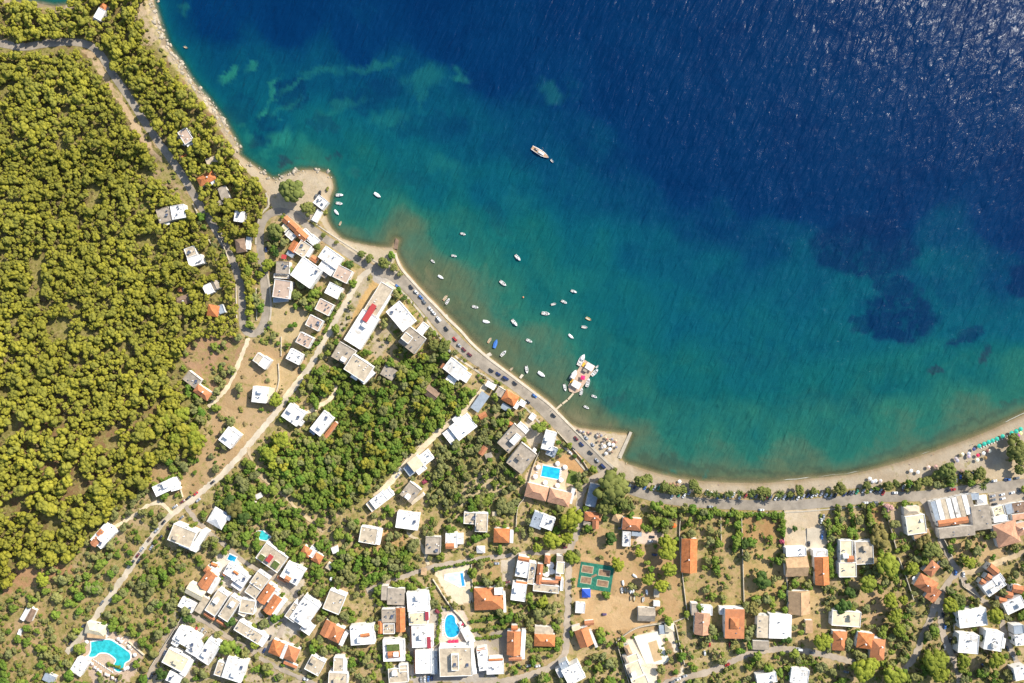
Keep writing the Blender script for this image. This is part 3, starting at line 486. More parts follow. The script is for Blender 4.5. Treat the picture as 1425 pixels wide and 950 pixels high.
 ('white roof cut by the bottom east corner', 'house', [(1421, 937, 18, 18, -12, 6, 'F', 'W')]),
 ('large apartment house with tan roof at the valley road junction', 'apartment block', [(253, 746, 34, 24, 22, 9, 'F', 'B'), (278, 750, 9, 26, 32, 7, 'f', 'W'), (262, 761, 26, 6, 22, 7, 'f', 'W')]),
 ('fluted white tent like roof beneath dark cypresses', 'house', [(302, 722, 24, 24, 30, 6, 'H', 'W'), (315, 718, 12, 10, 20, 4.5, 'f', 'U')]),
 ('white rimmed roof garden terrace with red pergola', 'house', [(378, 776, 37, 26, 35, 6.5, 'F', 'B'), (375, 777, 7, 11, 35, 9, 'S', 'R'), (364, 776, 8, 8, 35, 7.2, 'f', 'E'), (383, 786, 9, 10, 35, 7.2, 'f', 'E')]),
 ('bright white terrace house with one tiny orange square roof', 'house', [(407, 798, 27, 24, 30, 6.5, 'F', 'W'), (400, 806, 8, 8, 30, 7, 'G', 'O'), (392, 806, 5, 14, -60, 4, 'G', 'T')]),
 ('orange gabled house stepping down beside the blue pool terrace', 'house', [(288, 808, 16, 26, 38, 6.5, 'G', 'O'), (297, 815, 7, 24, 30, 6, 'f', 'W'), (288, 793, 8, 10, 38, 5, 'H', 'O'), (298, 786, 9, 5, 20, 4.5, 'G', 'O'), (296, 796, 14, 10, 38, 4.5, 'F', 'W')]),
 ('jumble of white cubes with small orange patch beside blue pool', 'house', [(322, 795, 18, 16, 30, 6, 'F', 'W'), (334, 805, 20, 16, 35, 6.6, 'F', 'W'), (330, 815, 16, 8, 35, 4.5, 'F', 'W'), (313, 797, 6, 8, 35, 5, 'G', 'O'), (328, 797, 8, 4, 35, 7, 'G', 'O')]),
 ('cream gabled villa with a white lower terrace at the village edge', 'villa', [(271, 824, 26, 17, 28, 6, 'G', 'C'), (260, 842, 22, 14, 28, 4.5, 'F', 'W'), (281, 842, 10, 24, 32, 4, 'f', 'B')]),
 ('long narrow beige row house with brown tiled foot, western twin', 'row house', [(301, 839, 17, 34, 33, 7, 'F', 'B'), (291, 858, 17, 5, 33, 4, 'G', 'T')]),
 ('long narrow beige row house with brown tiled foot, eastern twin', 'row house', [(319, 847, 16, 34, 33, 7, 'F', 'B'), (308, 867, 16, 5, 33, 4, 'G', 'T')]),
 ('beige ragged roof house above the pair of orange gables', 'house', [(361, 808, 20, 20, 35, 6.5, 'F', 'B'), (352, 822, 18, 16, 35, 6, 'F', 'B')]),
 ('long orange gable, western one of the village pair', 'house', [(370, 827, 13, 28, 35, 6.5, 'G', 'O'), (379, 830, 6, 20, 35, 5, 'F', 'W')]),
 ('long orange gable, eastern one of the village pair', 'house', [(379, 842, 13, 28, 35, 6.5, 'G', 'O'), (388, 846, 6, 24, 35, 5, 'F', 'W')]),
 ('small many cornered beige house in the village middle', 'house', [(344, 844, 21, 19, 10, 6, 'F', 'B'), (338, 852, 10, 10, 30, 5, 'F', 'B')]),
 ('long beige terrace row with white railing end', 'row house', [(339, 876, 24, 15, 32, 6.5, 'F', 'B'), (354, 885, 20, 15, 32, 6.5, 'F', 'B'), (365, 892, 9, 14, 32, 5, 'F', 'W')]),
 ('big off white house with a hollow rectangular roof court', 'house', [(424, 852, 27, 36, 35, 8, 'F', 'W'), (409, 852, 16, 24, 35, 7.2, 'F', 'B'), (427, 875, 16, 12, 35, 6.5, 'F', 'W')]),
 ('orange double hip roofed house beside the lower village lane', 'house', [(384, 903, 18, 20, 22, 6, 'H', 'O'), (405, 911, 18, 20, 22, 6, 'H', 'O'), (395, 907, 5, 20, 22, 5, 'f', 'W'), (404, 925, 20, 4, 22, 3, 'f', 'T')]),
 ('large white flat roof dotted with equipment above a beige one', 'apartment block', [(259, 889, 34, 20, 30, 7.5, 'F', 'W'), (271, 903, 20, 18, 30, 7, 'F', 'W'), (247, 889, 10, 20, 30, 6.5, 'F', 'W')]),
 ('tall narrow white roof beside the round village trees', 'house', [(290, 907, 20, 32, 33, 7.5, 'F', 'W')]),
 ('beige roof with white rim and red edge below the dotted white roof', 'house', [(244, 919, 32, 22, 28, 7, 'F', 'C'), (259, 929, 9, 24, 28, 6, 'f', 'W')]),
 ('small white roof at the bottom beside a round tree', 'house', [(242, 944, 20, 14, 25, 5, 'F', 'W')]),
 ('large white roof with a shaded beige side at the bottom edge', 'house', [(326, 932, 28, 30, 18, 7, 'F', 'W'), (306, 931, 12, 20, 18, 5.5, 'F', 'B')]),
 ('white and orange cottage in the citrus grove with a tiny pool', 'cottage', [(426, 768, 14, 13, 30, 5, 'H', 'O'), (441, 777, 14, 13, 30, 5, 'H', 'O'), (434, 768, 10, 14, 30, 4.4, 'F', 'W')]),
 ('tan square roof with thick white rim between groves', 'house', [(465, 838, 24, 28, 22, 7, 'F', 'B')]),
 ('orange hip roofed house with white terrace wing beside the tan square', 'house', [(456, 876, 16, 22, 25, 6, 'G', 'O'), (467, 883, 17, 22, 25, 6.5, 'H', 'O'), (478, 889, 6, 20, 25, 5, 'f', 'W')]),
 ('small tan square roof near the bottom in green gardens', 'house', [(438, 926, 22, 22, 28, 6, 'F', 'B')]),
 ('stepped beige apartment roofs touching the bottom edge', 'apartment block', [(470, 945, 26, 18, 3, 7, 'F', 'B'), (471, 925, 14, 20, 3, 6, 'F', 'B'), (479, 935, 7, 30, 3, 5, 'f', 'W')]),
 ('white rectangular roof with an orange stair hood', 'house', [(504, 884, 33, 26, -4, 7, 'F', 'W'), (508, 884, 13, 5, -8, 8.2, 'G', 'O')]),
 ('grey unfinished concrete floors with a narrow side tower', 'house', [(551, 830, 24, 23, 2, 5.5, 'f', 'G'), (535, 825, 9, 20, 2, 5, 'f', 'G')]),
 ('white pinkish square roof north of the awning hotel', 'house', [(582, 837, 31, 27, -4, 7.5, 'F', 'W')]),
 ('house with terracotta side roofs around a grey central terrace', 'house', [(557, 863, 13, 33, -1, 7, 'G', 'O'), (541, 857, 20, 18, -1, 6.5, 'F', 'G'), (529, 873, 6, 17, -1, 6, 'G', 'O'), (541, 875, 16, 14, -1, 6, 'F', 'B')]),
 ('white rimmed house with green roof garden and orange tiles', 'house', [(548, 905, 30, 30, -2, 5.5, 'F', 'W'), (547, 901, 18, 9, -3, 6.3, 'f', 'E'), (548, 911, 17, 9, -5, 6.8, 'G', 'O')]),
 ('off white L shaped roof at the bottom beside the awning hotel', 'house', [(554, 940, 27, 20, -4, 5.5, 'F', 'B'), (561, 930, 12, 10, -4, 5.6, 'F', 'B')]),
 ('long white hotel with burgundy awnings and brown tiled western edge', 'hotel', [(582, 861, 26, 17, -3, 8, 'F', 'C'), (583, 886, 20, 30, -2, 8, 'F', 'W'), (598, 886, 9, 28, -2, 6, 'F', 'W'), (589, 921, 22, 32, -1, 8.5, 'F', 'W'), (604, 922, 9, 32, -1, 6, 'F', 'U'), (578, 921, 4, 32, -1, 6, 'G', 'T'), (573, 886, 4, 28, -1, 6, 'G', 'T'), (594, 857, 5, 12, -2, 8.6, 'f', 'BURG'), (597, 894, 5, 16, -2, 6.8, 'f', 'BURG')]),
 ('big weathered beige hotel roof below the oval pool', 'hotel', [(634, 921, 45, 40, -2, 9, 'F', 'B'), (633, 922, 10, 22, -2, 11.5, 'F', 'B'), (658, 916, 5, 44, -8, 7, 'f', 'W')]),
 ('white fan shaped awning between the oval pool and hotel roof', 'awning', [(651, 884, 12, 24, -28, 3.2, 'S', 'W')]),
 ('large orange hip roofed villa below the empty white pool', 'villa', [(680, 835, 41, 31, -2, 7, 'H', 'O'), (694, 823, 12, 9, -2, 7.6, 'F', 'W'), (702, 838, 4, 28, -3, 4, 'f', 'W')]),
 ('white roofs in an L with orange trim at the bottom lane', 'house', [(672, 918, 14, 30, -8, 6.5, 'F', 'W'), (689, 929, 24, 18, -2, 6.5, 'F', 'W'), (690, 918, 20, 3, -3, 6.8, 'G', 'O'), (669, 904, 12, 4, -12, 6, 'G', 'O')]),
 ('tall orange tiled house with white east wall beside the lane', 'house', [(715, 896, 19, 33, 1, 7.5, 'G', 'O'), (728, 897, 6, 40, 3, 5, 'f', 'W'), (716, 874, 9, 7, 0, 5.5, 'G', 'O'), (717, 917, 18, 6, 1, 5.5, 'G', 'T')]),
 ('white house with two orange roof patches at the pine forest edge', 'house', [(143, 746, 30, 20, -48, 6, 'F', 'W'), (132, 754, 12, 10, -48, 6.6, 'G', 'T'), (139, 741, 9, 7, -48, 6.6, 'G', 'O'), (152, 744, 10, 18, 35, 4, 'F', 'W')]),
 ('white flat roofed house with cut corner beside a vegetable plot', 'house', [(228, 678, 30, 15, -25, 6.5, 'F', 'W'), (241, 674, 10, 18, -15, 5.5, 'F', 'W')]),
 ('small white and brown cottage near the western forest track', 'cottage', [(35, 854, 6, 20, 30, 4, 'F', 'W'), (42, 856, 9, 18, 25, 3.6, 'G', 'N')]),
 ('tiny white box beside the western cottage', 'hut', [(26.5, 881, 4.5, 11, 20, 2.6, 'f', 'W')]),
 ('cream hip roofed bar beside the free form pool', 'pool bar', [(132, 877, 30, 17, 12, 5, 'H', 'C'), (134, 885, 26, 6, 5, 4, 'f', 'A')]),
 ('white flat terrace canopy beside the free form pool', 'canopy', [(110, 928, 18, 22, 32, 4, 'f', 'W'), (119, 920, 9, 9, 32, 3.4, 'f', 'W')]),
 ('small blue grey shed hidden under trees at the bottom west', 'shed', [(68, 944, 16, 11, 25, 3.4, 'f', 'U')]),
 ('small whitewashed shed in the grove south of the valley road', 'shed', [(360, 690, 9, 7, -25, 2.8, 'f', 'W'), (352, 699, 8, 5, 30, 2.4, 'f', 'B')]),
 ('little white hut beside the grove track with stored junk', 'hut', [(466, 765, 9, 9, -20, 2.8, 'f', 'W')]),
 ('small pale shed beside the white van in the grove', 'shed', [(458, 788, 8, 9, 30, 2.8, 'f', 'B')]),
 ('small brown pergola frame in the dry garden by the village lane', 'pergola', [(590, 795, 8, 10, 5, 2.6, 'S', 'A')]),
]
# ------------------------------------------------------------------ terrain height field on the map grid
MATS['BLUE'] = None
RC['BLUE'] = plain('blue_canvas', (.02, .08, .45), 0.7); del MATS['BLUE']
RC['BURG'] = plain('burgundy_canvas', (.30, .03, .05), 0.8)
GX0, GX1, GY0, GY1, ST = -80, 1506, -80, 1030, 2.0
gxs = np.arange(GX0, GX1+1, ST); gys = np.arange(GY0, GY1+1, ST)
exl = -np.array([1400, 1000, 700, 500, 350, 240, 160, 120]); exr = 1506+np.array([30, 80, 160, 280, 450, 700, 1100, 1800])
eyt = -np.array([2000, 1400, 900, 600, 400, 260, 170, 120]); eyb = 1030+np.array([30, 80, 160, 280, 450, 700, 1100, 1800])
XS = np.concatenate([exl, gxs, exr]).astype(float); YS = np.concatenate([eyt, gys, eyb]).astype(float)
PX, PY = np.meshgrid(XS, YS, indexing='ij')
sdist = seg_dist(PX, PY, COAST); land = in_poly(PX, PY, LANDPOLY)
SD = np.where(land, sdist, -sdist)                 # >0 inland
def sstep(a, b, x):
    t = np.clip((x-a)/(b-a), 0, 1); return t*t*(3-2*t)
HT = np.where(SD > 0, 1.3*(1-np.exp(-np.maximum(SD, 0)/5))+15*sstep(10, 520, SD)+0.5*sstep(20, 60, SD)*(fbm(PX/40, PY/40)-.5)*2, -0.9-0.04*np.minimum(-SD, 160))
HT = np.where((SD <= 0), np.maximum(-0.16*np.maximum(-SD, 0), HT), HT)
# the rocky shore in the west is steeper
west = sstep(360, 320, PX)*sstep(230, 205, PY)
HT = HT+np.where(SD > 0, west*4*sstep(0, 12, SD), 0)
i0 = len(exl); j0 = len(eyt)
def gh(px, py):
    """terrain height at a map point (bilinear)"""
    fx = min(max((px-GX0)/ST, 0), len(gxs)-1.001); fy = min(max((py-GY0)/ST, 0), len(gys)-1.001)
    i, j = int(fx), int(fy); u, v = fx-i, fy-j; i += i0; j += j0
    return float((HT[i, j]*(1-u)+HT[i+1, j]*u)*(1-v)+(HT[i, j+1]*(1-u)+HT[i+1, j+1]*u)*v)
def P(px, py, z):
    k = S*(CAMH-z)/CAMH
    return Vector(((px-712.5)*k, (475-py)*k, z))
def PG(px, py, dz=0.0): return P(px, py, gh(px, py)+dz)
def gw(X, Y):
    """terrain height under a world point"""
    z = 0.0
    for _ in range(3):
        k = S*(CAMH-z)/CAMH; z = gh(X/k+712.5, 475-Y/k)
    return z
def pxof(X, Y):
    z = gw(X, Y); k = S*(CAMH-z)/CAMH; return X/k+712.5, 475-Y/k

def rect_px(cx, cy, w_, h_, ang, grow=0.0):
    a = math.radians(ang); ca, sa = math.cos(a), math.sin(a); w_ += 2*grow; h_ += 2*grow
    return [(cx+x*ca-y*sa, cy+x*sa+y*ca) for x, y in ((-w_/2, -h_/2), (w_/2, -h_/2), (w_/2, h_/2), (-w_/2, h_/2))]
POOLS = [
 ('swimming_pool', 'free form turquoise pool with a whirlpool bay in the bottom west', [(127, 893), (139, 891), (153, 890), (164, 896), (174, 903), (181, 909), (181, 917), (174, 922), (172, 929), (167, 934), (161, 932), (159, 925), (162, 918), (155, 911), (148, 908), (139, 908), (132, 913), (124, 913), (127, 905)], (.03, .42, .44)),
 ('swimming_pool', 'bright blue rectangular pool of the peach apartment building', rect_px(766.5, 657, 25, 15, 11), (.02, .42, .62)),
 ('swimming_pool', 'small turquoise corner pool above the red pergola terrace', [(358, 739), (366, 738), (377, 747), (371, 752), (362, 750)], (.05, .50, .52)),
 ('swimming_pool', 'small deep blue square pool in the white cube village', rect_px(323, 776.5, 11, 8, 25), (.01, .24, .42)),
 ('swimming_pool', 'oval pool with round ends beside the red hotel canopies', [(620, 861), (623, 856), (629, 855), (633, 859), (634, 866), (639, 874), (638, 881), (632, 886), (624, 886), (620, 880), (619, 870)], (.02, .34, .55)),
 ('swimming_pool', 'trapezoid pool, white shallows and a blue deep end', [(619, 800), (644, 796), (647, 815), (640, 816), (619, 805)], (.62, .74, .80)),
]
COURT = rect_px(829, 802.5, 47, 36, 9)
flat_polys = []
for lab, cat, bl in HOUSES:
    for b in bl: flat_polys.append(rect_px(b[0], b[1], b[2], b[3], b[4], 2))
for n_, l_, p_, c_ in POOLS: flat_polys.append([(sum(q[0] for q in p_)/len(p_)+(x-sum(q[0] for q in p_)/len(p_))*1.35, sum(q[1] for q in p_)/len(p_)+(y-sum(q[1] for q in p_)/len(p_))*1.35) for x, y in p_])
flat_polys.append(rect_px(829, 802.5, 56, 45, 9))
for poly in flat_polys:
    xs = [p[0] for p in poly]; ys = [p[1] for p in poly]
    if min(xs) < GX0+4 or max(xs) > GX1-4 or min(ys) < GY0+4 or max(ys) > GY1-4: continue
    a, b = int((min(xs)-GX0)/ST)-1+i0, int((max(xs)-GX0)/ST)+3+i0; c, d = int((min(ys)-GY0)/ST)-1+j0, int((max(ys)-GY0)/ST)+3+j0
    sub = in_poly(PX[a:b, c:d], PY[a:b, c:d], poly)
    if sub.any(): HT[a:b, c:d][sub] = HT[a:b, c:d][sub].mean()
Hc = HT[i0:i0+len(gxs), j0:j0+len(gys)]
Hb = Hc.copy(); Hb[1:-1, 1:-1] = (Hc[1:-1, 1:-1]*4+Hc[:-2, 1:-1]+Hc[2:, 1:-1]+Hc[1:-1, :-2]+Hc[1:-1, 2:])/8; HT[i0:i0+len(gxs), j0:j0+len(gys)] = Hb

# ------------------------------------------------------------------ ground sheet with soil colours
nz = fbm(PX/11, PY/11, 4); nz2 = fbm(PX/5+50, PY/5+9, 3)
RGB = np.zeros(PX.shape+(4,)); RGB[...] = (.40, .295, .165, .42)
wx = PX+(fbm(PX/7+31, PY/7+3)-.5)*9; wy = PY+(fbm(PX/7+77, PY/7+13)-.5)*9      # ragged patch borders
for i, (poly, c, veg) in enumerate(ZONES):
    soft = veg > 0.02 and i != 0
    ins = in_poly(wx if soft else PX+(nz2-.5)*3, wy if soft else PY+(nz2-.5)*3, poly)
    RGB[ins] = (*c, veg)
near = (np.exp(-np.abs(SD)/3.0)+.55*(PX > 880)*np.exp(-np.abs(SD)/6.0)).clip(0, 1)[..., None]                                          # wet sand along the waterline
wet = np.array((.20, .15, .085, 0.0))
RGB = RGB*(1-near*.75)+wet*near*.75
sea = SD < -1
RGB[sea] = (.22, .20, .10, 0.0)
rocky = (sstep(345, 320, PX)*(SD < 4+nz2*6)*(SD > -5)*(.35+.65*(nz2 > .5)))[..., None]
RGB = RGB*(1-rocky*.8)+np.where((nz > .52)[..., None], np.array((.40, .345, .265, .0)), np.array((.20, .165, .12, .1)))*rocky*.8
K = S*(CAMH-HT)/CAMH
VX = (PX-712.5)*K; VY = (475-PY)*K
def grid_mesh(name, X, Y, Z, keep, mat, attrs):
    nx, ny = X.shape
    idx = -np.ones((nx, ny), int); used = np.zeros((nx, ny), bool)
    used[:-1, :-1] |= keep; used[1:, :-1] |= keep; used[1:, 1:] |= keep; used[:-1, 1:] |= keep
    idx[used] = np.arange(used.sum())
    co = np.stack([X[used], Y[used], Z[used]], 1).astype(np.float32)
    q = np.stack([idx[:-1, :-1][keep], idx[:-1, 1:][keep], idx[1:, 1:][keep], idx[1:, :-1][keep]], 1).astype(np.int32)
    me = bpy.data.meshes.new(name); me.vertices.add(len(co)); me.vertices.foreach_set('co', co.ravel())
    me.loops.add(q.size); me.loops.foreach_set('vertex_index', q.ravel())
    me.polygons.add(len(q)); me.polygons.foreach_set('loop_start', np.arange(0, q.size, 4, dtype=np.int32))
    me.polygons.foreach_set('use_smooth', np.ones(len(q), bool))
    for an, arr in attrs.items():
        if arr.ndim == 3:
            at = me.color_attributes.new(an, 'FLOAT_COLOR', 'POINT'); at.data.foreach_set('color', arr[used].astype(np.float32).ravel())
        else:
            at = me.attributes.new(an, 'FLOAT', 'POINT'); at.data.foreach_set('value', arr[used].astype(np.float32))
    me.materials.append(mat); me.update(); me.validate()
    o = bpy.data.objects.new(name, me); COL.objects.link(o); return o

m, nt, p = newmat('soil'); v = wpos(nt)
at = N(nt, 'ShaderNodeAttribute', attribute_name='soil')
base = at.outputs['Color']
n1 = noise(nt, v, 0.06, 5, 0.65, 0.6); n2 = noise(nt, v, 0.45, 4, 0.7); n3 = noise(nt, v, 2.6, 2, 0.6)
base = mixc(nt, mr(nt, n1, .35, .68, 0, .45), base, mixc(nt, 1.0, base, (.66, .56, .44), 'MULTIPLY'))
base = mixc(nt, mr(nt, n2, .45, .75, 0, .45), base, mixc(nt, 1.0, base, (1.3, 1.22, 1.12), 'MULTIPLY'))
base = mixc(nt, mr(nt, n3, .45, .7, 0, .35), base, mixc(nt, 1.0, base, (.55, .5, .42), 'MULTIPLY'))
veg = at.outputs['Alpha']
n4 = noise(nt, v, 0.16, 5, 0.72, 0.4)
gm = mr(nt, mth(nt, 'ADD', n4, mth(nt, 'MULTIPLY', veg, 0.38)), .56, .74, 0, .88)
gc = mixc(nt, mr(nt, n2, .35, .65), (.155, .145, .032), (.29, .24, .09))
base = mixc(nt, gm, base, gc)
nt.links.new(base, p.inputs['Base Color']); p.inputs['Roughness'].default_value = 0.95; p.inputs['Specular IOR Level'].default_value = 0.1
b = N(nt, 'ShaderNodeBump'); b.inputs['Strength'].default_value = 0.6; b.inputs['Distance'].default_value = 0.5
nt.links.new(n2, b.inputs['Height']); nt.links.new(b.outputs[0], p.inputs['Normal'])
keep = np.ones((len(XS)-1, len(YS)-1), bool)
keep &= (SD[:-1, :-1] > -40) | (SD[1:, 1:] > -40)
g = grid_mesh('ground', VX, VY, HT, keep, m, {'soil': RGB}); tag(g, kind='structure')

# ------------------------------------------------------------------ the sea
WX = np.concatenate([exl, np.arange(GX0, GX1+1, 3.0), exr]); WY = np.concatenate([eyt, np.arange(GY0, 700, 3.0), [760, 900, 1100, 1500, 2300]])
QX, QY = np.meshgrid(WX.astype(float), WY.astype(float), indexing='ij')
wsd = seg_dist(QX, QY, COAST)*np.where(in_poly(QX, QY, LANDPOLY), -1, 1)           # >0 at sea
CP = np.array([(300, 30, .86), (240, 40, .72), (262, 80, .64), (400, 20, .95), (600, 20, 1), (800, 20, 1), (1000, 20, 1), (1200, 20, 1), (1400, 20, 1), (500, 60, .88), (620, 60, .95),
 (350, 90, .64), (450, 100, .68), (550, 100, .72), (600, 110, .66), (690, 90, .92), (780, 110, .84), (860, 130, 1), (950, 180, 1), (1100, 200, 1), (1300, 200, 1), (1420, 250, 1),
 (380, 180, .60), (450, 180, .54), (550, 180, .56), (650, 180, .66), (750, 180, .76), (830, 200, .76), (900, 190, .97), (930, 235, .95), (870, 215, .80),
 (350, 215, .5), (400, 215, .40), (430, 222, .33), (500, 230, .42), (600, 260, .5), (700, 260, .58), (800, 260, .70), (900, 270, .74), (980, 245, .97), (1000, 290, .78), (1040, 270, .96), (1100, 290, .98), (1070, 330, .74),
 (500, 300, .36), (560, 320, .16), (570, 370, .09), (640, 330, .36), (740, 330, .42), (820, 350, .5), (900, 350, .62), (1000, 380, .62), (1100, 390, .62), (1150, 275, .98), (1300, 325, .74), (1295, 365, .64), (1340, 385, .62), (1350, 345, .72), (1400, 375, .74), (1425, 320, 1), (1380, 310, .9), (1250, 280, 1), (1120, 345, .64), (1100, 320, .72), (1130, 390, .60), (1180, 400, .58),
 (620, 400, .12), (660, 450, .11), (700, 430, .27), (760, 400, .38), (860, 430, .47), (960, 450, .54), (1060, 460, .54), (1150, 480, .50), (1350, 440, .60), (1420, 450, .60), (1250, 440, .62),
 (700, 490, .12), (760, 500, .24), (850, 500, .40), (950, 520, .42), (1050, 520, .46), (1150, 530, .41), (1250, 520, .42), (1350, 520, .38), (1420, 510, .33),
 (780, 545, .14), (735, 525, .13), (595, 390, .09), (490, 320, .22), (860, 560, .36), (840, 585, .12), (800, 582, .10), (950, 580, .34), (1050, 590, .34), (1150, 590, .31), (1250, 580, .27), (1350, 560, .22), (900, 620, .25), (1000, 640, .22), (1100, 640, .20),
 (-1500, -900, 1), (3000, -900, 1), (700, -600, 1), (3000, 300, .8), (0, -40, .5), (50, -30, .5)], float)
num = np.zeros(QX.shape); den = np.zeros(QX.shape)
for cx, cy, d in CP:
    w_ = 1.0/(((QX-cx)**2+(QY-cy)**2)/900.0+0.25)**2; num += w_*d; den += w_
DEP = num/den
ww = (fbm(QX/30, QY/30, 4)-.5); DEP = DEP+ww*.12*(1-sstep(.9, 1, DEP))
shore = np.clip(wsd, 0, None)
DEP = DEP*(1-.75*np.exp(-shore/9.0)); eb = sstep(860, 910, QX); DEP = DEP*(1-eb*.72*np.exp(-shore/15.0)) 
weed = np.zeros(QX.shape)
rx = QX+(fbm(QX/13+3, QY/13+9, 4)-.5)*26; ry = QY+(fbm(QX/13+43, QY/13+59, 4)-.5)*26
for cx, cy, a, b_, rot, s_ in [(1254, 440, 50, 38, 0, .95), (1205, 345, 76, 42, 0, .9), (1202, 452, 22, 12, 0, .7), (1245, 398, 38, 20, 20, .8), (1342, 470, 29, 10, -28, .85), (1302, 515, 14, 6, -25, .8), (1374, 493, 9, 12, 20, .8), (1425, 388, 22, 24, 0, .9),
      (406, 130, 28, 24, 0, .6), (372, 165, 16, 14, 0, .5), (360, 195, 14, 12, 0, .5), (395, 225, 12, 6, 0, .8), (468, 216, 9, 5, 0, .7), (495, 237, 8, 5, 0, .5), (418, 220, 6, 3, 0, .6), (330, 150, 22, 24, 0, .35), (600, 175, 60, 20, 0, .3), (500, 140, 40, 16, 0, .45), (540, 120, 26, 14, 0, .4), (660, 110, 16, 12, 0, .35), (450, 170, 24, 12, 0, .35),
      (560, 250, 40, 12, 0, .15), (725, 220, 25, 16, 40, .3), (690, 300, 30, 14, 60, .22), (640, 440, 20, 10, 0, .2), (920, 640, 40, 7, 4, .45), (955, 650, 60, 5, 4, .4), (1060, 657, 90, 4, -2, .5), (1160, 655, 60, 4, -6, .4), (1260, 625, 70, 4, -17, .4), (1370, 580, 70, 4, -24, .5), (850, 560, 26, 9, -15, .3), (815, 545, 20, 9, 0, .2), (1000, 330, 60, 20, 0, .12), (1150, 560, 80, 16, 0, .1), (1050, 500, 60, 14, 0, .1)]:
    r = math.radians(rot); u = (rx-cx)*math.cos(r)+(ry-cy)*math.sin(r); q = -(rx-cx)*math.sin(r)+(ry-cy)*math.cos(r)
    weed = np.maximum(weed, s_*(1-sstep(.82, 1.15, np.sqrt((u/a)**2+(q/b_)**2))))
pale = np.zeros(QX.shape)
for cx, cy, a, b_, rot, s_ in [(318, 104, 15, 6, -22, 1), (366, 157, 14, 4, -42, 1), (388, 195, 14, 20, 30, .9), (352, 95, 14, 5, -40, .8), (382, 125, 4, 24, 20, .8), (415, 118, 30, 4, -25, .45), (450, 100, 30, 8, -10, .35), (520, 92, 40, 7, -12, .4), (345, 188, 8, 10, 0, .6), (370, 215, 16, 5, -20, .6), (470, 150, 34, 8, -20, .35), (540, 165, 30, 12, -10, .3), (640, 105, 14, 8, 0, .5), (620, 230, 30, 16, 20, .3), (400, 150, 26, 5, -30, .4), (420, 195, 10, 16, 0, .5), (590, 108, 30, 18, -25, .35), (588, 135, 6, 16, 0, .3), (255, 15, 8, 8, 0, .4), (490, 235, 16, 8, 0, .4), (335, 170, 6, 6, 0, .4), (770, 130, 22, 16, 20, .3),
      (430, 230, 18, 9, 0, .5), (690, 330, 24, 22, 0, .25), (720, 280, 20, 18, 0, .2), (800, 390, 40, 20, 0, .2), (930, 655, 12, 3, 0, .6), (985, 660, 6, 5, 0, .6), (570, 350, 22, 26, 0, .2), (1300, 480, 60, 10, -20, .15)]:
    r = math.radians(rot); u = (rx-cx)*math.cos(r)+(ry-cy)*math.sin(r); q = -(rx-cx)*math.sin(r)+(ry-cy)*math.cos(r)
    pale = np.maximum(pale, s_*(1-sstep(.4, 1.3, np.sqrt((u/a)**2+(q/b_)**2))))
m, nt, p = newmat('sea_water'); v = wpos(nt)
def attr(n): return N(nt, 'ShaderNodeAttribute', attribute_name=n).outputs['Fac']
dd = attr('depth'); sh = attr('shore'); wd = attr('weed'); pl = attr('pale')
n1 = noise(nt, v, 0.035, 9, 0.74, 1.1); n2 = noise(nt, v, 0.3, 3, 0.6)
dd = mth(nt, 'ADD', dd, mth(nt, 'MULTIPLY', mth(nt, 'SUBTRACT', n1, 0.5), 0.17))
c = ramp(nt, dd, [(0.0, (.20, .165, .09)), (0.10, (.085, .11, .06)), (0.27, (.016, .110, .082)), (0.42, (.004, .080, .084)), (0.56, (.002, .064, .094)), (0.70, (.0012, .041, .086)), (0.84, (.0005, .023, .078)), (1.0, (.0002, .0185, .07))])
mott = mr(nt, noise(nt, v, 0.022, 6, .72, 1.4), .50, .62, 0, .30); c = mixc(nt, mott, c, mixc(nt, 1.0, c, (.45, .62, .75), 'MULTIPLY'))
mott2 = mr(nt, noise(nt, v, 0.03, 5, .7, 1.0), .40, .30, 0, .25); c = mixc(nt, mott2, c, mixc(nt, 1.0, c, (1.3, 1.15, 1.08), 'MULTIPLY'))
c = mixc(nt, mth(nt, 'MULTIPLY', wd, mr(nt, noise(nt, v, 0.09, 5, .7, .8), .3, .55, .45, .9)), c, mixc(nt, mr(nt, dd, .1, .6), (.035, .05, .035), (.0012, .0165, .062)))
c = mixc(nt, pl, c, (.012, .13, .105))
c = mixc(nt, mr(nt, n2, .4, .75, 0, .22), c, mixc(nt, 1.0, c, (.6, .7, .75), 'MULTIPLY'))
# a thin line of surf on the open beach
sepx = N(nt, 'ShaderNodeSeparateXYZ'); nt.links.new(v, sepx.inputs[0])
foam = mth(nt, 'MULTIPLY', mr(nt, mth(nt, 'ABSOLUTE', mth(nt, 'SUBTRACT', mth(nt, 'ADD', sh, mth(nt, 'MULTIPLY', mth(nt, 'SUBTRACT', noise(nt, v, 0.05, 3), .5), 5.0)), 2.2)), .15, .7, 1, 0), mr(nt, noise(nt, v, 0.022, 2), .52, .60))
foam = mth(nt, 'MULTIPLY', foam, mr(nt, sepx.outputs[0], 120, 190))
c = mixc(nt, mth(nt, 'MULTIPLY', foam, .7), c, (.6, .6, .55))
nt.links.new(c, p.inputs['Base Color'])
p.inputs['Roughness'].default_value = 0.21; p.inputs['IOR'].default_value = 1.33; p.inputs['Specular IOR Level'].default_value = 0.12
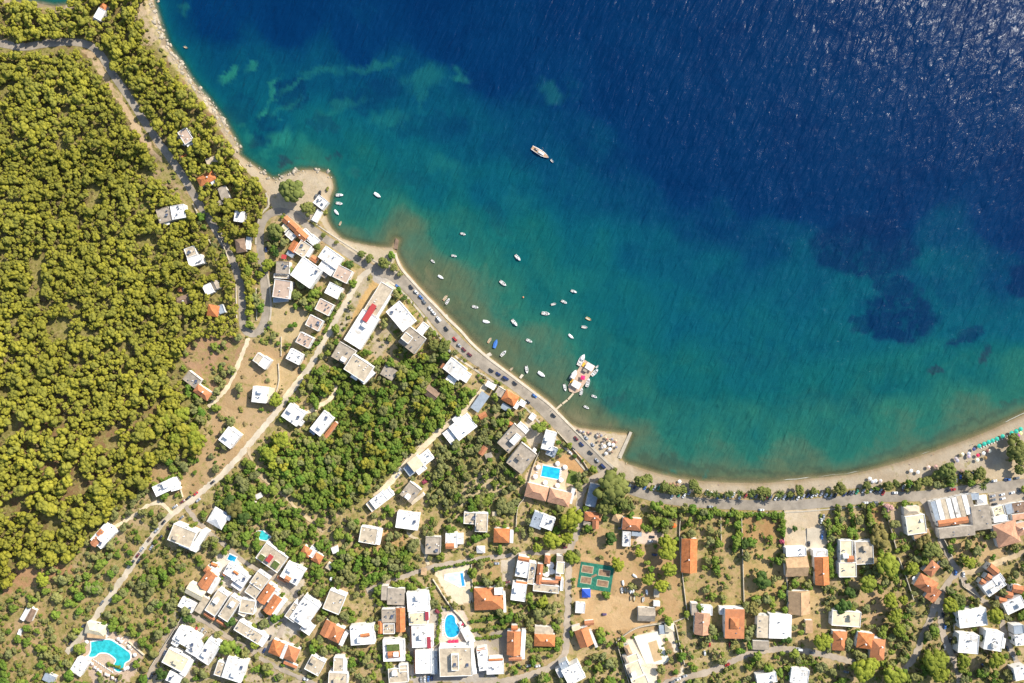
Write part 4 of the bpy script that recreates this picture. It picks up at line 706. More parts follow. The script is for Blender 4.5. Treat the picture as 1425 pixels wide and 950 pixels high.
# wind waves: crests run south-west to north-east, seen from above they glitter towards the sun
mq = N(nt, 'ShaderNodeMapping', vector_type='POINT'); mq.inputs['Rotation'].default_value = (0, 0, math.radians(-58)); nt.links.new(v, mq.inputs['Vector'])
mp = N(nt, 'ShaderNodeMapping', vector_type='POINT'); mp.inputs['Scale'].default_value = (0.32, 1.0, 1.0)
nt.links.new(mq.outputs[0], mp.inputs['Vector']); mv = mp.outputs[0]
wa = noise(nt, mv, 0.26, 2, 0.5, 0.5); wb = noise(nt, v, 1.0, 3, 0.65, 0.3); wc = noise(nt, mv, 0.09, 2, 0.5, 0.3)
calm = mr(nt, noise(nt, v, 0.006, 3, 0.6), .3, .7, .8, 1.15)
hgt = mth(nt, 'ADD', mth(nt, 'ADD', mth(nt, 'MULTIPLY', wa, 1.9), mth(nt, 'MULTIPLY', wb, 0.20)), mth(nt, 'MULTIPLY', wc, 2.6))
hgt = mth(nt, 'MULTIPLY', hgt, mth(nt, 'MULTIPLY', calm, mr(nt, sh, 0, 60, .35, 1)))
b = N(nt, 'ShaderNodeBump'); b.inputs['Strength'].default_value = 1.0; b.inputs['Distance'].default_value = 0.62
nt.links.new(hgt, b.inputs['Height']); nt.links.new(b.outputs[0], p.inputs['Normal'])
nt.links.new(mth(nt, 'MAXIMUM', mr(nt, sh, -1.0, 11, .25, 1), foam), p.inputs['Alpha'])
kp = (wsd[:-1, :-1] > -6) | (wsd[1:, 1:] > -6) | (wsd[:-1, 1:] > -6)
wo = grid_mesh('sea', (QX-712.5)*S, (475-QY)*S, np.zeros(QX.shape), kp, m, {'depth': DEP, 'shore': wsd, 'weed': weed, 'pale': pale}); tag(wo, kind='structure')

# ------------------------------------------------------------------ roads: strips draped over the ground
M_ASPH = surf('asphalt', (.30, .255, .20), 0.24, 0.15, 0.9, 0.2, (.33, .29, .24), 0.5, fine=1.5)
M_ASPO = surf('asphalt_old', (.37, .305, .235), 0.2, 0.12, 0.9, 0.2, (.42, .34, .25), 0.6, fine=1.2)
M_CONC = surf('road_concrete', (.52, .445, .335), 0.2, 0.1, 0.9, 0.2, (.42, .34, .24), 0.6, fine=1.2)
M_DIRT = surf('road_dirt', (.50, .38, .23), 0.25, 0.15, 0.95, 0.1, (.30, .22, .14), 0.6, fine=1.0)
M_DIRTP = surf('road_dirt_pale', (.62, .51, .35), 0.2, 0.15, 0.95, 0.1, (.40, .31, .20), 0.6, fine=1.0)
M_PAVE = surf('pavement', (.44, .385, .30), 0.15, 0.3, 0.9, 0.2, (.38, .32, .25), 0.5)
RM = {'asphalt': M_ASPH, 'asphalt_old': M_ASPO, 'concrete': M_CONC, 'dirt': M_DIRT, 'dirt_pale': M_DIRTP}
def strip(name, pts, w_, mat, dz, ragged=0.0, kerb=None, off=0.0, cross=4):
    L = smooth_line(pts, 3.0); vs = []; fs = []
    for i, (x, y) in enumerate(L):
        a = L[max(i-1, 0)]; b_ = L[min(i+1, len(L)-1)]; dx, dy = b_[0]-a[0], b_[1]-a[1]; l = math.hypot(dx, dy) or 1; nx, ny = -dy/l, dx/l
        for k in range(cross+1):
            t = (k/cross-.5)*w_+off
            if k in (0, cross): t += (rng.random()-.5)*ragged
            vs.append(PG(x+nx*t, y+ny*t, dz))
        if i: 
            r0 = (i-1)*(cross+1); r1 = i*(cross+1)
            for k in range(cross): fs.append((r0+k, r1+k, r1+k+1, r0+k+1))
    if kerb:       # raised strip: give it visible sides
        n = len(vs); vs += [v-Vector((0, 0, kerb+.3)) for v in vs]
        for i in range(1, len(L)):
            for k in (0, cross):
                a_, b2 = (i-1)*(cross+1)+k, i*(cross+1)+k; fs.append((a_, b2, b2+n, a_+n) if k else (b2, a_, a_+n, b2+n))
    o = mesh_obj(name, vs, fs, mat, smooth=False)
    # faces should look up
    me = o.data; bm = bmesh.new(); bm.from_mesh(me)
    for f in bm.faces:
        if abs(f.normal.z) > .5 and f.normal.z < 0: f.normal_flip()
    bm.to_mesh(me); bm.free()
    tag(o, kind='structure'); return o
for i, (n_, pts, w_, mt) in enumerate(ROADS):
    strip(n_, pts, w_, RM[mt], 0.10+0.012*i, ragged=.5 if 'asphalt' == mt else 2.0)
shore_pts = ROADS[1][1]
prom = [(550, 352), (553, 362), (560, 375), (580, 398), (596, 415), (611, 430), (622, 442), (641, 460), (656, 477), (677, 496), (702, 515), (726, 533), (747, 549), (765, 563), (782, 580), (800, 598), (820, 618), (842, 640), (856, 652)]
strip('pavement', prom, 3.4, M_PAVE, 0.42, kerb=.2, off=0)
strip('pavement', [(543, 392), (558, 404), (583, 432), (608, 464), (630, 492), (652, 508), (680, 527), (705, 545), (730, 566), (755, 592), (775, 612), (800, 637), (815, 655)], 2.6, M_PAVE, 0.30, kerb=.12)
strip('pavement', [(366, 462), (374, 450), (377, 428), (375, 400), (371, 375)], 2.4, M_PAVE, 0.35, kerb=.2)
strip('pavement', [(356, 340), (357, 315), (365, 296), (374, 285), (370, 268)], 2.4, M_PAVE, 0.35, kerb=.2)
strip('pavement', [(405, 289), (425, 301), (452, 320), (484, 341), (512, 358), (540, 372), (556, 382)], 1.6, M_PAVE, 0.30, kerb=.12)
strip('pavement', [(930, 709), (1000, 712.5), (1060, 713.5), (1110, 712), (1160, 708), (1235, 701)], 1.6, M_PAVE, 0.30, kerb=.12)
# ------------------------------------------------------------------ buildings
def uv_planar(verts, faces, ang):
    ca, sa = math.cos(ang), math.sin(ang); out = []
    for f in faces:
        n = (Vector(verts[f[1]])-Vector(verts[f[0]])).cross(Vector(verts[f[2]])-Vector(verts[f[0]]))
        t = Vector((-n.y, n.x)) if (n.x*n.x+n.y*n.y) > 1e-9 else Vector((ca, sa))
        t = t.normalized(); out.append([(verts[i][0]*t.x+verts[i][1]*t.y, verts[i][2]) for i in f])
    return out
def pitched(w_, d_, z0, rise, a, cx, cy, hip, over=.45, thick=.18):
    swap = d_ > w_
    L, W = (d_, w_) if swap else (w_, d_)
    L += 2*over; W += 2*over; e = W/2 if hip else 0.0
    if hip and L-2*e < .2: e = L/2-.05
    p = [(-L/2, -W/2, z0), (L/2, -W/2, z0), (L/2, W/2, z0), (-L/2, W/2, z0), (-L/2+e, 0, z0+rise), (L/2-e, 0, z0+rise)]
    q = [(x, y, z-thick) for x, y, z in p[:4]]
    v = p+q
    f = [(0, 1, 5, 4), (2, 3, 4, 5), (1, 2, 5), (3, 0, 4), (0, 3, 7, 4+6-0) if False else (9, 8, 7, 6), (0, 6, 7, 1), (1, 7, 8, 2), (2, 8, 9, 3), (3, 9, 6, 0)]
    if swap: v = [(-y, x, z) for x, y, z in v]
    ca, sa = math.cos(a), math.sin(a)
    v = [(cx+x*ca-y*sa, cy+x*sa+y*ca, z) for x, y, z in v]
    return v, f
def solar_heater(parent, x, y, z, a):
    mb = MB(); ca, sa = math.cos(a), math.sin(a)
    pts = [(-1.0, -.9, .15), (1.0, -.9, .15), (1.0, .9, 1.15), (-1.0, .9, 1.15)]
    vs = [(x+px*ca-py*sa, y+px*sa+py*ca, z+pz) for px, py, pz in pts]
    vs += [(v[0], v[1], v[2]-.1) for v in vs]
    mb.add(vs, [(0, 1, 2, 3), (7, 6, 5, 4), (0, 4, 5, 1), (1, 5, 6, 2), (2, 6, 7, 3), (3, 7, 4, 0)])
    o = mb.build('solar_heater', M_PANEL, parent)
    t = MB(); q = [(-.95, 1.05, 1.2), (.95, 1.05, 1.2)]
    t.tube(*[(x+px*ca-py*sa, y+px*sa+py*ca, z+pz) for px, py, pz in q], .32, n=10)
    for sx in (-.8, .8):
        t.tube((x+sx*ca-1.05*sa, y+sx*sa+1.05*ca, z), (x+sx*ca-1.05*sa, y+sx*sa+1.05*ca, z+1.1), .05, n=4)
    t.build('tank', M_METAL, o)
NHOUSE = 0
def house(label, cat, blocks):
    global NHOUSE; NHOUSE += 1
    r = random.Random(label)
    b0 = blocks[0]; g0 = gh(b0[0], b0[1]); c0 = P(b0[0], b0[1], g0+b0[5])
    org = Vector((c0.x, c0.y, gw(c0.x, c0.y)))
    root = empty(cat.replace(' ', '_'), org); tag(root, label, cat)
    wallmat = surf('wall_plaster', (.74, .71, .66), 0.1, 0.5, 0.85, 0.2, (.5, .45, .38), 0.35, objvar=0.08)
    canopy_only = all(b[6] == 'S' for b in blocks)
    for i, (cx, cy, w_, h_, ang, H, ty, rc) in enumerate(blocks):
        H = H+.023*i; top = g0+H; c = P(cx, cy, top); k = S*(CAMH-top)/CAMH; W, D = w_*k, h_*k; a = -math.radians(ang)
        x, y = c.x-org.x, c.y-org.y; T = top-org.z; base = min(gw(c.x, c.y), org.z)-org.z-1.2
        mat = RC[rc]
        ca, sa = math.cos(a), math.sin(a)
        loc = lambda u, v: (x+u*ca-v*sa, y+u*sa+v*ca)
        if ty == 'S':
            mb = MB(); mb.box(x, y, T-.14, T, W, D, a); mb.build('roof', mat, root)
            pb = MB()
            for u in (-1, 1):
                for v in (-1, 1):
                    px_, py_ = loc(u*(W/2-.2), v*(D/2-.2)); pb.tube((px_, py_, base), (px_, py_, T-.14), .09, n=6)
            pb.build('frame', M_WOOD if rc == 'A' else M_WHITE, root); continue
        if ty in 'HG':
            rise = min(W, D)*(.24 if ty == 'H' else .22); ev = T-rise*.75
            mb = MB(); mb.box(x, y, base, ev-.02, W-.5, D-.5, a); mb.build('wall', wallmat, root)
            v, f = pitched(W-.9, D-.9, ev+.18, rise, a, x, y, ty == 'H')
            rf = mesh_obj('roof', v, f, mat, root, uv=uv_planar(v, f, a))
            rd = MB(); sw = D > W; L = max(W, D); e = (min(W, D)/2 if ty == 'H' else 0)
            if L-2*e > 1.0:
                pa, pb_ = ((0, -(L/2-e)), (0, L/2-e)) if sw else ((-(L/2-e), 0), (L/2-e, 0))
                q0, q1 = loc(*pa), loc(*pb_); rd.tube((*q0, ev+.2+rise), (*q1, ev+.2+rise), .13, n=5); rd.build('ridge', mat, rf)
            if W*D > 60 and r.random() < .6 and rc in 'OTLAN':
                cxx, cyy = loc((r.random()-.5)*W*.4, (r.random()-.5)*D*.4); ch = MB(); ch.box(cxx, cyy, ev, ev+rise+.9, .7, .7, a); ch.box(cxx, cyy, ev+rise+.9, ev+rise+1.02, .9, .9, a)
                ch.build('chimney', M_WHITE, rf)
            if ty == 'G':    # gable triangles
                ww = min(W, D)/2-.3; ll = max(W, D)/2-.28
                for sgn in (-1, 1):
                    gb = MB(); tri = [(sgn*ll, -ww), (sgn*ll, ww), (sgn*ll, 0)]
                    if sw: tri = [(-v2, u2) for u2, v2 in tri]
                    (p0, p1, p2) = [loc(*t_) for t_ in tri]
                    gb.add([(*p0, ev-.05), (*p1, ev-.05), (*p2, ev-.05+rise*.92)], [(0, 1, 2)]); gb.build('gable', wallmat, root)
        elif ty == 'F':
            mb = MB(); mb.box(x, y, base, T-.5, W, D, a); mb.build('wall', wallmat, root)
            rb = MB(); rb.box(x, y, T-.5, T-.38, W-.02, D-.02, a); rf = rb.build('roof', mat, root)
            pp = MB(); t_ = .28
            for u, v, ww, dd_ in ((0, -D/2+t_/2, W+.04, t_), (0, D/2-t_/2, W+.04, t_), (-W/2+t_/2, 0, t_, D-2*t_-.01), (W/2-t_/2, 0, t_, D-2*t_-.01)):
                px_, py_ = loc(u, v); pp.box(px_, py_, T-.5, T, ww, dd_, a)
            pp.build('parapet', M_WHITE if rc in 'WCKB' else mat, root)
            area = W*D
            if area > 55:
                if r.random() < .30:
                    u, v = loc((.5 if r.random() < .5 else -.5)*(W-5)*.9, (r.random()-.5)*(D-5)*.9); solar_heater(rf, u, v, T-.38, -.2+r.random()*.4+math.pi)
                if area > 120 and r.random() < .7 and not (H > 10):
                    u, v = loc((r.random()-.5)*W*.55, (r.random()-.5)*D*.55); hb = MB(); hb.box(u, v, T-.38, T+1.9, 2.6+r.random()*1.5, 2.4+r.random(), a); hb.box(u, v, T+1.9, T+2.02, 3.9, 3.3, a); hb.build('stair_hood', M_WHITE if r.random() < .6 else mat, rf)
                for q in range(r.randint(2, 6)):
                    u, v = loc((r.random()-.5)*W*.8, (r.random()-.5)*D*.8)
                    if r.random() < .3:
                        tb = MB(); tb.tube((u, v, T-.38), (u, v, T+.9), .55, n=12); tb.build('water_tank', M_METAL, rf)
                    else:
                        tb = MB(); tb.box(u, v, T-.38, T+.25, .9, .5, a+r.random()); tb.build('air_conditioner', M_WHITE if r.random() < .5 else M_METAL, rf)
        else:
            mb = MB(); mb.box(x, y, base, T-.2, W-.3, D-.3, a); mb.build('wall', wallmat if rc != 'R' else M_RED, root)
            rb = MB(); rb.box(x, y, T-.2, T, W, D, a); rf = rb.build('roof', mat, root)
            if W*D > 90:
                cr = MB(); n_ = 3
                for q in range(n_): 
                    u, v = loc((r.random()-.5)*W*.7, (r.random()-.5)*D*.7); cr.box(u, v, T, T+.3+.3*r.random(), 1.0, .6, a)
                cr.build('roof_vent', M_METAL, rf)
        if i == 0 and H > 3.1 and min(W, D) > 3.5:
            hw, hd = (W/2-.25, D/2-.25) if ty in 'HG' else ((W/2, D/2) if ty == 'F' else (W/2-.15, D/2-.15))
            zc = T-1.9 if ty not in 'HG' else T-2.6
            zc = max(zc, 1.2)
            for su, sv in ((1, 0), (-1, 0), (0, 1), (0, -1)):
                wl = min(1.8, (D if su else W)*.3); px_, py_ = loc(su*(hw+.03), sv*(hd+.03))
                wb_ = MB(); wb_.box(px_, py_, zc-.6, zc+.6, .1 if su else wl, wl if su else .1, a); wo_ = wb_.build('window', M_GLASS, root)
                fb = MB(); fb.box(*loc(su*(hw+.05), sv*(hd+.05)), zc-.72, zc-.62, .22 if su else wl+.2, wl+.2 if su else .22, a); fb.build('sill', M_WHITE, wo_)
            px_, py_ = loc(W*.22, -hd-.03); db = MB(); db.box(px_, py_, -.1, 2.05, 1.0, .1, a); db.build('door', M_WOOD, root)
    return root
for lab, cat, bl in HOUSES: house(lab, cat, bl)

# walls round the plots
WALLS = [
 ('long pale wall down the western side of the big parking yard', [(1092, 710), (1092, 763), (1097, 830), (1098, 862)], 1.6),
 ('thin pale wall between the two orchards by the shore road', [(1032, 713), (1034, 780), (1036, 850)], 1.5),
 ('short pale wall in the western orchard by the shore road', [(1003, 713), (1004, 760)], 1.5),
 ('pale wall along the narrow drive of the orange barn', [(948, 708), (946, 760), (956, 850), (958, 862)], 1.5),
 ('low cream wall closing the upper resort garden', [(860, 891), (884, 875), (912, 869), (937, 866), (945, 892), (953, 925)], 2.2),
 ('white wall on the western side of the resort', [(858, 893), (866, 920), (876, 952)], 2.2),
 ('grey white wall climbing beside the village pine slope', [(256, 853), (240, 880), (224, 905), (208, 930)], 2.0),
 ('long white garden wall of the pool apartments', [(751, 628), (741, 652), (731, 690), (721, 705), (718, 735)], 2.0),
 ('white wall with gate pillars by the shore road corner', [(775, 600), (795, 622), (812, 642), (818, 652), (813, 664)], 1.6),
 ('low wall round the resort poolside in the bottom west', [(178, 893), (192, 905), (200, 912)], 1.4),
 ('retaining wall beside the terracotta villa and the pine plot', [(1251, 776), (1262, 805), (1272, 835)], 2.2),
 ('wall along the yard of the cream gabled building', [(1231, 704), (1240, 735), (1248, 765)], 2.0),
 ('wall along the restaurant side street', [(1303, 735), (1315, 752), (1326, 775)], 2.0),
 ('white wall beside the dirt path to the white cube house', [(387, 505), (388, 530), (384, 545)], 1.2),
 ('low field wall by the white halves house', [(391, 468), (391, 495)], 1.2),
 ('pale wall beside the upper road garden terraces', [(287, 328), (296, 345), (300, 362)], 1.5),
 ('second pale garden terrace wall by the upper road', [(300, 320), (312, 345), (318, 362)], 1.5),
 ('white wall with steps by the upper road villa', [(268, 283), (275, 300), (268, 307)], 1.6),
 ('white retaining wall above the fishing cove', [(328, 222), (339, 237)], 2.0),
 ('pale wall at the hairpin bottom by the woods', [(328, 395), (329, 445)], 1.2),
 ('pale wall inside the hairpin by the woods', [(356, 400), (357, 445)], 1.2),
 ('white wall beside the vegetable plot of the cut corner house', [(247, 668), (254, 692)], 1.2),
 ('pale wall splitting the empty pool plot and the villa lawn', [(656, 785), (658, 838)], 1.4),
 ('slanting pale wall between the garden and the oval pool', [(602, 806), (628, 846), (640, 858), (662, 890)], 1.8),
 ('pale edge wall of the sandy lane over the grove', [(668, 542), (640, 572), (605, 600), (575, 628), (558, 648)], 1.0),
 ('low white wall around the round green road island', [(1338, 806), (1340, 815), (1350, 822), (1368, 835)], 1.2),
 ('pale wall north of the matching pair of white houses', [(1338, 855), (1328, 870), (1330, 890)], 1.4),
 ('short pale wall north of the tin roofed boat yard', [(937, 866), (960, 857)], 1.4),
]
for lab, pts, hh in WALLS:
    L = smooth_line(pts, 6) if len(pts) > 2 else pts
    mb = MB(); org = PG(*pts[0])
    for (x0, y0), (x1, y1) in zip(L[:-1], L[1:]):
        a_, b_ = PG(x0, y0, hh)-org, PG(x1, y1, hh)-org; d = b_-a_; l = math.hypot(d.x, d.y)
        if l < .01: continue
        nx, ny = -d.y/l*.22, d.x/l*.22
        vs = []
        for q, z in ((a_, a_.z-hh-1), (a_, a_.z), (b_, b_.z-hh-1), (b_, b_.z)):
            vs += [(q.x+nx, q.y+ny, z), (q.x-nx, q.y-ny, z)]
        mb.add(vs, [(0, 2, 3, 1), (4, 5, 7, 6), (2, 6, 7, 3), (0, 4, 6, 2), (1, 3, 7, 5)])
    o = mb.build('garden_wall', M_STONE, None, loc=org); tag(o, lab, 'wall')

# pools
for n_, lab, poly, col in POOLS:
    cx, cy = sum(q[0] for q in poly)/len(poly), sum(q[1] for q in poly)/len(poly); g0 = gh(cx, cy)
    org = P(cx, cy, g0); root = empty(n_, org); tag(root, lab, 'swimming pool')
    if len(poly) > 6: poly2 = smooth_line(poly+[poly[0]], 2.0)[:-1]
    else: poly2 = poly
    pts = [P(x, y, g0)-org for x, y in poly2]
    key = 'pool_water_%03d%03d%03d' % tuple(int(c*255) for c in col)
    mw, nt, pw = newmat(key)
    nn = noise(nt, wpos(nt), .35, 3, .6)
    nt.links.new(mixc(nt, mr(nt, nn, .35, .65), tuple(c*.8 for c in col), tuple(min(1, c*1.15) for c in col)), pw.inputs['Base Color']); pw.inputs['Roughness'].default_value = .08
    MB_ = MB(); MB_.prism([(q.x, q.y) for q in pts][::-1], .0, .32); MB_.build('water', mw, root)
    cp = MB(); n = len(pts)
    def outn(i, d):
        a_, b_ = pts[i-1], pts[(i+1) % n]; t = (b_-a_); l = math.hypot(t.x, t.y) or 1
        s_ = 1 if sum(pts[k].x*pts[(k+1) % n].y-pts[(k+1) % n].x*pts[k].y for k in range(n)) > 0 else -1
        return (pts[i].x+s_*t.y/l*d, pts[i].y-s_*t.x/l*d)
    o1 = [outn(i, .0) for i in range(n)]; o2 = [outn(i, .75) for i in range(n)]
    for i in range(n):
        j = (i+1) % n
        cp.add([(*o1[i], .42), (*o1[j], .42), (*o2[j], .42), (*o2[i], .42), (*o1[i], .0), (*o1[j], .0), (*o2[j], -.5), (*o2[i], -.5)], [(0, 1, 2, 3), (3, 2, 6, 7), (1, 0, 4, 5)])
    cp.build('coping', M_WHITE, root)
    if 'trapezoid' in lab:
        de = MB(); de.prism([(q.x, q.y) for q in [P(x, y, g0)-org for x, y in [(640.5, 797.5), (644, 797), (647, 814.5), (643, 815)]]][::-1], .3, .335); de.build('deep_end', plain('deep_water', (.03, .30, .60), .08), root)
# paving sheets
def slab(name, poly, mat, dz, label=None, cat=None, kind='structure', parent=None, at=None):
    cx, cy = sum(q[0] for q in poly)/len(poly), sum(q[1] for q in poly)/len(poly); g0 = gh(*at) if at else max(gh(x, y) for x, y in poly+[(cx, cy)])
    org = P(cx, cy, g0); pts = [P(x, y, g0)-org for x, y in poly]
    mb = MB(); mb.prism([(q.x, q.y) for q in pts][::-1], -1.0, dz); o = mb.build(name, mat, parent, loc=org)
    if kind: tag(o, kind=kind)
    if label: tag(o, label, cat)
    return o
M_COURT = surf('court_green', (.03, .17, .11), 0.35, 0.4, 0.85, 0.2, (.05, .15, .09), 0.4)
M_CLAY = surf('clay', (.28, .17, .10), 0.35, 0.5)
M_LINE = plain('line_paint', (.46, .42, .28), 0.8)
g0 = gh(829, 802); org = P(829, 802, g0); ct = empty('sports_court', org); tag(ct, 'green sports court with four brown practice squares beside the lane', 'sports court')
def cslab(name, poly, mat, z0, z1, parent=ct):
    mb = MB(); pts = [P(x, y, g0)-org for x, y in poly]; mb.prism([(q.x, q.y) for q in pts][::-1], z0, z1); return mb.build(name, mat, parent)
cslab('court_surface', COURT, M_COURT, -.6, .20)
for cx, cy, w_, h_ in ((817.5, 792, 15, 9), (841, 797, 15, 8), (815.5, 807, 14, 8.5), (838.5, 811.5, 15, 8)):
    ln = cslab('border_line', rect_px(cx, cy, w_+1.4, h_+1.4, 9), M_LINE, .19, .215)
    cslab('practice_square', rect_px(cx, cy, w_, h_, 9), M_CLAY, .19, .232)
cslab('centre_mat', rect_px(827, 801, 8, 3, -25), M_CLAY, .19, .226)
slab('lawn', [(793, 654), (807, 658), (802, 676), (787, 671)], surf('lawn', (.13, .17, .03), .2, .5), .12)
slab('pool_deck', rect_px(766, 664, 44, 34, 12), surf('deck_peach', (.62, .44, .29), .12, .6), .25, at=(766.5, 657))
slab('parking_bay', [(1376, 688), (1425, 678), (1425, 690), (1400, 700), (1378, 704)], M_ASPO, .1)
slab('driveway', [(1123, 735), (1150, 735), (1152, 762), (1123, 762)], M_CONC, .1)
slab('courtyard', [(882, 885), (915, 878), (926, 905), (932, 918), (905, 935), (895, 915)], surf('courtyard', (.74, .68, .54), .08, .4), .9, at=(911, 905))
slab('sunken_court', rect_px(911.5, 905, 12, 28, -17), surf('sunken', (.52, .36, .19), .12, .4), 1.0, at=(911, 905))
slab('patio', [(887, 741), (915, 742), (914, 752), (884, 758)], surf('patio', (.60, .45, .34), .1, .5), .1)

# the pontoon and the quay
root = empty('floating_pontoon', ((810-712.5)*S, (475-523)*S, 0)); tag(root, 'floating wooden pontoon with white shade roofs moored off the shore road', 'pontoon')
oo = root.location
def loc_px(pts): return [((x-712.5)*S-oo.x, (475-y)*S-oo.y) for x, y in pts]
M_DECK = surf('deck_planks', (.52, .37, .26), .2, 1.0, .85)
mb = MB(); mb.prism(loc_px([(813.5, 500.5), (828.5, 509.5), (818, 528), (806, 544.5), (799, 547), (792, 544), (790.5, 537), (797, 524)])[::-1], -.5, .7); mb.build('deck', M_DECK, root)
for q, (cx, cy, w_, h_, a_, m_) in enumerate([(820, 510, 11, 9, 31, M_WROOF), (801.5, 534.5, 12, 9, 31, M_WROOF), (798, 522, 6, 9, 31, M_WROOF)]):
    pts = loc_px(rect_px(cx, cy, w_, h_, a_)); rb = MB(); rb.prism(pts[::-1], 2.7, 2.85); o = rb.build('shade_roof', m_, root); fb = MB()
    for x, y in pts: fb.tube((x*.97+.0, y, .7), (x*.97, y, 2.7), .07, n=6)
    fb.build('frame', M_METAL, o)
kb = MB(); kb.prism(loc_px(rect_px(814, 515, 6, 4, 31))[::-1], .7, 2.3); kb.build('cabin', M_GREY, root)
kb = MB(); kb.prism(loc_px(rect_px(812, 507, 3, 6, 31))[::-1], .7, 1.2); kb.build('bench', plain('yellow_paint', (.75, .42, .04)), root)
kb = MB(); kb.prism(loc_px(rect_px(795.5, 530, 2.5, 6, 31))[::-1], .7, 1.2); kb.build('bench', plain('yellow_paint', (.75, .42, .04)), root)
gp = MB(); gx = [(797.5, 547.5), (790, 556), (782, 562), (774, 569), (768, 566)]
for (x0, y0), (x1, y1) in zip(gx[:-2], gx[1:-1]):
    a_, b_ = Vector(((x0-712.5)*S, (475-y0)*S, 0)), Vector(((x1-712.5)*S, (475-y1)*S, 0)); d = b_-a_; c = (a_+b_)/2; gp.box(c.x, c.y, .35, .6, d.length+.6, 1.5, math.atan2(d.y, d.x))
for x0, y0 in gx[:-1]: gp.tube(((x0-712.5)*S, (475-y0)*S, -3), ((x0-712.5)*S, (475-y0)*S, .4), .15, n=6)
o = gp.build('gangway', surf('gangway', (.55, .45, .30), .2, 1.0)); tag(o, 'narrow pale gangway from the shore road to the pontoon', 'gangway')
def jetty(lab, poly, z=.8, mat=M_PAVE, cat='jetty'):
    pts = [((x-712.5)*S, (475-y)*S) for x, y in poly]; mb = MB(); mb.prism(pts[::-1], -3, z); o = mb.build('jetty', mat); tag(o, lab, cat)
jetty('long straight concrete jetty at the end of the town beach', [(876, 600), (879.5, 601.5), (864, 638), (859, 636)], 1.1)
jetty('short stone jetty with a square head by the covered blue boat', [(668, 496), (673, 500), (685, 494), (682, 490), (674, 494)], .6, M_STONE)
jetty('tiny stone landing by the red parked car', [(616, 440), (619, 443), (624, 440), (622, 437)], .6, M_STONE)
jetty('tiny stone landing between the two small jetties', [(722, 525), (725, 527), (729, 522), (726, 520)], .5, M_STONE)
jetty('crumbling rocky groyne closing the small northern beach', [(548, 346), (553, 347), (555, 334), (551, 331)], .7, M_BROWN)
for lab, hs_, m_, pts in (('clipped green hedge between the two shore orchards', 1.8, 0, [(1027, 716), (1027, 758)]),):
    pass
# ------------------------------------------------------------------ vegetation
def ico(sub):
    bm = bmesh.new(); bmesh.ops.create_icosphere(bm, subdivisions=sub, radius=1.0)
    v = np.array([q.co[:] for q in bm.verts]); f = np.array([[q.index for q in fc.verts] for fc in bm.faces]); bm.free(); return v, f
ICO2 = ico(2); ICO1 = ico(1)
def crown_arrays(seed, n, cr, shape, tufts, tuft_size, jit=.28):
    """n leaf clumps of radius ~cr spread through a unit-radius crown; shape(u)->(centre, radius) ; plus loose leaf tufts"""
    r = np.random.RandomState(seed); V = []; F = []; k = 0; cs = []
    for i in range(n):
        c, rad = shape(r, i, n, cr)
        iv, if_ = ICO2
        jv = iv*(1+(r.rand(len(iv), 1)-.5)*2*jit)*rad*np.array([1, 1, .78])*(1+(r.rand(1, 3)-.5)*.35)
        V.append(jv+c); F.append(if_+k); k += len(iv); cs.append((c, rad))
    T = []; 
    for i in range(tufts):
        c, rad = cs[r.randint(len(cs))]; d = r.randn(3); d[2] = abs(d[2])*.9; d /= np.linalg.norm(d)
        p_ = c+d*rad*(.85+.35*r.rand())*np.array([1, 1, .8]); s_ = tuft_size*(.6+.8*r.rand())
        a = r.randn(3); a /= np.linalg.norm(a); b = np.cross(a, d); b /= np.linalg.norm(b)+1e-9; a = np.cross(d, b)+d*(r.rand()-.5)
        V.append(np.array([p_-a*s_-b*s_*.6, p_+a*s_-b*s_*.6, p_+b*s_])); F.append(np.array([[k, k+1, k+2]])); k += 3
    return np.concatenate(V), np.concatenate(F)
def crown_mesh(name, V, F, mat):
    me = bpy.data.meshes.new(name); me.vertices.add(len(V)); me.vertices.foreach_set('co', V.astype(np.float32).ravel())
    me.loops.add(F.size); me.loops.foreach_set('vertex_index', F.astype(np.int32).ravel())
    me.polygons.add(len(F)); me.polygons.foreach_set('loop_start', np.arange(0, F.size, 3, dtype=np.int32))
    me.materials.append(mat); me.update(); return me
def dome(flat, zc, spread=1.0):
    def f(r, i, n, cr):
        a = r.rand()*2*math.pi; u = math.sqrt((i+.5)/n)*spread*(1-cr*.75); u *= (.85+.3*r.rand())
        z = zc+flat*math.sqrt(max(0, 1-u*u))*(0.55+.45*r.rand())
        return np.array([math.cos(a+i*2.4)*u, math.sin(a+i*2.4)*u, z]), cr*(.6+.75*r.rand())
    return f
def trunk_arrays(seed, h, r0, limbs):
    r = random.Random(seed); mb = MB(); bend = (r.random()-.5)*.16
    pts = [(0, 0, -.25), (bend*.4, 0, h*.35), (bend, bend*.5, h*.7), (bend*1.2, bend, h*1.05)]
    rad = [r0*1.25, r0, r0*.75, r0*.4]
    for i in range(3): mb.tube(pts[i], pts[i+1], rad[i], rad[i+1], 7, cap=(i != 1))
    for k in range(limbs):
        a = 6.283*k/limbs+r.random(); z = h*(.55+.35*r.random()); l = .45+.25*r.random()
        mb.tube((bend*.8, bend*.4, z), (math.cos(a)*l, math.sin(a)*l, z+.30), r0*.45, r0*.18, 5)
    return mb
M_BARK = surf('bark', (.13, .09, .06), .3, 2.0, .9, .1)
L_PINE = leaf_mat('pine_leaves', (.205, .195, .021), (.275, .25, .027), (.14, .145, .028))
L_PINE2 = leaf_mat('pine_leaves_bright', (.18, .205, .02), (.24, .25, .026), (.13, .165, .022))
L_CIT = leaf_mat('citrus_leaves', (.06, .125, .015), (.125, .20, .025), (.20, .215, .035))
L_OLI = leaf_mat('olive_leaves', (.125, .14, .045), (.19, .20, .08), (.21, .20, .055))
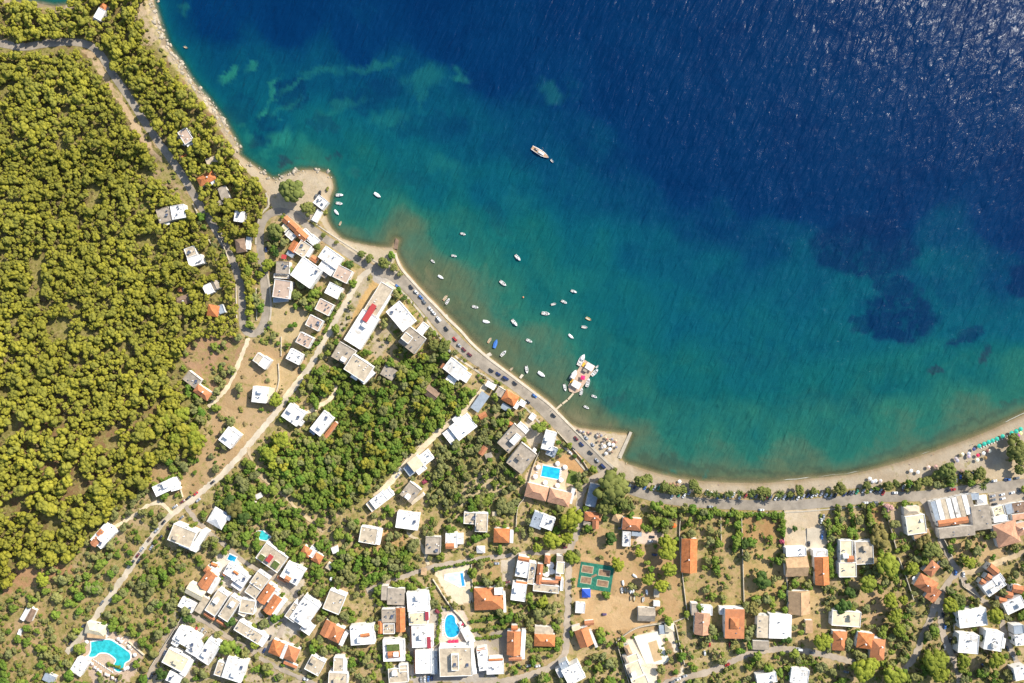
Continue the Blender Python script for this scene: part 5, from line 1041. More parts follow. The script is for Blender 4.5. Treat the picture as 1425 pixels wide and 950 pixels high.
L_BRO = leaf_mat('broad_leaves', (.12, .13, .03), (.17, .17, .045), (.10, .13, .03))
L_DARK = leaf_mat('dark_leaves', (.025, .06, .012), (.07, .12, .022), (.07, .10, .022))
L_BUSH = leaf_mat('bush_leaves', (.17, .165, .035), (.22, .19, .06), (.11, .15, .025))
L_DRY = leaf_mat('dry_brush', (.24, .17, .08), (.16, .12, .06), (.13, .12, .04))
L_PALM = leaf_mat('palm_leaves', (.10, .13, .03), (.14, .16, .045), (.08, .11, .025))
L_FLOW = leaf_mat('bougainvillea', (.30, .04, .09), (.38, .07, .14), (.20, .06, .05)); L_PNK = leaf_mat('pink_blossom', (.46, .22, .22), (.52, .30, .27), (.36, .22, .16))
L_BRN = leaf_mat('brown_leaves', (.16, .13, .04), (.20, .15, .05), (.12, .12, .03))
SPEC = {}   # species -> list of (crown mesh, trunk mesh); unit crown radius, real height ratio
def add_species(key, n_var, n, cr, flat, zc, tufts, ts, mat, th, tr, limbs, seed0, jit=.28, name='tree'):
    out = []
    for q in range(n_var):
        V, F = crown_arrays(seed0+q, n+q % 3, cr, dome(flat, zc), tufts, ts, jit)
        me = crown_mesh(name+'_crown', V, F, mat)
        tm = trunk_arrays(seed0+q, th, tr, limbs); t = bpy.data.meshes.new(name+'_trunk'); t.from_pydata(tm.v, [], tm.f); t.materials.append(M_BARK)
        out.append((me, t))
    SPEC[key] = out
add_species('pine', 5, 13, .36, .45, 1.55, 170, .085, L_PINE, 1.55, .07, 4, 100)
add_species('bigpine', 4, 46, .24, .55, 1.1, 520, .06, L_PINE2, 1.2, .07, 6, 200)
add_species('citrus', 5, 13, .36, .6, .75, 260, .10, L_CIT, .8, .06, 3, 300)
add_species('olive', 5, 13, .33, .6, .8, 300, .10, L_OLI, .8, .08, 4, 400, .33)
add_species('broad', 3, 58, .25, .6, .9, 620, .06, L_BRO, 1.0, .06, 6, 500)
add_species('dark', 3, 20, .30, .6, .7, 260, .07, L_DARK, .8, .06, 4, 600)
add_species('brown', 2, 24, .28, .5, .8, 300, .07, L_BRN, .9, .06, 5, 650)
add_species('flower', 2, 12, .38, .5, .4, 160, .10, L_FLOW, .5, .07, 3, 700)
add_species('pinktree', 1, 14, .34, .5, .5, 160, .09, L_PNK, .6, .06, 3, 720)
add_species('bush', 4, 7, .45, .45, .1, 90, .11, L_BUSH, .25, .08, 2, 800, .35)
add_species('dry', 3, 6, .45, .35, .05, 90, .12, L_DRY, .2, .06, 2, 850, .4)

def tree(key, px, py, r_m, name, label, cat, group=None, hs=1.0, var=None):
    me, tm = SPEC[key][var if var is not None else rng.randrange(len(SPEC[key]))]
    z = gh(px, py); c = P(px, py, z+r_m*1.4*hs); z = gw(c.x, c.y)
    e = empty(name, (c.x, c.y, z), rng.random()*6.28); e.scale = (r_m*(.82+.36*rng.random()), r_m*(.82+.36*rng.random()), r_m*hs)
    tag(e, label, cat, group)
    for n_, d in (('crown', me), ('trunk', tm)):
        o = bpy.data.objects.new(n_, d); COL.objects.link(o); o.parent = e
    return e

# occupancy
RD = np.full(PX.shape, 1e9)
for n_, pts, w_, mt in ROADS:
    RD = np.minimum(RD, seg_dist(PX, PY, smooth_line(pts, 12))-w_/2)
HM = np.zeros(PX.shape, bool)
for poly in flat_polys: HM |= in_poly(PX, PY, poly)
HM |= in_poly(PX, PY, [(112, 884), (182, 882), (196, 914), (172, 944), (120, 925)])
def cell(px, py): return int(round((px-GX0)/ST))+i0, int(round((py-GY0)/ST))+j0
def free(px, py, road=1.0, shore=3.0):
    if not (GX0 < px < GX1-2 and GY0 < py < GY1-2): return False
    i, j = cell(px, py); return RD[i, j] > road and not HM[i, j] and SD[i, j] > shore
FOREST = [(-78, 74), (0, 74), (30, 78), (62, 73), (95, 70), (112, 74), (130, 92), (150, 122), (170, 155), (193, 190), (212, 220), (225, 246), (245, 268), (262, 292), (282, 318), (300, 345), (314, 362), (326, 385), (330, 410),
 (332, 440), (338, 462), (322, 470), (300, 468), (268, 470), (252, 490), (250, 520), (258, 545), (262, 570), (246, 590), (270, 598), (288, 615), (285, 628), (258, 636), (222, 640), (208, 655), (214, 668), (202, 682), (175, 700), (150, 720), (128, 735), (118, 755), (98, 775), (70, 782), (30, 796), (20, 815), (-78, 830)]
FOREST2 = [(-78, -78), (130, -78), (190, -60), (198, 30), (208, 66), (236, 94), (258, 120), (287, 150), (303, 178), (322, 204), (328, 222), (345, 240), (362, 256), (372, 278), (360, 300), (354, 330), (352, 360), (356, 390), (353, 425), (344, 445), (341, 405), (335, 375), (322, 345), (302, 312), (282, 282), (262, 248), (238, 212), (212, 176), (186, 136), (162, 100), (146, 78), (124, 56), (95, 52), (60, 54), (30, 58), (0, 52), (-78, 42)]
GROVE = [(455, 565), (470, 540), (480, 520), (500, 535), (520, 540), (560, 540), (600, 500), (612, 480), (632, 500), (628, 540), (665, 545), (640, 572), (600, 605), (560, 640), (520, 680), (500, 700), (455, 720), (420, 700), (372, 650), (358, 628), (380, 600), (410, 600), (450, 610), (470, 590)]
GROVE2 = [(560, 470), (590, 490), (620, 500), (610, 540), (560, 560), (552, 500)]
CITRUS = [(300, 680), (350, 640), (430, 720), (470, 770), (560, 760), (580, 800), (500, 815), (450, 830), (420, 800), (380, 770), (330, 760), (310, 740)]
OLIVES = [(590, 640), (640, 595), (700, 560), (715, 600), (700, 720), (600, 705)]
GROVE3 = [(410, 545), (440, 510), (480, 515), (470, 545), (440, 565)]
WEST = [(0, 830), (100, 800), (190, 730), (240, 740), (300, 770), (270, 830), (200, 950), (0, 950)]
def inside(pt, poly):
    x, y = pt; s_ = False; n = len(poly)
    for i in range(n):
        x0, y0 = poly[i]; x1, y1 = poly[(i+1) % n]
        if (y0 > y) != (y1 > y) and x < (x1-x0)*(y-y0)/(y1-y0)+x0: s_ = not s_
    return s_
TR = {'pine': [], 'citrus': [], 'olive': [], 'bush': [], 'dry': []}
def nv(x, y, s_): return float(fbm(np.array([x/s_]), np.array([y/s_]), 3)[0])
tr = random.Random(5)
def fill(poly, s_of, fn):
    xs = [p[0] for p in poly]; ys = [p[1] for p in poly]; y = min(ys); row = 0
    while y < max(ys):
        s_ = s_of(y); x = min(xs)+(row % 2)*s_/2
        while x < max(xs):
            u, v = x+(tr.random()-.5)*s_*.75, y+(tr.random()-.5)*s_*.75
            if inside((u, v), poly): fn(u, v, s_)
            x += s_
        y += s_*.87; row += 1
CLEAR = [[(170, 608), (205, 568), (228, 548), (230, 556), (208, 582), (180, 615)], [(196, 636), (212, 612), (232, 598), (228, 610), (208, 638)], [(120, 605), (165, 590), (165, 595), (122, 612)], [(255, 472), (335, 470), (330, 500), (300, 548), (268, 515)], [(100, 662), (130, 672), (110, 690), (90, 690)], [(0, 690), (50, 680), (40, 705), (0, 725)], [(60, 640), (85, 640), (80, 655), (60, 655)],
         [(42, 352), (62, 350), (60, 395), (50, 400)], [(135, 325), (168, 318), (170, 330), (135, 338)], [(60, 450), (100, 440), (95, 470), (70, 475)], [(0, 272), (35, 273), (35, 280), (0, 280)]]
def pine_at(u, v, s_):
    inclear = any(inside((u, v), c) for c in CLEAR)
    if inclear and tr.random() < .88: return
    if not free(u, v, 3.0 if v > 400 else (2.5 if v < 290 else .8), 4): return
    if nv(u, v, 22) < (.27 if v < 500 else .33): return
    r = s_*S*(.42+.50*tr.random()**1.5)
    q = tr.random()
    if q < .06: TR['dry'].append((u, v, r*.9)); return
    TR['pine'].append((u, v, r))
fill(FOREST, lambda y: 7.0 if y < 480 else (7.9 if y < 580 else 9.1), pine_at)
fill(FOREST2, lambda y: 7.6, pine_at)
# hand placed trees -------------------------------------------------
BIG = [
 ('broad', 404, 263, 17, 'plane_tree', 'wide plane tree at the road fork by the little cape'), ('broad', 428, 290, 9.5, 'plane_tree', 'plane tree between the cape cafe and the coast road'),
 ('bush', 452, 294, 4, 'shrub', 'round shrub at the foot of the cape cafe'), ('bush', 455, 262, 3.5, 'shrub', 'dark shrub on the rocks of the little cape'),
 ('broad', 450, 327, 4, 'small_tree', 'small tree at the seaward kerb below the cape'), ('broad', 468, 337, 3.4, 'small_tree', 'small tree on the northern beach kerb'),
 ('broad', 503, 353, 5.5, 'tamarisk', 'tamarisk at the middle of the northern beach kerb'), ('broad', 514, 359, 6, 'tamarisk', 'tamarisk beside the clump on the northern beach kerb'),
 ('broad', 534, 365, 8.5, 'tree', 'broad tree over the coast road at the northern beach end'), ('citrus', 545, 355, 5.5, 'tree', 'green tree by the small groyne on the northern beach'), ('broad', 548, 372, 5.5, 'tree', 'green tree above the sea wall corner after the groyne'), ('olive', 557, 380, 4.5, 'tree', 'yellow green tree on the sea wall just before the parked cars'),
 ('dark', 486, 367, 6.5, 'tree', 'dark tree between white roofs and the coast road'), ('broad', 441, 343, 5.5, 'tree', 'tree between the narrow cafe and white roofs'), ('dark', 426, 355, 5, 'tree', 'dark green tree in the court north of the big white hotel'),
 ('dark', 562, 414, 5, 'tree', 'dark tree beside the bright slanting white roof'), ('broad', 383, 320, 11, 'tree', 'large olive tinted tree inside the hairpin corner'), ('olive', 395, 335, 7, 'tree', 'grey green tree behind the orange restaurant'), ('dark', 383, 352, 6, 'tree', 'dark tree beside the two cars in the hairpin'), ('bigpine', 372, 368, 9, 'pine_tree', 'bright pine leaning over the inner hairpin road'), ('bigpine', 362, 382, 6, 'pine_tree', 'bright pine at the narrow neck of the hairpin'),
 ('broad', 411, 410, 7, 'tree', 'leafy tree in the yard south of the big white hotel'), ('citrus', 410, 426, 5, 'tree', 'round tree on the slope south of the white hotel yard'),
 ('bigpine', 768, 752, 13, 'pine_tree', 'big rounded pine north of the terracotta trimmed restaurant'), ('bigpine', 795, 722, 17, 'pine_tree', 'giant pine beside the side street and the grey white house'), ('bigpine', 790, 749, 9, 'pine_tree', 'medium pine between the giant pine and the lane'), ('bigpine', 795, 776, 10, 'pine_tree', 'pine hanging over the lane north of the sports court'), ('bigpine', 748, 762, 8, 'pine_tree', 'smaller pine against the big rounded pine'),
 ('broad', 852, 680, 21, 'plane_tree', 'huge plane tree at the shore road junction'), ('broad', 842, 704, 14, 'plane_tree', 'southern lobe plane tree behind the metal shed'), ('broad', 866, 700, 10, 'plane_tree', 'plane tree on the south side of the shore road by palms'), ('broad', 865, 664, 7, 'plane_tree', 'small plane tree by the town beach entrance'),
 ('dark', 851, 751, 10, 'tree', 'dark round tree beside the orange house annex'), ('dark', 842, 722, 6.5, 'tree', 'dark green tree between red and orange roofs'),
 ('bigpine', 931, 766, 15, 'pine_tree', 'tall pine mass over the boat yard drive, upper one'), ('bigpine', 926, 752, 11, 'pine_tree', 'bright pine crowning the northern tip of the drive clump'), ('bigpine', 931, 792, 11, 'pine_tree', 'pine south of the tall boat yard mass'), ('bigpine', 903, 806, 11, 'pine_tree', 'pine shading the stored kayaks'), ('bigpine', 920, 815, 10, 'pine_tree', 'pine above the grey cabin'), ('bigpine', 890, 769, 7, 'pine_tree', 'small bright pine in the dusty yard middle'), ('bigpine', 860, 785, 9, 'pine_tree', 'pine at the corner of the green sports court'),
 ('citrus', 912, 706, 9, 'tree', 'bright green tree against the shore road orchard'), ('citrus', 930, 712, 9, 'tree', 'bright green tree at the orchard drive top'), ('citrus', 925, 728, 8, 'tree', 'bright tree by the orange parasol drive'), ('citrus', 912, 724, 8, 'tree', 'green tree beside the orange house court'),
 ('bigpine', 1235, 786, 17, 'pine_tree', 'large bright pine by the terracotta villa wall'), ('bigpine', 1208, 812, 14, 'pine_tree', 'bright pine below the shaded cream roof'), ('bigpine', 1239, 836, 10, 'pine_tree', 'pine midway down the pine plot'), ('bigpine', 1258, 835, 8, 'pine_tree', 'small pine near the retaining wall'), ('bigpine', 1247, 858, 12, 'pine_tree', 'pine north of the orange L roofs'), ('bigpine', 1252, 876, 10, 'pine_tree', 'lower pine of the stacked pair by the lane'),
 ('bigpine', 1146, 894, 12, 'pine_tree', 'pine north of the bent village lane'), ('dark', 1176, 844, 13, 'tree', 'dark tree leaning on the cream trapezoid roof'), ('dark', 1186, 826, 9, 'tree', 'blue green tree under the cream T roof'), ('bigpine', 1204, 932, 18, 'pine_tree', 'large pine south of the orange L roofs'), ('bigpine', 1246, 943, 17, 'pine_tree', 'large pine at the bottom by the lane fork'), ('bigpine', 1270, 791, 9, 'pine_tree', 'round pine inside the villa wall corner'),
 ('brown', 1226, 752, 14, 'tree', 'olive brown tree beside the shaded cream roof'), ('brown', 1224, 738, 10, 'tree', 'brownish tree at the northern edge of the pine plot'), ('broad', 1298, 766, 12, 'tree', 'leafy tree north of the terracotta villa'), ('brown', 1290, 755, 11, 'tree', 'brown tinted tree by the restaurant side street'), ('bigpine', 1349, 782, 9, 'pine_tree', 'round pine in the dry plot by the fork'),
 ('bigpine', 1323, 842, 11, 'pine_tree', 'pine on the round road island'), ('broad', 1336, 836, 9, 'tree', 'leafy tree on the round road island'), ('bigpine', 1386, 858, 12, 'pine_tree', 'pine north of the eastern paired house'), ('bigpine', 1303, 920, 17, 'pine_tree', 'large pine in the bottom plot between lanes'), ('bigpine', 1310, 938, 14, 'pine_tree', 'pine at the very bottom between the lanes'), ('bigpine', 1342, 920, 11, 'pine_tree', 'pine south of the western paired house'), ('bigpine', 1388, 920, 12, 'pine_tree', 'pine south of the eastern paired house'), ('bigpine', 1213, 925, 10, 'pine_tree', 'pine wedge beside the large bottom pine'),
 ('bigpine', 59, 806, 11, 'pine_tree', 'lone round pine beside the western forest track'), ('bigpine', 233, 585, 11, 'pine_tree', 'round pine at the forest corner above the dry slope'), ('bigpine', 253, 577, 10, 'pine_tree', 'pine beside the forest corner pine'), ('bigpine', 244, 609, 11, 'pine_tree', 'tall round pine west of the large clearing pine'), ('bigpine', 272, 612, 15, 'pine_tree', 'broad pine on the edge of the dry slope'), ('bigpine', 267, 596, 10, 'pine_tree', 'pine just above the broad edge pine'), ('bigpine', 219, 603, 7, 'pine_tree', 'small round pine in the red earth track'), ('bigpine', 228, 629, 8, 'pine_tree', 'pine closest to the ruined hut clearing'),
 ('bigpine', 393, 612, 13, 'pine_tree', 'yellow green pine south of the valley road block'), ('bigpine', 374, 632, 10, 'pine_tree', 'yellow pine beside the orchard track start'), ('bigpine', 384, 557, 9, 'pine_tree', 'pine at the corner of the white cube house'), ('bigpine', 378, 645, 8, 'pine_tree', 'yellow pine in the grove below the first'),
 ('bigpine', 345, 395, 7, 'pine_tree', 'pine between the two road arms near the middle'), ('bigpine', 348, 415, 7, 'pine_tree', 'pine between the two road arms lower middle'), ('bigpine', 346, 433, 6.5, 'pine_tree', 'pine just above the hairpin bend'), ('bigpine', 345, 375, 8, 'pine_tree', 'pine at the upper neck between the road arms'), ('bigpine', 353, 358, 8, 'pine_tree', 'pine beside the brown red hip roofed house'), ('bigpine', 351, 322, 8, 'pine_tree', 'pine inside the hairpin below the tiny white house'),
 ('dark', 337, 722, 10, 'cypress', 'dark cypress beside the fluted tent roof'), ('dark', 318, 700, 10, 'cypress', 'dark cypress north of the fluted tent roof'), ('brown', 325, 708, 11, 'cypress', 'feathery brown green cypress by the fluted roof'),
 ('dark', 262, 862, 8, 'tree', 'round tree at the village entrance drive'), ('dark', 223, 938, 10, 'tree', 'round tree in the bottom lane yard'), ('dark', 319, 866, 9, 'tree', 'dense green tree between row houses'), ('citrus', 315, 903, 11, 'tree', 'large round village tree by the tall white roof'), ('citrus', 330, 905, 6, 'tree', 'second smaller round village tree'),
 ('broad', 617, 483, 9, 'tree', 'yellow green tree by the shore taverna'), ('broad', 603, 480, 8, 'tree', 'tree beside the square brown block terrace'), ('citrus', 751, 594, 10, 'tree', 'green tree north of the tall white house'), ('citrus', 778, 628, 5, 'tree', 'small tree on the peach pool garden corner'), ('dark', 800, 635, 3.5, 'shrub', 'small dark shrub by the shore road corner wall'),
 ('citrus', 569, 916, 6, 'tree', 'round tree beside the awning hotel'), ('bigpine', 755, 838, 9, 'tree', 'yellow green tree below the terracotta restaurant'), ('olive', 770, 848, 12, 'tree', 'grey green tree mass west of the lane'), ('olive', 752, 856, 9, 'tree', 'grey green tree above the orange hip house'),
 ('brown', 1049, 847, 10, 'tree', 'yellow brown tree between vivid orange and workshop roofs'), ('dark', 1097, 890, 9, 'tree', 'grey dark tree on the workshop corner'), ('citrus', 1093, 850, 6, 'tree', 'small tree at the tan house wall'), ('dark', 1037, 757, 8, 'tree', 'dark round tree at the orchard wall corner'), ('dark', 1061, 808, 12, 'tree', 'dark green tree in the second orchard'), ('dark', 1107, 736, 5, 'tree', 'single round tree in the parking yard'),
 ('flower', 1089, 755, 4.2, 'bougainvillea', 'crimson bougainvillea by the parking yard wall'), ('pinktree', 1239, 707, 7, 'bougainvillea', 'pink bougainvillea beside the shore road'), ('flower', 590, 670, 4.5, 'bougainvillea', 'pink bougainvillea beside the grey brown roof'), ('flower', 631, 530, 4, 'bougainvillea', 'purple red bougainvillea at the taverna court'), ('flower', 609, 851, 4, 'bougainvillea', 'dark red bush near the oval pool'),
]
for k, x, y, rp, nm, lb in BIG:
    tree(k, x, y, rp*S*.95, nm, lb, 'shrub' if nm == 'shrub' else ('pine tree' if nm == 'pine_tree' else 'tree'), hs=.8 if rp > 12 else .95)
def ordinal(n):
    u = ['', 'first', 'second', 'third', 'fourth', 'fifth', 'sixth', 'seventh', 'eighth', 'ninth', 'tenth', 'eleventh', 'twelfth', 'thirteenth', 'fourteenth', 'fifteenth', 'sixteenth', 'seventeenth', 'eighteenth', 'nineteenth', 'twentieth']
    return u[n] if n <= 20 else ('thirtieth' if n == 30 else 'twenty '+u[n-20])
k_ = 0
for x, y, rp in sorted([(893, 671, 11), (902, 668, 8), (925, 678, 7.5), (935, 683, 8), (943, 684, 8), (950, 681, 6), (966, 676, 8), (972, 684, 8), (1060, 685, 8), (1068, 687, 7), (1113, 684, 8), (1100, 689, 5), (1132, 684, 5), (1152, 684, 5), (1170, 682, 10), (1207, 677, 6), (1237, 678, 8), (1248, 674, 6), (1278, 676, 8), (1291, 672, 9), (1308, 661, 9), (1320, 655, 13), (1326, 667, 8), (1366, 661, 9), (1420, 655, 9), (1418, 628, 16), (1412, 612, 8), (1419, 640, 9), (856, 655, 4)]):
    k_ += 1; tree('broad', x, y-1.5, rp*S*.86, 'tamarisk_tree', ('large' if rp > 9.5 else 'small' if rp < 7 else 'bushy')+' tamarisk, '+ordinal(k_)+' from the west in the row along the shore road', 'tree', 'tamarisks along the shore road')
# palms
def palm_mesh(seed):
    r = random.Random(seed); V = []; F = []
    for k in range(16):
        a = 6.283*k/16+r.random()*.3; up = .35+.5*r.random(); L = 1.0; prev = None; W = .11
        for j in range(7):
            t = j/6; rr = L*t*(.9); z = up*math.sin(t*2.2)*.6-t*t*.25; w_ = W*math.sin(math.pi*min(.98, t*.85+.12))
            c = (math.cos(a)*rr, math.sin(a)*rr, 1.6+z); n = (-math.sin(a)*w_, math.cos(a)*w_)
            i_ = len(V); V += [(c[0]+n[0], c[1]+n[1], c[2]-.05), (c[0], c[1], c[2]+.03), (c[0]-n[0], c[1]-n[1], c[2]-.05)]
            if prev is not None: F += [(prev, i_, i_+1, prev+1), (prev+1, i_+1, i_+2, prev+2)]
            prev = i_
    me = bpy.data.meshes.new('palm_crown'); me.from_pydata(V, [], F); me.materials.append(L_PALM); return me
pt = MB(); pt.tube((0, 0, -.2), (.02, 0, .9), .1, .07, 8); pt.tube((.02, 0, .9), (.03, .02, 1.62), .07, .08, 8)
ptm = bpy.data.meshes.new('palm_trunk'); ptm.from_pydata(pt.v, [], pt.f); ptm.materials.append(M_BARK)
SPEC['palm'] = [(palm_mesh(s_), ptm) for s_ in (1, 2, 3)]
k_ = 0
for x, y, rp, g_ in sorted([(985, 686, 7, 0), (995, 687, 6.5, 0), (1014, 687, 7.5, 0), (1029, 686, 7, 0), (1045, 686, 7.5, 0), (1084, 687, 8, 0), (877, 704, 7, 1), (1366, 676, 8, 0), (1372, 668, 6, 0), (1002, 690, 5, 0)]):
    k_ += 0 if g_ else 1
    tree('palm', x, y, rp*S, 'palm_tree', 'date palm on the south side of the road behind the huge plane tree' if g_ else 'date palm, '+ordinal(k_)+' from the west between parked cars by the beach', 'palm tree', None if g_ else 'palms along the shore road', hs=1.0)
# town and slope trees by density of green
big_pos = [(b[1], b[2], b[3]) for b in BIG]
def town(u, v, s_):
    if inside((u, v), FOREST) or inside((u, v), FOREST2): return
    if not free(u, v, 1.2, 16): return
    i, j = cell(u, v); veg = RGB[i, j, 3]
    if any((u-x)**2+(v-y)**2 < (r*.8)**2 for x, y, r in big_pos): return
    dens = 0 if veg < .03 else min(.95, .10+veg*1.0)
    g1 = any(inside((u, v), g_) for g_ in (GROVE, GROVE2, GROVE3)); ci = inside((u, v), CITRUS); ol = inside((u, v), OLIVES); we = inside((u, v), WEST)
    if g1: dens = .97
    elif ci: dens = .85
    elif ol: dens = .72
    elif we: dens = .60
    if nv(u+300, v, 18) < .70-dens*.66 or tr.random() > dens+.08: return
    q = tr.random()
    if g1: sp = 'citrus' if q < .76 else ('pine' if q < .84 else 'olive')
    elif ci: sp = 'citrus' if q < .75 else 'olive'
    elif ol: sp = 'olive' if q < .65 else 'citrus'
    elif we: sp = 'olive' if q < .30 else ('citrus' if q < .58 else ('bush' if q < .86 else 'dry'))
    else: sp = 'olive' if q < .36 else ('citrus' if q < .66 else ('bush' if q < .86 else 'dry'))
    r = s_*S*((.34+.72*tr.random()**1.7) if sp in ('citrus', 'olive', 'pine') else (.2+.25*tr.random()))
    TR[sp].append((u, v, r))
    if sp in ('citrus', 'olive') and tr.random() < .30: TR['bush'].append((u+tr.uniform(-4, 4), v+tr.uniform(-4, 4), r*.6))
fill([(-78, 300), (1500, 300), (1500, 1028), (-78, 1028)], lambda y: 6.6, town)
# hedges and lawns as dense rows of small bushes
def row(sp, pts, s_, rp):
    L = smooth_line(pts, s_) if len(pts) > 2 else [(pts[0][0]+(pts[1][0]-pts[0][0])*t, pts[0][1]+(pts[1][1]-pts[0][1])*t) for t in np.linspace(0, 1, max(2, int(math.dist(*pts)/s_)))]
    for x, y in L: TR[sp].append((x+tr.random()-.5, y+tr.random()-.5, rp*S*(.8+.4*tr.random())))
for a_ in [[(935, 710), (1000, 713)], [(1000, 715), (1088, 717)], [(1027, 716), (1028, 760)], [(1090, 715), (1090, 745)], [(1153, 725), (1156, 770)], [(1166, 705), (1168, 740)], [(1184, 705), (1192, 748)], [(1209, 705), (1215, 738)], [(1155, 770), (1158, 800)]]: row('citrus', a_, 4, 4)
for a_ in [[(606, 792), (680, 778)], [(660, 812), (682, 812)], [(655, 865), (695, 858)], [(655, 878), (695, 872)], [(660, 890), (695, 885)], [(613, 850), (608, 895)], [(452, 462), (462, 440), (474, 420)], [(480, 380), (470, 402)], [(740, 905), (775, 903)], [(434, 485), (448, 470)], [(228, 845), (235, 835)], [(575, 805), (600, 830), (612, 848)], [(150, 925), (170, 930)]]: row('citrus', a_, 3.2, 2.6)
for a_ in [[(1100, 925), (1140, 925)], [(1115, 920), (1135, 922)], [(245, 662), (225, 668)], [(250, 650), (275, 640)]]: row('citrus', a_, 4, 3)

def make_stuff(name, pts, sources, label, cat):
    """one object: points that carry copies of the real trees of the same kind (crown and trunk)"""
    n = len(pts); me = bpy.data.meshes.new(name); co = np.zeros((n, 3), np.float32); sc = np.zeros((n, 3), np.float32); rt = np.zeros((n, 3), np.float32)
    for i, (u, v, r) in enumerate(pts):
        c = P(u, v, gh(u, v)+r*1.4); co[i] = (c.x, c.y, gw(c.x, c.y)); sc[i] = (r*(.72+.56*tr.random()), r*(.72+.56*tr.random()), r*(.8+.4*tr.random())); rt[i, 2] = tr.random()*6.28
    me.vertices.add(n); me.vertices.foreach_set('co', co.ravel())
    a = me.attributes.new('sc', 'FLOAT_VECTOR', 'POINT'); a.data.foreach_set('vector', sc.ravel())
    a = me.attributes.new('rt', 'FLOAT_VECTOR', 'POINT'); a.data.foreach_set('vector', rt.ravel())
    a = me.attributes.new('ix', 'INT', 'POINT'); a.data.foreach_set('value', NR.randint(0, len(sources), n).astype(np.int32))
    o = bpy.data.objects.new(name, me); COL.objects.link(o)
    ng = bpy.data.node_groups.new(name, 'GeometryNodeTree'); ng.interface.new_socket('Geometry', in_out='INPUT', socket_type='NodeSocketGeometry'); ng.interface.new_socket('Geometry', in_out='OUTPUT', socket_type='NodeSocketGeometry')
    gi = ng.nodes.new('NodeGroupInput'); go = ng.nodes.new('NodeGroupOutput'); iop = ng.nodes.new('GeometryNodeInstanceOnPoints')
    ng.links.new(gi.outputs[0], iop.inputs['Points'])
    top = ng.nodes.new('GeometryNodeJoinGeometry')
    for cr_, tk in reversed(sources):
        j = ng.nodes.new('GeometryNodeJoinGeometry')
        for ob in (cr_, tk):
            oi = ng.nodes.new('GeometryNodeObjectInfo'); oi.transform_space = 'ORIGINAL'; oi.inputs['Object'].default_value = ob; oi.inputs['As Instance'].default_value = False
            ng.links.new(oi.outputs['Geometry'], j.inputs[0])
        gt = ng.nodes.new('GeometryNodeGeometryToInstance'); ng.links.new(j.outputs[0], gt.inputs[0]); ng.links.new(gt.outputs[0], top.inputs[0])
    ng.links.new(top.outputs[0], iop.inputs['Instance']); iop.inputs['Pick Instance'].default_value = True
    def na(nm, ty):
        q = ng.nodes.new('GeometryNodeInputNamedAttribute'); q.data_type = ty; q.inputs['Name'].default_value = nm; return q.outputs['Attribute']
    ng.links.new(na('sc', 'FLOAT_VECTOR'), iop.inputs['Scale']); ng.links.new(na('ix', 'INT'), iop.inputs['Instance Index'])
    e2r = ng.nodes.new('FunctionNodeEulerToRotation'); ng.links.new(na('rt', 'FLOAT_VECTOR'), e2r.inputs[0]); ng.links.new(e2r.outputs[0], iop.inputs['Rotation'])
    ng.links.new(iop.outputs[0], go.inputs[0])
    md = o.modifiers.new('scatter', 'NODES'); md.node_group = ng; tag(o, label, cat, None, 'stuff'); return o
def inframe(t): return 4 < t[0] < 1421 and 4 < t[1] < 946
PLAN = {
 'pine': ('pine_tree', 'olive green pine with a rounded crown in the western coastal forest', 'pine tree', 'pines of the coastal forest', 'pine_forest', 'dense pine forest covering the western hill'),
 'citrus': ('fruit_tree', 'round green fruit tree in the gardens and groves of the village', 'fruit tree', 'green fruit trees', 'orchard_foliage', 'thick small green orchard trees and hedges filling the gardens'),
 'olive': ('olive_tree', 'grey green olive tree in the dry village gardens', 'olive tree', 'grey green olive trees', 'olive_foliage', 'smaller grey green olive growth between the houses'),
 'bush': (None, None, None, None, 'undergrowth', 'olive coloured low bushes scattered over dry ground'),
 'dry': (None, None, None, None, 'dry_undergrowth', 'pale dry brush scattered over the bare soil')}
# low scrub between the trees
for _ in range(36000):
    u, v = tr.uniform(-20, 1445), tr.uniform(-10, 960)
    if not free(u, v, .8, 8): continue
    i, j = cell(u, v); veg = RGB[i, j, 3]
    if veg < .08 or tr.random() > veg*1.3+.05 or nv(u, v+500, 9) < .45: continue
    TR['bush' if tr.random() < .62 else 'dry'].append((u, v, .4+1.2*tr.random()**2))
for sp, (nm, lb, cat, grp, snm, slb) in PLAN.items():
    L = TR[sp]; L.sort(key=lambda t: -t[2]*(1 if inframe(t) else .01))
    first = []
    if nm:
        for t in L[:296]:
            e = tree(sp, t[0], t[1], t[2], nm, lb, cat, grp, hs=.9+.3*rng.random()); 
            if len(first) < len(SPEC[sp]): first.append(e)
        rest = L[296:]
        src = []
        for q, (me, tm) in enumerate(SPEC[sp]):
            cr_ = next(o for o in bpy.data.objects if o.data == me); tk = next(o for o in bpy.data.objects if o.data == tm); src.append((cr_, tk))
    else:
        rest = L; src = []
        for q, (me, tm) in enumerate(SPEC[sp]):
            t = rest.pop(0); e = tree(sp, t[0], t[1], t[2], 'bush', 'low rounded olive coloured bush, bigger than those around it' if sp == 'bush' else 'pale dry bush, bigger than those around it', 'bush', 'larger green bushes' if sp == 'bush' else 'larger dry bushes', var=q)
            ch = [o for o in bpy.data.objects if o.parent == e]; src.append((ch[0], ch[1]))
    if rest: make_stuff(snm, rest, src, slb, 'vegetation')
    print(sp, len(L))
# vegetable plot and vine rows beside the cut corner house are part of the ground cover

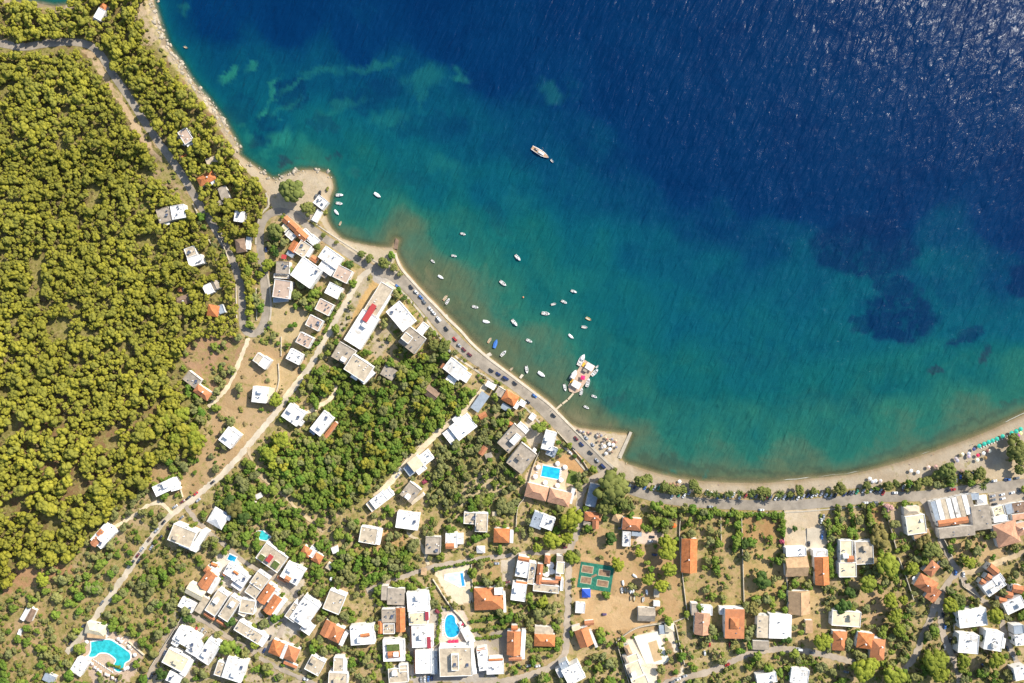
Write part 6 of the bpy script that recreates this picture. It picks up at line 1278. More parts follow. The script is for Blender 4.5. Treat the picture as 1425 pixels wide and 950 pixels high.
# rocks on the western shore
def rock_mesh(seed):
    r = np.random.RandomState(seed); v, f = ICO2; d = 1+(r.rand(len(v), 1)-.5)*.5; v2 = v*d*np.array([1.2, .9, .6]); return crown_mesh('rock', v2, f, M_ROCK)
M_ROCK = surf('shore_rock', (.38, .33, .255), .4, .8, .95, .15, (.2, .16, .12), .8)
RK = [rock_mesh(s_) for s_ in range(5)]
cl = smooth_line(COAST[12:30], 2.0); cl2 = smooth_line(COAST[30:40], 2.0)
for q in range(290):
    x, y = cl[rng.randrange(len(cl))] if q < 235 else cl2[rng.randrange(len(cl2))]
    s_ = .4+1.5*rng.random()**2.5; x += rng.gauss(-2 if q < 235 else 0, 3.5); y += rng.gauss(0, 2)
    o = bpy.data.objects.new('rock', RK[rng.randrange(5)]); COL.objects.link(o); c = PG(x, y); o.location = (c.x, c.y, max(c.z, -.5)+.1); o.scale = (s_, s_, s_*.9); o.rotation_euler = (0, 0, rng.random()*6.28)
    tag(o, 'pale angular rock on the waterline of the northern shore', 'rock', 'rocks along the northern shore')
# ------------------------------------------------------------------ cars
def paint(name, col, rough=.3, metallic=.0):
    if name in MATS: return MATS[name]
    m, nt, p = newmat(name); oi = N(nt, 'ShaderNodeObjectInfo')
    n = noise(nt, wpos(nt), .8, 3)
    nt.links.new(mixc(nt, mr(nt, n, .35, .7, 0, .5), col, tuple(c*.7+.02 for c in col)), p.inputs['Base Color'])
    p.inputs['Roughness'].default_value = rough; p.inputs['Metallic'].default_value = metallic; p.inputs['Coat Weight'].default_value = .5
    MATS[name] = m; return m
CCOL = {'white': (.72, .72, .71), 'silver': (.38, .39, .41), 'grey': (.16, .17, .18), 'black': (.02, .02, .025), 'navy': (.02, .035, .12), 'blue': (.06, .16, .42), 'red': (.45, .03, .025), 'maroon': (.16, .025, .03), 'brown': (.16, .10, .06), 'green': (.04, .28, .14), 'purple': (.12, .06, .16), 'beige': (.45, .38, .28), 'yellow': (.7, .4, .03)}
def car_body(L, W, H, van):
    # lengthwise stations: x, half width, sill z, shoulder z
    st = [(-L/2, W*.40, .35, .72), (-L/2+.15, W*.47, .25, .86), (-L*.32, W*.5, .22, .93), (0, W*.5, .22, .95), (L*.25, W*.5, .22, .92), (L*.40, W*.47, .24, .80), (L/2-.12, W*.42, .28, .66), (L/2, W*.34, .35, .58)]
    if van: st = [(x, w_, a, b+.15) for x, w_, a, b in st]
    V = []; F = []
    for x, hw, z0, z1 in st:
        V += [(x, -hw, z0), (x, -hw, z1-.12), (x, -hw*.86, z1), (x, hw*.86, z1), (x, hw, z1-.12), (x, hw, z0)]
    for i in range(len(st)-1):
        for k in range(6): a = i*6+k; b = i*6+(k+1) % 6; F.append((a, a+6, b+6, b))
    F += [tuple(range(5, -1, -1))][::-1]; n = len(V); F.append(tuple(range(n-6, n)))
    return V, F
def prism_cabin(x0b, x1b, x0t, x1t, wb, wt, z0, z1):
    V = [(x0b, -wb, z0), (x1b, -wb, z0), (x1b, wb, z0), (x0b, wb, z0), (x0t, -wt, z1), (x1t, -wt, z1), (x1t, wt, z1), (x0t, wt, z1)]
    return V, [(4, 5, 6, 7), (0, 1, 5, 4), (1, 2, 6, 5), (2, 3, 7, 6), (3, 0, 4, 7)]
CARP = {}
def wheel_mesh():
    mb = MB(); mb.tube((0, -.11, 0), (0, .11, 0), .33, n=14); return mb
CAR_M = {}
def car_proto(col, typ):
    k = (col, typ)
    if k in CAR_M: return CAR_M[k]
    L, W, H = {'car': (4.3, 1.78, 1.46), 'small': (3.7, 1.65, 1.45), 'van': (5.0, 1.95, 1.95), 'pickup': (5.2, 1.85, 1.7)}[typ]
    van = typ == 'van'; V, F = car_body(L, W, H, van); zt = .92+(.15 if van else 0)
    def me(n, v, f, m):
        q = bpy.data.meshes.new(n); q.from_pydata([tuple(x) for x in v], [], f); q.materials.append(m); return q
    if typ in ('car', 'small'): c = prism_cabin(-L*.42, L*.24, -L*.30, L*.06, W*.44, W*.36, zt-.03, H-.05); rt = (-L*.31, L*.07, W*.37)
    elif van: c = prism_cabin(-L*.47, L*.36, -L*.45, L*.22, W*.46, W*.42, zt-.03, H-.05); rt = (-L*.46, L*.23, W*.43)
    else: c = prism_cabin(-L*.08, L*.28, -L*.04, L*.14, W*.44, W*.37, zt-.03, H-.05); rt = (-L*.05, L*.15, W*.38)
    rb = MB(); rb.box((rt[0]+rt[1])/2, 0, H-.05, H+.02, rt[1]-rt[0], rt[2]*2, 0, .94)
    w_ = wheel_mesh(); m = paint('car_paint_'+col, CCOL[col])
    CAR_M[k] = [('body', me('car_body', V, F, m)), ('windows', me('car_windows', c[0], c[1], M_GLASS)), ('roof', me('car_roof', rb.v, rb.f, m))]
    wm = me('car_wheel', w_.v, w_.f, M_DARK); pos = [(sx*L*.31, sy*(W/2-.1), .33) for sx in (-1, 1) for sy in (-1, 1)]
    hl = MB(); hl.box(0, 0, -.07, .07, .08, .34); hm = me('headlight', hl.v, hl.f, plain('lamp_glass', (.7, .7, .66), .15))
    CAR_M[k].append(('wheels', wm, pos)); CAR_M[k].append(('headlights', hm, [(L/2-.08, sy*W*.27, .60+(.1 if van else 0)) for sy in (-1, 1)]))
    if typ == 'pickup':
        bd = MB(); bd.box(-L*.28, 0, .7, .95, L*.36, W*.78); CAR_M[k].append(('cargo_bed', me('cargo_bed', bd.v, bd.f, M_DARK)))
    return CAR_M[k]
def car(x, y, ang, col, typ, label, group):
    z = gh(x, y)+.14; c = P(x, y, z+1); c.z = gw(c.x, c.y)+.14+(.12 if False else 0)
    e = empty('parked_'+('car' if typ in ('car', 'small') else typ), c, -math.radians(ang)); tag(e, label, 'car' if typ in ('car', 'small') else typ, group)
    for part in car_proto(col, typ):
        if len(part) == 2:
            o = bpy.data.objects.new(part[0], part[1]); COL.objects.link(o); o.parent = e
        else:
            for q in part[2]:
                o = bpy.data.objects.new(part[0][:-1], part[1]); COL.objects.link(o); o.parent = e; o.location = q
    return e
ORD = ['', 'second ', 'third ', 'fourth ', 'fifth ', 'sixth ', 'seventh ', 'eighth ', 'ninth ', 'tenth ', 'eleventh ', 'twelfth ', 'thirteenth ', 'fourteenth ', 'fifteenth ', 'sixteenth ']
CARS = [  # row phrase, end the counting starts from, default angle offset from road or absolute, [(x, y, colour, type, angle?)]
 ('in the line along the sea wall', 'counting from the north', None, [(553, 398, 'blue', 'car'), (572, 399, 'black', 'car'), (579, 406, 'white', 'car'), (585.5, 413, 'blue', 'car'), (590, 419.5, 'grey', 'car'), (598.5, 429, 'white', 'car'), (603.5, 435, 'white', 'car'), (610.5, 443.5, 'white', 'van'),
   (621, 457, 'black', 'car'), (633, 471.5, 'red', 'car'), (639, 480, 'silver', 'small'), (645.5, 486, 'maroon', 'car'), (653.5, 493, 'maroon', 'car'), (683.5, 515, 'black', 'car'), (693.5, 520, 'navy', 'car'), (704, 526, 'navy', 'van'), (716.5, 533, 'black', 'car')]),
 ('on the shore road between pontoon and town beach', 'counting from the pontoon', None, [(744, 550.5, 'blue', 'car'), (770.5, 578, 'black', 'car'), (802, 610, 'maroon', 'car'), (809.5, 618, 'navy', 'car'), (822, 630, 'black', 'car'), (831, 640.5, 'silver', 'car'), (839.5, 648.5, 'navy', 'van'), (846.5, 656.5, 'black', 'car'), (816, 609, 'silver', 'car'), (825, 618.5, 'silver', 'small')]),
 ('on the landward kerb of the shore road', 'counting from the north', None, [(626, 489, 'silver', 'small'), (734.5, 559, 'black', 'car'), (797, 624, 'black', 'car'), (793.5, 629.5, 'white', 'small')]),
 ('stopped on the inner hairpin road', 'counting from the cape', 92, [(373, 337, 'red', 'car'), (370, 346.5, 'navy', 'car')]),
 ('parked on the sand of the little cape', 'counting from the sea', 100, [(445, 268, 'black', 'small'), (439.5, 273, 'grey', 'small')]),
 ('nosed in under the tamarisks by the beach', 'counting from the west', 118, [(862, 661, 'white', 'car'), (876, 675, 'silver', 'car'), (911, 677, 'silver', 'car'), (917, 677, 'green', 'small'), (945, 687, 'green', 'small'), (959.5, 683.5, 'silver', 'car'), (984, 683, 'white', 'car'), (989, 686, 'white', 'car'), (1008, 688, 'black', 'car'), (1021, 687, 'white', 'car'),
   (1038, 688, 'red', 'small'), (1053, 688, 'grey', 'car'), (1073, 690, 'silver', 'car'), (1092, 690, 'white', 'car'), (1097, 691, 'black', 'car'), (1104, 690, 'grey', 'car'), (1125, 687.5, 'navy', 'car'), (1137, 685.5, 'white', 'car'), (1143.5, 685.5, 'silver', 'car'), (1156, 688, 'silver', 'car'), (1182.5, 684, 'black', 'car'), (1193, 682.5, 'green', 'car'), (1202, 681, 'silver', 'car'), (1213, 680, 'white', 'car'), (1000, 689, 'blue', 'car'), (1014.5, 689, 'silver', 'car'), (1030, 689.5, 'white', 'car'), (1047, 689, 'navy', 'car'), (1066.5, 691, 'red', 'car'), (1080, 691, 'white', 'car'), (1085.5, 691, 'grey', 'car'), (1111, 690.5, 'white', 'car'), (1118, 689, 'silver', 'car'), (1131, 687.5, 'white', 'car'), (1150, 687, 'white', 'car'), (1163, 687.5, 'black', 'car'), (1176, 685.5, 'navy', 'car'), (1187, 684, 'grey', 'car'), (1220, 681, 'black', 'car'), (1226, 680.5, 'silver', 'car'), (1229.5, 684, 'red', 'car'), (1258, 676, 'white', 'car'), (935, 689, 'white', 'car'), (952, 688, 'white', 'car'), (898, 676, 'blue', 'car'), (884, 676, 'navy', 'car'), (1267, 674, 'white', 'small')]),
 ('pulled up along the beach side of the shore road', 'counting from the west', 0, [(1246, 685.5, 'white', 'car'), (1259, 682, 'maroon', 'car')]),
 ('standing two abreast under the beach tamarisk', 'counting from the west', 84, [(1337, 663, 'blue', 'car'), (1347.5, 661, 'white', 'car'), (1349.5, 668, 'silver', 'car'), (1354, 660, 'navy', 'car'), (1331, 668, 'grey', 'small'), (1318, 668, 'black', 'small')]),
 ('in the shaded lay-by east of the tamarisks', 'counting from the west', -5, [(1374.5, 670.5, 'black', 'car'), (1384.5, 669, 'white', 'car'), (1403, 667, 'blue', 'pickup'), (1416, 665, 'grey', 'car')]),
 ('driving on the shore road', 'counting from the west', None, [(989, 705, 'silver', 'car'), (1060, 709.5, 'white', 'car'), (1327, 681, 'red', 'car'), (1320, 682.5, 'black', 'car')]),
 ('on the landward verge by the hedge gardens', 'counting from the west', -3, [(1205, 699.5, 'white', 'car'), (1214, 700, 'silver', 'car'), (1219, 699, 'grey', 'car')]),
 ('in the striped restaurant parking lot', 'counting from the north', -10, [(1382, 690, 'silver', 'car'), (1395, 688, 'white', 'car'), (1409, 685.5, 'white', 'car'), (1383, 695.5, 'grey', 'car'), (1396, 693.5, 'white', 'car'), (1385, 701.5, 'black', 'car'), (1421, 683, 'grey', 'car')]),
 ('in the big yard north of the tan gabled house', 'counting from the north', 92, [(1146.5, 719.5, 'silver', 'car'), (1143.5, 725, 'white', 'car'), (1145, 740, 'silver', 'car'), (1144, 747, 'blue', 'car'), (1126, 757, 'black', 'car'), (1151, 745, 'navy', 'car')]),
 ('on the bent village lane', 'counting from the east', None, [(1131, 908, 'grey', 'car'), (1112.5, 903.5, 'white', 'van'), (1012.5, 925, 'red', 'car'), (953, 941, 'silver', 'car'), (944, 945, 'white', 'car'), (936, 949, 'grey', 'car')]),
 ('in the yards around the salmon and vivid orange roofs', 'counting from the west', 85, [(981, 909, 'white', 'small'), (987.5, 896.5, 'red', 'car'), (1016, 897.5, 'red', 'car')]),
 ('in the drive and yard of the orange hip roofed house', 'counting from the west', 5, [(864, 735, 'grey', 'car'), (907.5, 747, 'black', 'car'), (905.5, 753, 'white', 'small'), (911, 772, 'navy', 'car')]),
 ('beside the sports court lane', 'counting from the north', 8, [(786, 761.5, 'maroon', 'small'), (841, 855, 'purple', 'small')]),
 ('along the valley road near its bend', 'counting from the east', None, [(295.5, 671, 'black', 'car'), (272, 687, 'red', 'car'), (262, 692.5, 'black', 'car'), (253.5, 698, 'maroon', 'car'), (243, 705, 'silver', 'car'), (275.5, 696, 'silver', 'car')]),
 ('on the slope road below the junction apartments', 'counting from the north', None, [(252, 720.5, 'grey', 'car'), (227, 727, 'black', 'car'), (217.5, 738, 'silver', 'car'), (235, 734, 'maroon', 'car'), (223, 748, 'black', 'car'), (207, 751, 'brown', 'car'), (210, 762, 'silver', 'car'), (197, 764.5, 'silver', 'car'), (191, 773, 'maroon', 'car'), (184, 783, 'black', 'car'), (192.5, 780.5, 'black', 'car')]),
 ('on the lower valley road towards the pool', 'counting from the north', None, [(141, 839, 'grey', 'car'), (124, 859, 'red', 'car'), (114.5, 872, 'black', 'car'), (104.5, 887, 'grey', 'car'), (97, 895, 'black', 'car')]),
 ('in the village yard by the dotted white roof', 'counting from the west', 118, [(273.5, 874, 'red', 'car'), (281, 877.5, 'silver', 'car'), (285, 881, 'beige', 'small'), (301, 888.5, 'grey', 'car')]),
 ('in the village court by the orange hip roofs', 'counting from the west', 115, [(367.5, 905.5, 'navy', 'car'), (375, 887.5, 'black', 'car'), (388.5, 861, 'navy', 'car')]),
 ('on the narrow lane at the bottom west', 'counting from the north', 118, [(229, 908.5, 'silver', 'car'), (210, 942, 'black', 'car'), (204, 947, 'navy', 'car')]),
 ('by the groves north of the tan square roof', 'counting from the north', 112, [(461, 804.5, 'white', 'van')]),
 ('on the bottom lane below the orange double roofs', 'counting from the west', 25, [(425, 945, 'white', 'car')]),
 ('on the eastern village street by the round island', 'counting from the north', 85, [(1330.5, 797, 'blue', 'car'), (1341.5, 799.5, 'white', 'car'), (1313, 856, 'black', 'car'), (1315.5, 872, 'blue', 'car'), (1323, 891, 'black', 'car'), (1315, 901, 'grey', 'car'), (1330, 905.5, 'black', 'car')]),
 ('at the bottom east by the paired white houses', 'counting from the west', 60, [(1369, 927, 'navy', 'car'), (1373, 938, 'grey', 'car'), (1411, 916, 'grey', 'car'), (1403, 903, 'black', 'car')]),
 ('under the large bottom pines', 'counting from the west', 12, [(1232, 935, 'maroon', 'car'), (1178, 935, 'grey', 'car')]),
 ('near the lane junction of the orange roofed houses', 'counting from the north', 0, [(691, 784, 'silver', 'car'), (706, 810, 'maroon', 'small'), (724, 928, 'black', 'car'), (735, 926.5, 'silver', 'car'), (748, 927, 'white', 'car')]),
 ('beside the cream terraced villa', 'counting from the north', 130, [(549.5, 648, 'grey', 'car'), (555, 654.5, 'silver', 'car'), (553, 662, 'silver', 'car')]),
 ('parked below the awning hotel', 'counting from the west', 90, [(586, 946, 'silver', 'car'), (591, 946, 'white', 'car'), (596, 945, 'blue', 'car'), (601, 944, 'navy', 'car')]),
]
allroad = [(pts, w_) for n_, pts, w_, mt in ROADS]
def road_angle(x, y):
    best = (1e9, 0)
    for pts, w_ in allroad:
        for (x0, y0), (x1, y1) in zip(pts[:-1], pts[1:]):
            dx, dy = x1-x0, y1-y0; L = dx*dx+dy*dy; t = max(0, min(1, ((x-x0)*dx+(y-y0)*dy)/L)); d = (x-x0-t*dx)**2+(y-y0-t*dy)**2
            if d < best[0]: best = (d, math.degrees(math.atan2(dy, dx)))
    return best[1]
for phrase, end, ang, L in CARS:
    if 'tamarisks by' in phrase: L.sort(key=lambda c: c[0])
    cnt = {}; tot = {}
    for c in L: tot[(c[2], c[3] in ('car', 'small'))] = tot.get((c[2], c[3] in ('car', 'small')), 0)+1
    for c in L:
        k = (c[2], c[3] in ('car', 'small')); i = cnt.get(k, 0); cnt[k] = i+1
        kind = 'car' if k[1] else c[3]
        lab = c[2]+' '+kind+' '+phrase if tot[k] == 1 else ('first ' if i == 0 else ORD[i])+c[2]+' '+kind+' '+phrase+', '+end
        if len(lab.split()) > 16: lab = ' '.join(lab.split()[:16])
        a = (road_angle(c[0], c[1])+(180 if rng.random() < .5 else 0)) if ang is None else ang+rng.uniform(-5, 5)
        car(c[0], c[1]+(1.8 if 'tamarisks by' in phrase else 0), a, c[2], c[3], lab, 'cars '+phrase)

# ------------------------------------------------------------------ boats
M_HULL = paint('boat_white', (.80, .79, .76), .35); M_HBLUE = paint('boat_blue', (.05, .17, .50), .5); M_HYEL = paint('boat_yellow', (.75, .45, .03), .5); M_HCRM = paint('boat_cream', (.62, .55, .38), .5)
M_INT = surf('boat_interior', (.50, .47, .42), .2, 3.0, .7, .3, (.3, .26, .2), .4); M_INTW = surf('boat_deck_wood', (.45, .28, .16), .2, 3.0, .6)
def hull(L, B, Hh, pointed=1.0, stern=.75):
    n = 9; V = []; F = []; half = []
    for i in range(n):
        t = i/(n-1); x = -L/2+L*t
        hb = B/2*(stern+(1-stern)*math.sin(min(1, t*2.2)*math.pi/2)) if t < .5 else B/2*math.cos((t-.5)*math.pi*pointed)**.75 if t < 1 else .03
        sh_ = Hh*(1+.35*t*t); half.append((x, max(hb, .03), sh_))
        V += [(x, -max(hb, .03), sh_), (x, -max(hb, .03)*.75, -.05), (x, 0, -.25), (x, max(hb, .03)*.75, -.05), (x, max(hb, .03), sh_)]
    for i in range(n-1):
        for k in range(4): a = i*5+k; F.append((a, a+1, a+6, a+5))
    F.append((0, 4, 3, 2, 1)); return V, F, half
def boat_parts(typ, L):
    """list of (part name, MB, material, subparts)"""
    B = L*.40 if typ != 'sloop' else L*.27; out = []; Hh = .55 if L < 6 else .8
    V, F, half = hull(L, B, Hh); hb = MB(); hb.add(V, F)
    # gunwale
    for i in range(len(half)-1):
        for s_ in (-1, 1):
            (x0, w0, z0), (x1, w1, z1) = half[i], half[i+1]; k = .80
            q = [(x0, s_*w0, z0), (x1, s_*w1, z1), (x1, s_*w1*k, z1+.02), (x0, s_*w0*k, z0+.02)]
            hb.add(q+[(a, b, c-.25) for a, b, c in q[2:]], [(0, 1, 2, 3) if s_ < 0 else (3, 2, 1, 0), (3, 2, 4, 5) if s_ < 0 else (5, 4, 2, 3)])
    hm = {'blue': M_HBLUE, 'yellow': M_HYEL, 'wood': M_HCRM, 'covered': M_HULL}.get(typ, M_HULL)
    out.append(('hull', hb, hm))
    db = MB(); ndk = len(half); fz = Hh*.55
    vs = [(x, -w_*.82, fz if typ not in ('covered', 'blue', 'sloop') else z+.03) for x, w_, z in half]+[(x, w_*.82, fz if typ not in ('covered', 'blue', 'sloop') else z+.03) for x, w_, z in half]
    if typ in ('covered', 'blue'):     # canvas cover with a ridge
        vs += [(x, 0, z+.28) for x, w_, z in half]; n = ndk
        db.add(vs, [(i, i+1, 2*n+i+1, 2*n+i) for i in range(n-1)]+[(2*n+i, 2*n+i+1, n+i+1, n+i) for i in range(n-1)]); out.append(('canvas_cover', db, M_HBLUE if typ == 'blue' else M_HULL))
    else:
        n = ndk; db.add(vs, [(i, i+1, n+i+1, n+i) for i in range(n-1)]); out.append(('deck', db, {'sloop': M_INTW, 'wood': M_INTW}.get(typ, M_INT)))
    if typ in ('open', 'cabin'):
        fd = MB(); x0 = L*.18; pts = [(x, w_*.8, z) for x, w_, z in half if x >= x0-.01]
        vs = [(x, -w_, z+.05) for x, w_, z in pts]+[(x, w_, z+.05) for x, w_, z in pts]; n = len(pts); fd.add(vs, [(i, i+1, n+i+1, n+i) for i in range(n-1)]+[(0, n, n+1, 1)][:0]); out.append(('foredeck', fd, M_HULL))
        cb = MB(); cb.box(L*.02, 0, fz, fz+.75, L*.12, B*.30); out.append(('console', cb, M_HULL))
        ws = MB(); ws.box(L*.09, 0, fz+.5, fz+1.0, .06, B*.42, 0, .9); out.append(('windscreen', ws, M_GLASS))
        sb = MB(); sb.box(-L*.22, 0, fz, fz+.38, L*.10, B*.66); out.append(('seat', sb, M_HULL))
        eb = MB(); eb.box(-L*.53, 0, .1, 1.0, .45, .38); out.append(('outboard_motor', eb, M_DARK))
    if typ == 'cabin':
        cb = MB(); cb.box(L*.16, 0, Hh*.9, Hh+.75, L*.30, B*.62, 0, .8); out.append(('cabin', cb, M_HULL))
    if typ in ('wood', 'yellow'):
        for q in (-.25, 0, .22):
            sb = MB(); sb.box(L*q, 0, Hh*.75, Hh*.83, L*.07, B*.78); out.append(('thwart', sb, M_HCRM))
    if typ == 'inflatable':
        eb = MB(); eb.box(-L*.5, 0, .1, .9, .4, .32); out.append(('outboard_motor', eb, M_DARK))
    return out
BM = {}
def boat(x, y, L_px, ang, typ, label, cat='boat', group='boats moored in the bay', land=False):
    L = L_px*S*.97; k = (typ, round(L, 1))
    if k not in BM:
        BM[k] = []
        for n_, mb, m in boat_parts(typ, round(L, 1)):
            me = bpy.data.meshes.new('boat_'+n_); me.from_pydata(mb.v, [], mb.f); me.materials.append(m); BM[k].append((n_, me))
    z = 0.02
    if land: z = gh(x, y)+.3
    c = P(x, y, z); e = empty({'sloop': 'sailing_yacht', 'wood': 'rowing_boat', 'kayak': 'kayak'}.get(typ, 'motor_boat'), c, -math.radians(ang)); tag(e, label, cat, group)
    for n_, me in BM[k]:
        o = bpy.data.objects.new(n_, me); COL.objects.link(o); o.parent = e
    return e
BOATS = [
 (525.5, 271.5, 11, 35, 'covered', 'white covered boat alone off the little cape'), (473, 271.5, 11, 0, 'cabin', 'white cabin boat moored closest to the cape rocks'), (472.5, 283, 10, 8, 'open', 'white open boat below the cape cabin boat'), (468.5, 295.5, 9, 50, 'covered', 'small boat third down the line off the cape cafe'), (474, 310.5, 7, -65, 'wood', 'small cream rowing boat last in the line off the cape'), (472, 329.5, 5, -15, 'wood', 'tiny pale dinghy drawn near the northern beach'),
 (644.5, 325.5, 8, 18, 'open', 'white boat furthest north of the small boats mid bay'), (632, 356, 8, 12, 'open', 'white boat just below the northernmost mid bay one'), (602.5, 363.5, 7, 40, 'open', 'small white boat off the sea wall corner'), (720.5, 358.5, 11, 48, 'cabin', 'white boat furthest offshore above the yellow one'), (613.5, 385.5, 9, 32, 'covered', 'white covered boat off the parked blue and white cars'),
 (620, 414, 10, -52, 'wood', 'cream rowing boat paired with a whiter one near the sea wall'), (623, 419, 10, -60, 'open', 'white boat tied next to the cream rowing boat'), (661.5, 427, 9.5, 14, 'open', 'white open boat between the pair and the covered ones'), (677, 447.5, 10.5, 14, 'covered', 'white covered boat south of the lone open one'), (700, 394, 11.5, 38, 'open', 'white open boat above the orange buoy'), (716, 449, 12, 50, 'cabin', 'long white cabin boat in mid bay below the orange buoy'),
 (681.5, 473, 9.5, -58, 'wood', 'cream rowing boat beside the covered blue boat'), (689.5, 478, 13, -72, 'blue', 'boat under a bright blue cover'), (700.5, 491.5, 11, -45, 'open', 'slim white boat just below the blue covered boat'), (736.5, 474, 9.5, 25, 'open', 'white boat alone between the slim boat and pontoon'), (712, 513, 7, -42, 'wood', 'small cream rowing boat near the tiny stone landing'), (733, 514, 11, 82, 'open', 'white boat with dark stripe pointing to the sea wall'), (753.5, 520.5, 12, 36, 'covered', 'long white covered boat west of the pontoon'),
 (759.5, 436, 12, 8, 'open', 'white speedboat in the middle of the eastern cluster'), (770.5, 423, 8, -12, 'inflatable', 'small pale inflatable above the white speedboat'), (785, 420, 9, 25, 'open', 'small white boat between the inflatable and topmost boat'), (798.5, 405.5, 9, 20, 'cabin', 'white boat at the top of the eastern cluster'), (819, 443.5, 9, 28, 'yellow', 'bright yellow boat moored in the eastern cluster'), (813.5, 455, 9, 8, 'inflatable', 'pale blue white dinghy under the yellow boat'), (794.5, 468, 9, 42, 'covered', 'white covered boat lowest of the eastern cluster'),
 (827, 551.5, 8.5, 22, 'open', 'white boat off the pontoon, upper of two'), (816, 566.5, 8.5, 28, 'open', 'white boat off the pontoon, lower of two near the beach'), (809, 500.5, 18.5, -62, 'cabin', 'large white motor yacht along the pontoon top'), (798, 521, 16, -60, 'cabin', 'white boat berthed on the western side of the pontoon'), (786, 539, 10.5, 78, 'open', 'white boat at the pontoon southwest corner'), (809, 544.5, 10.5, -78, 'open', 'white boat beside the pontoon foot'), (818, 532, 13, -75, 'open', 'white boat midway on the pontoon eastern side'), (827.5, 518, 13, -45, 'open', 'white boat at the pontoon eastern shoulder'), (831, 510, 6, -50, 'inflatable', 'small pale tender at the pontoon northeast corner'),
 (259, 66, 6, 20, 'wood', 'tiny pale boat beside the northern rocks'), (768, 224, 6, 50, 'inflatable', 'pale tender tied behind the sailing yacht')]
for b in BOATS: boat(*b[:5], b[5])
for x, y, l, a, t, lb in [(865.5, 821, 9, 88, 'open', 'pinkish kayak at the western end of the yard rack'), (870, 821, 8, 85, 'yellow', 'orange yellow kayak second on the yard rack'), (873.5, 821, 9, 95, 'wood', 'cream dinghy third on the yard rack'), (877.5, 822, 8, 95, 'covered', 'white dinghy fourth on the yard rack'), (881, 822.5, 8, 95, 'covered', 'pale dinghy at the eastern end of the yard rack'), (867, 811, 8, 80, 'covered', 'white dinghy lying above the yard rack'), (883, 832.5, 8.5, 90, 'yellow', 'yellow boat lying in the dusty yard'), (878, 832, 7, 95, 'wood', 'cream dinghy next to the yellow yard boat'), (895, 834, 8, 100, 'inflatable', 'white dinghy alone in the dusty yard'), (900, 824, 8, 80, 'covered', 'pale blue boat under the yard pines'), (883.5, 801, 8, 40, 'covered', 'white boat lying on the dry grass by the pines'), (872, 644, 4.5, -50, 'yellow', 'small yellow canoe on the waterline by the jetty')]:
    boat(x, y, l, a, t, lb, 'boat', 'boats stored on land', land=True)
# sailing yacht
sx, sy, sang, sL = 752, 212.5, 32, 15.5
e = boat(sx, sy, sL/S/.97, sang, 'sloop', 'sailing yacht with bare mast anchored alone far out in the bay', 'sailing yacht', None)
def sub(name, mb, mat, parent): return mb.build(name, mat, parent)
cb = MB(); cb.box(.6, 0, .8, 1.5, 5.2, 1.9, 0, .85); sub('cabin', cb, M_HULL, e)
cb = MB(); cb.box(-4.2, 0, .95, 1.05, 3.0, 1.6); sub('cockpit', cb, M_DARK, e)
mb = MB(); mb.tube((1.2, 0, .9), (1.2, 0, 18.5), .12, .07, 8); ms = sub('mast', mb, M_METAL, e)
mb = MB(); mb.tube((1.2, -1.1, 9.5), (1.2, 1.1, 9.5), .05, n=5); mb.tube((1.2, -.8, 14), (1.2, .8, 14), .04, n=5); sub('spreader', mb, M_METAL, ms)
mb = MB(); mb.tube((1.1, 0, 2.4), (-4.6, 0, 2.3), .16, .14, 8); bo = sub('boom', mb, M_METAL, e)
mb = MB(); mb.tube((.9, 0, 2.62), (-4.3, 0, 2.5), .22, .16, 8); sub('furled_sail', mb, M_HULL, bo)
mb = MB(); mb.tube((7.4, 0, 1.0), (1.25, 0, 18.2), .05, n=5); mb.tube((-7.4, 0, 1.0), (1.15, 0, 18.3), .03, n=4); sub('stay', mb, M_METAL, e)
for q, (x, y, lb) in enumerate([(728, 413.5, 'round orange and white buoy above the long cabin boat')]):
    c = P(x, y, 0); mb = MB(); V, F = ICO2; mb.add([(v[0]*.7, v[1]*.7, v[2]*.7+.2) for v in V], [tuple(f) for f in F]); o = mb.build('mooring_buoy', plain('buoy_orange', (.6, .25, .12)), None, loc=c); tag(o, lb, 'buoy')

# ------------------------------------------------------------------ parasols
UM = {}
def parasol(x, y, r, col, label, group, square=False, h=2.3):
    k = (col, round(r, 2), square)
    if k not in UM:
        m = surf('canvas_%d_%d_%d' % tuple(int(c*99) for c in col), col, .08, 2.0, .85, .1); n = 4 if square else 8
        mb = MB(); vs = [(math.cos(6.283*i/n+.4)*r, math.sin(6.283*i/n+.4)*r, h-.45) for i in range(n)]
        mb.add(vs+[(0, 0, h+.1)], [(i, (i+1) % n, n) for i in range(n)]); mb.add([(a, b, c-.18) for a, b, c in vs]+vs, [(i, (i+1) % n, n+(i+1) % n, n+i) for i in range(n)])
        me = bpy.data.meshes.new('parasol_canopy'); me.from_pydata(mb.v, [], mb.f); me.materials.append(m)
        pb = MB(); pb.tube((0, 0, -.3), (0, 0, h+.15), .035, n=6); pm = bpy.data.meshes.new('parasol_pole'); pm.from_pydata(pb.v, [], pb.f); pm.materials.append(M_METAL); UM[k] = (me, pm)
    z = gh(x, y) if not isinstance(group, float) else group; c = P(x, y, z+h); c.z = max(gw(c.x, c.y), .1)
    if 786 < x < 835 and 495 < y < 548: c.z = .7
    e = empty('parasol', c, rng.random()); tag(e, label, 'parasol', group)
    for n_, me in (('canopy', UM[k][0]), ('pole', UM[k][1])):
        o = bpy.data.objects.new(n_, me); COL.objects.link(o); o.parent = e
    return e
WH = (.78, .76, .72); PKW = (.72, .60, .55); TEAL = (.05, .40, .30); CRIM = (.62, .04, .10)
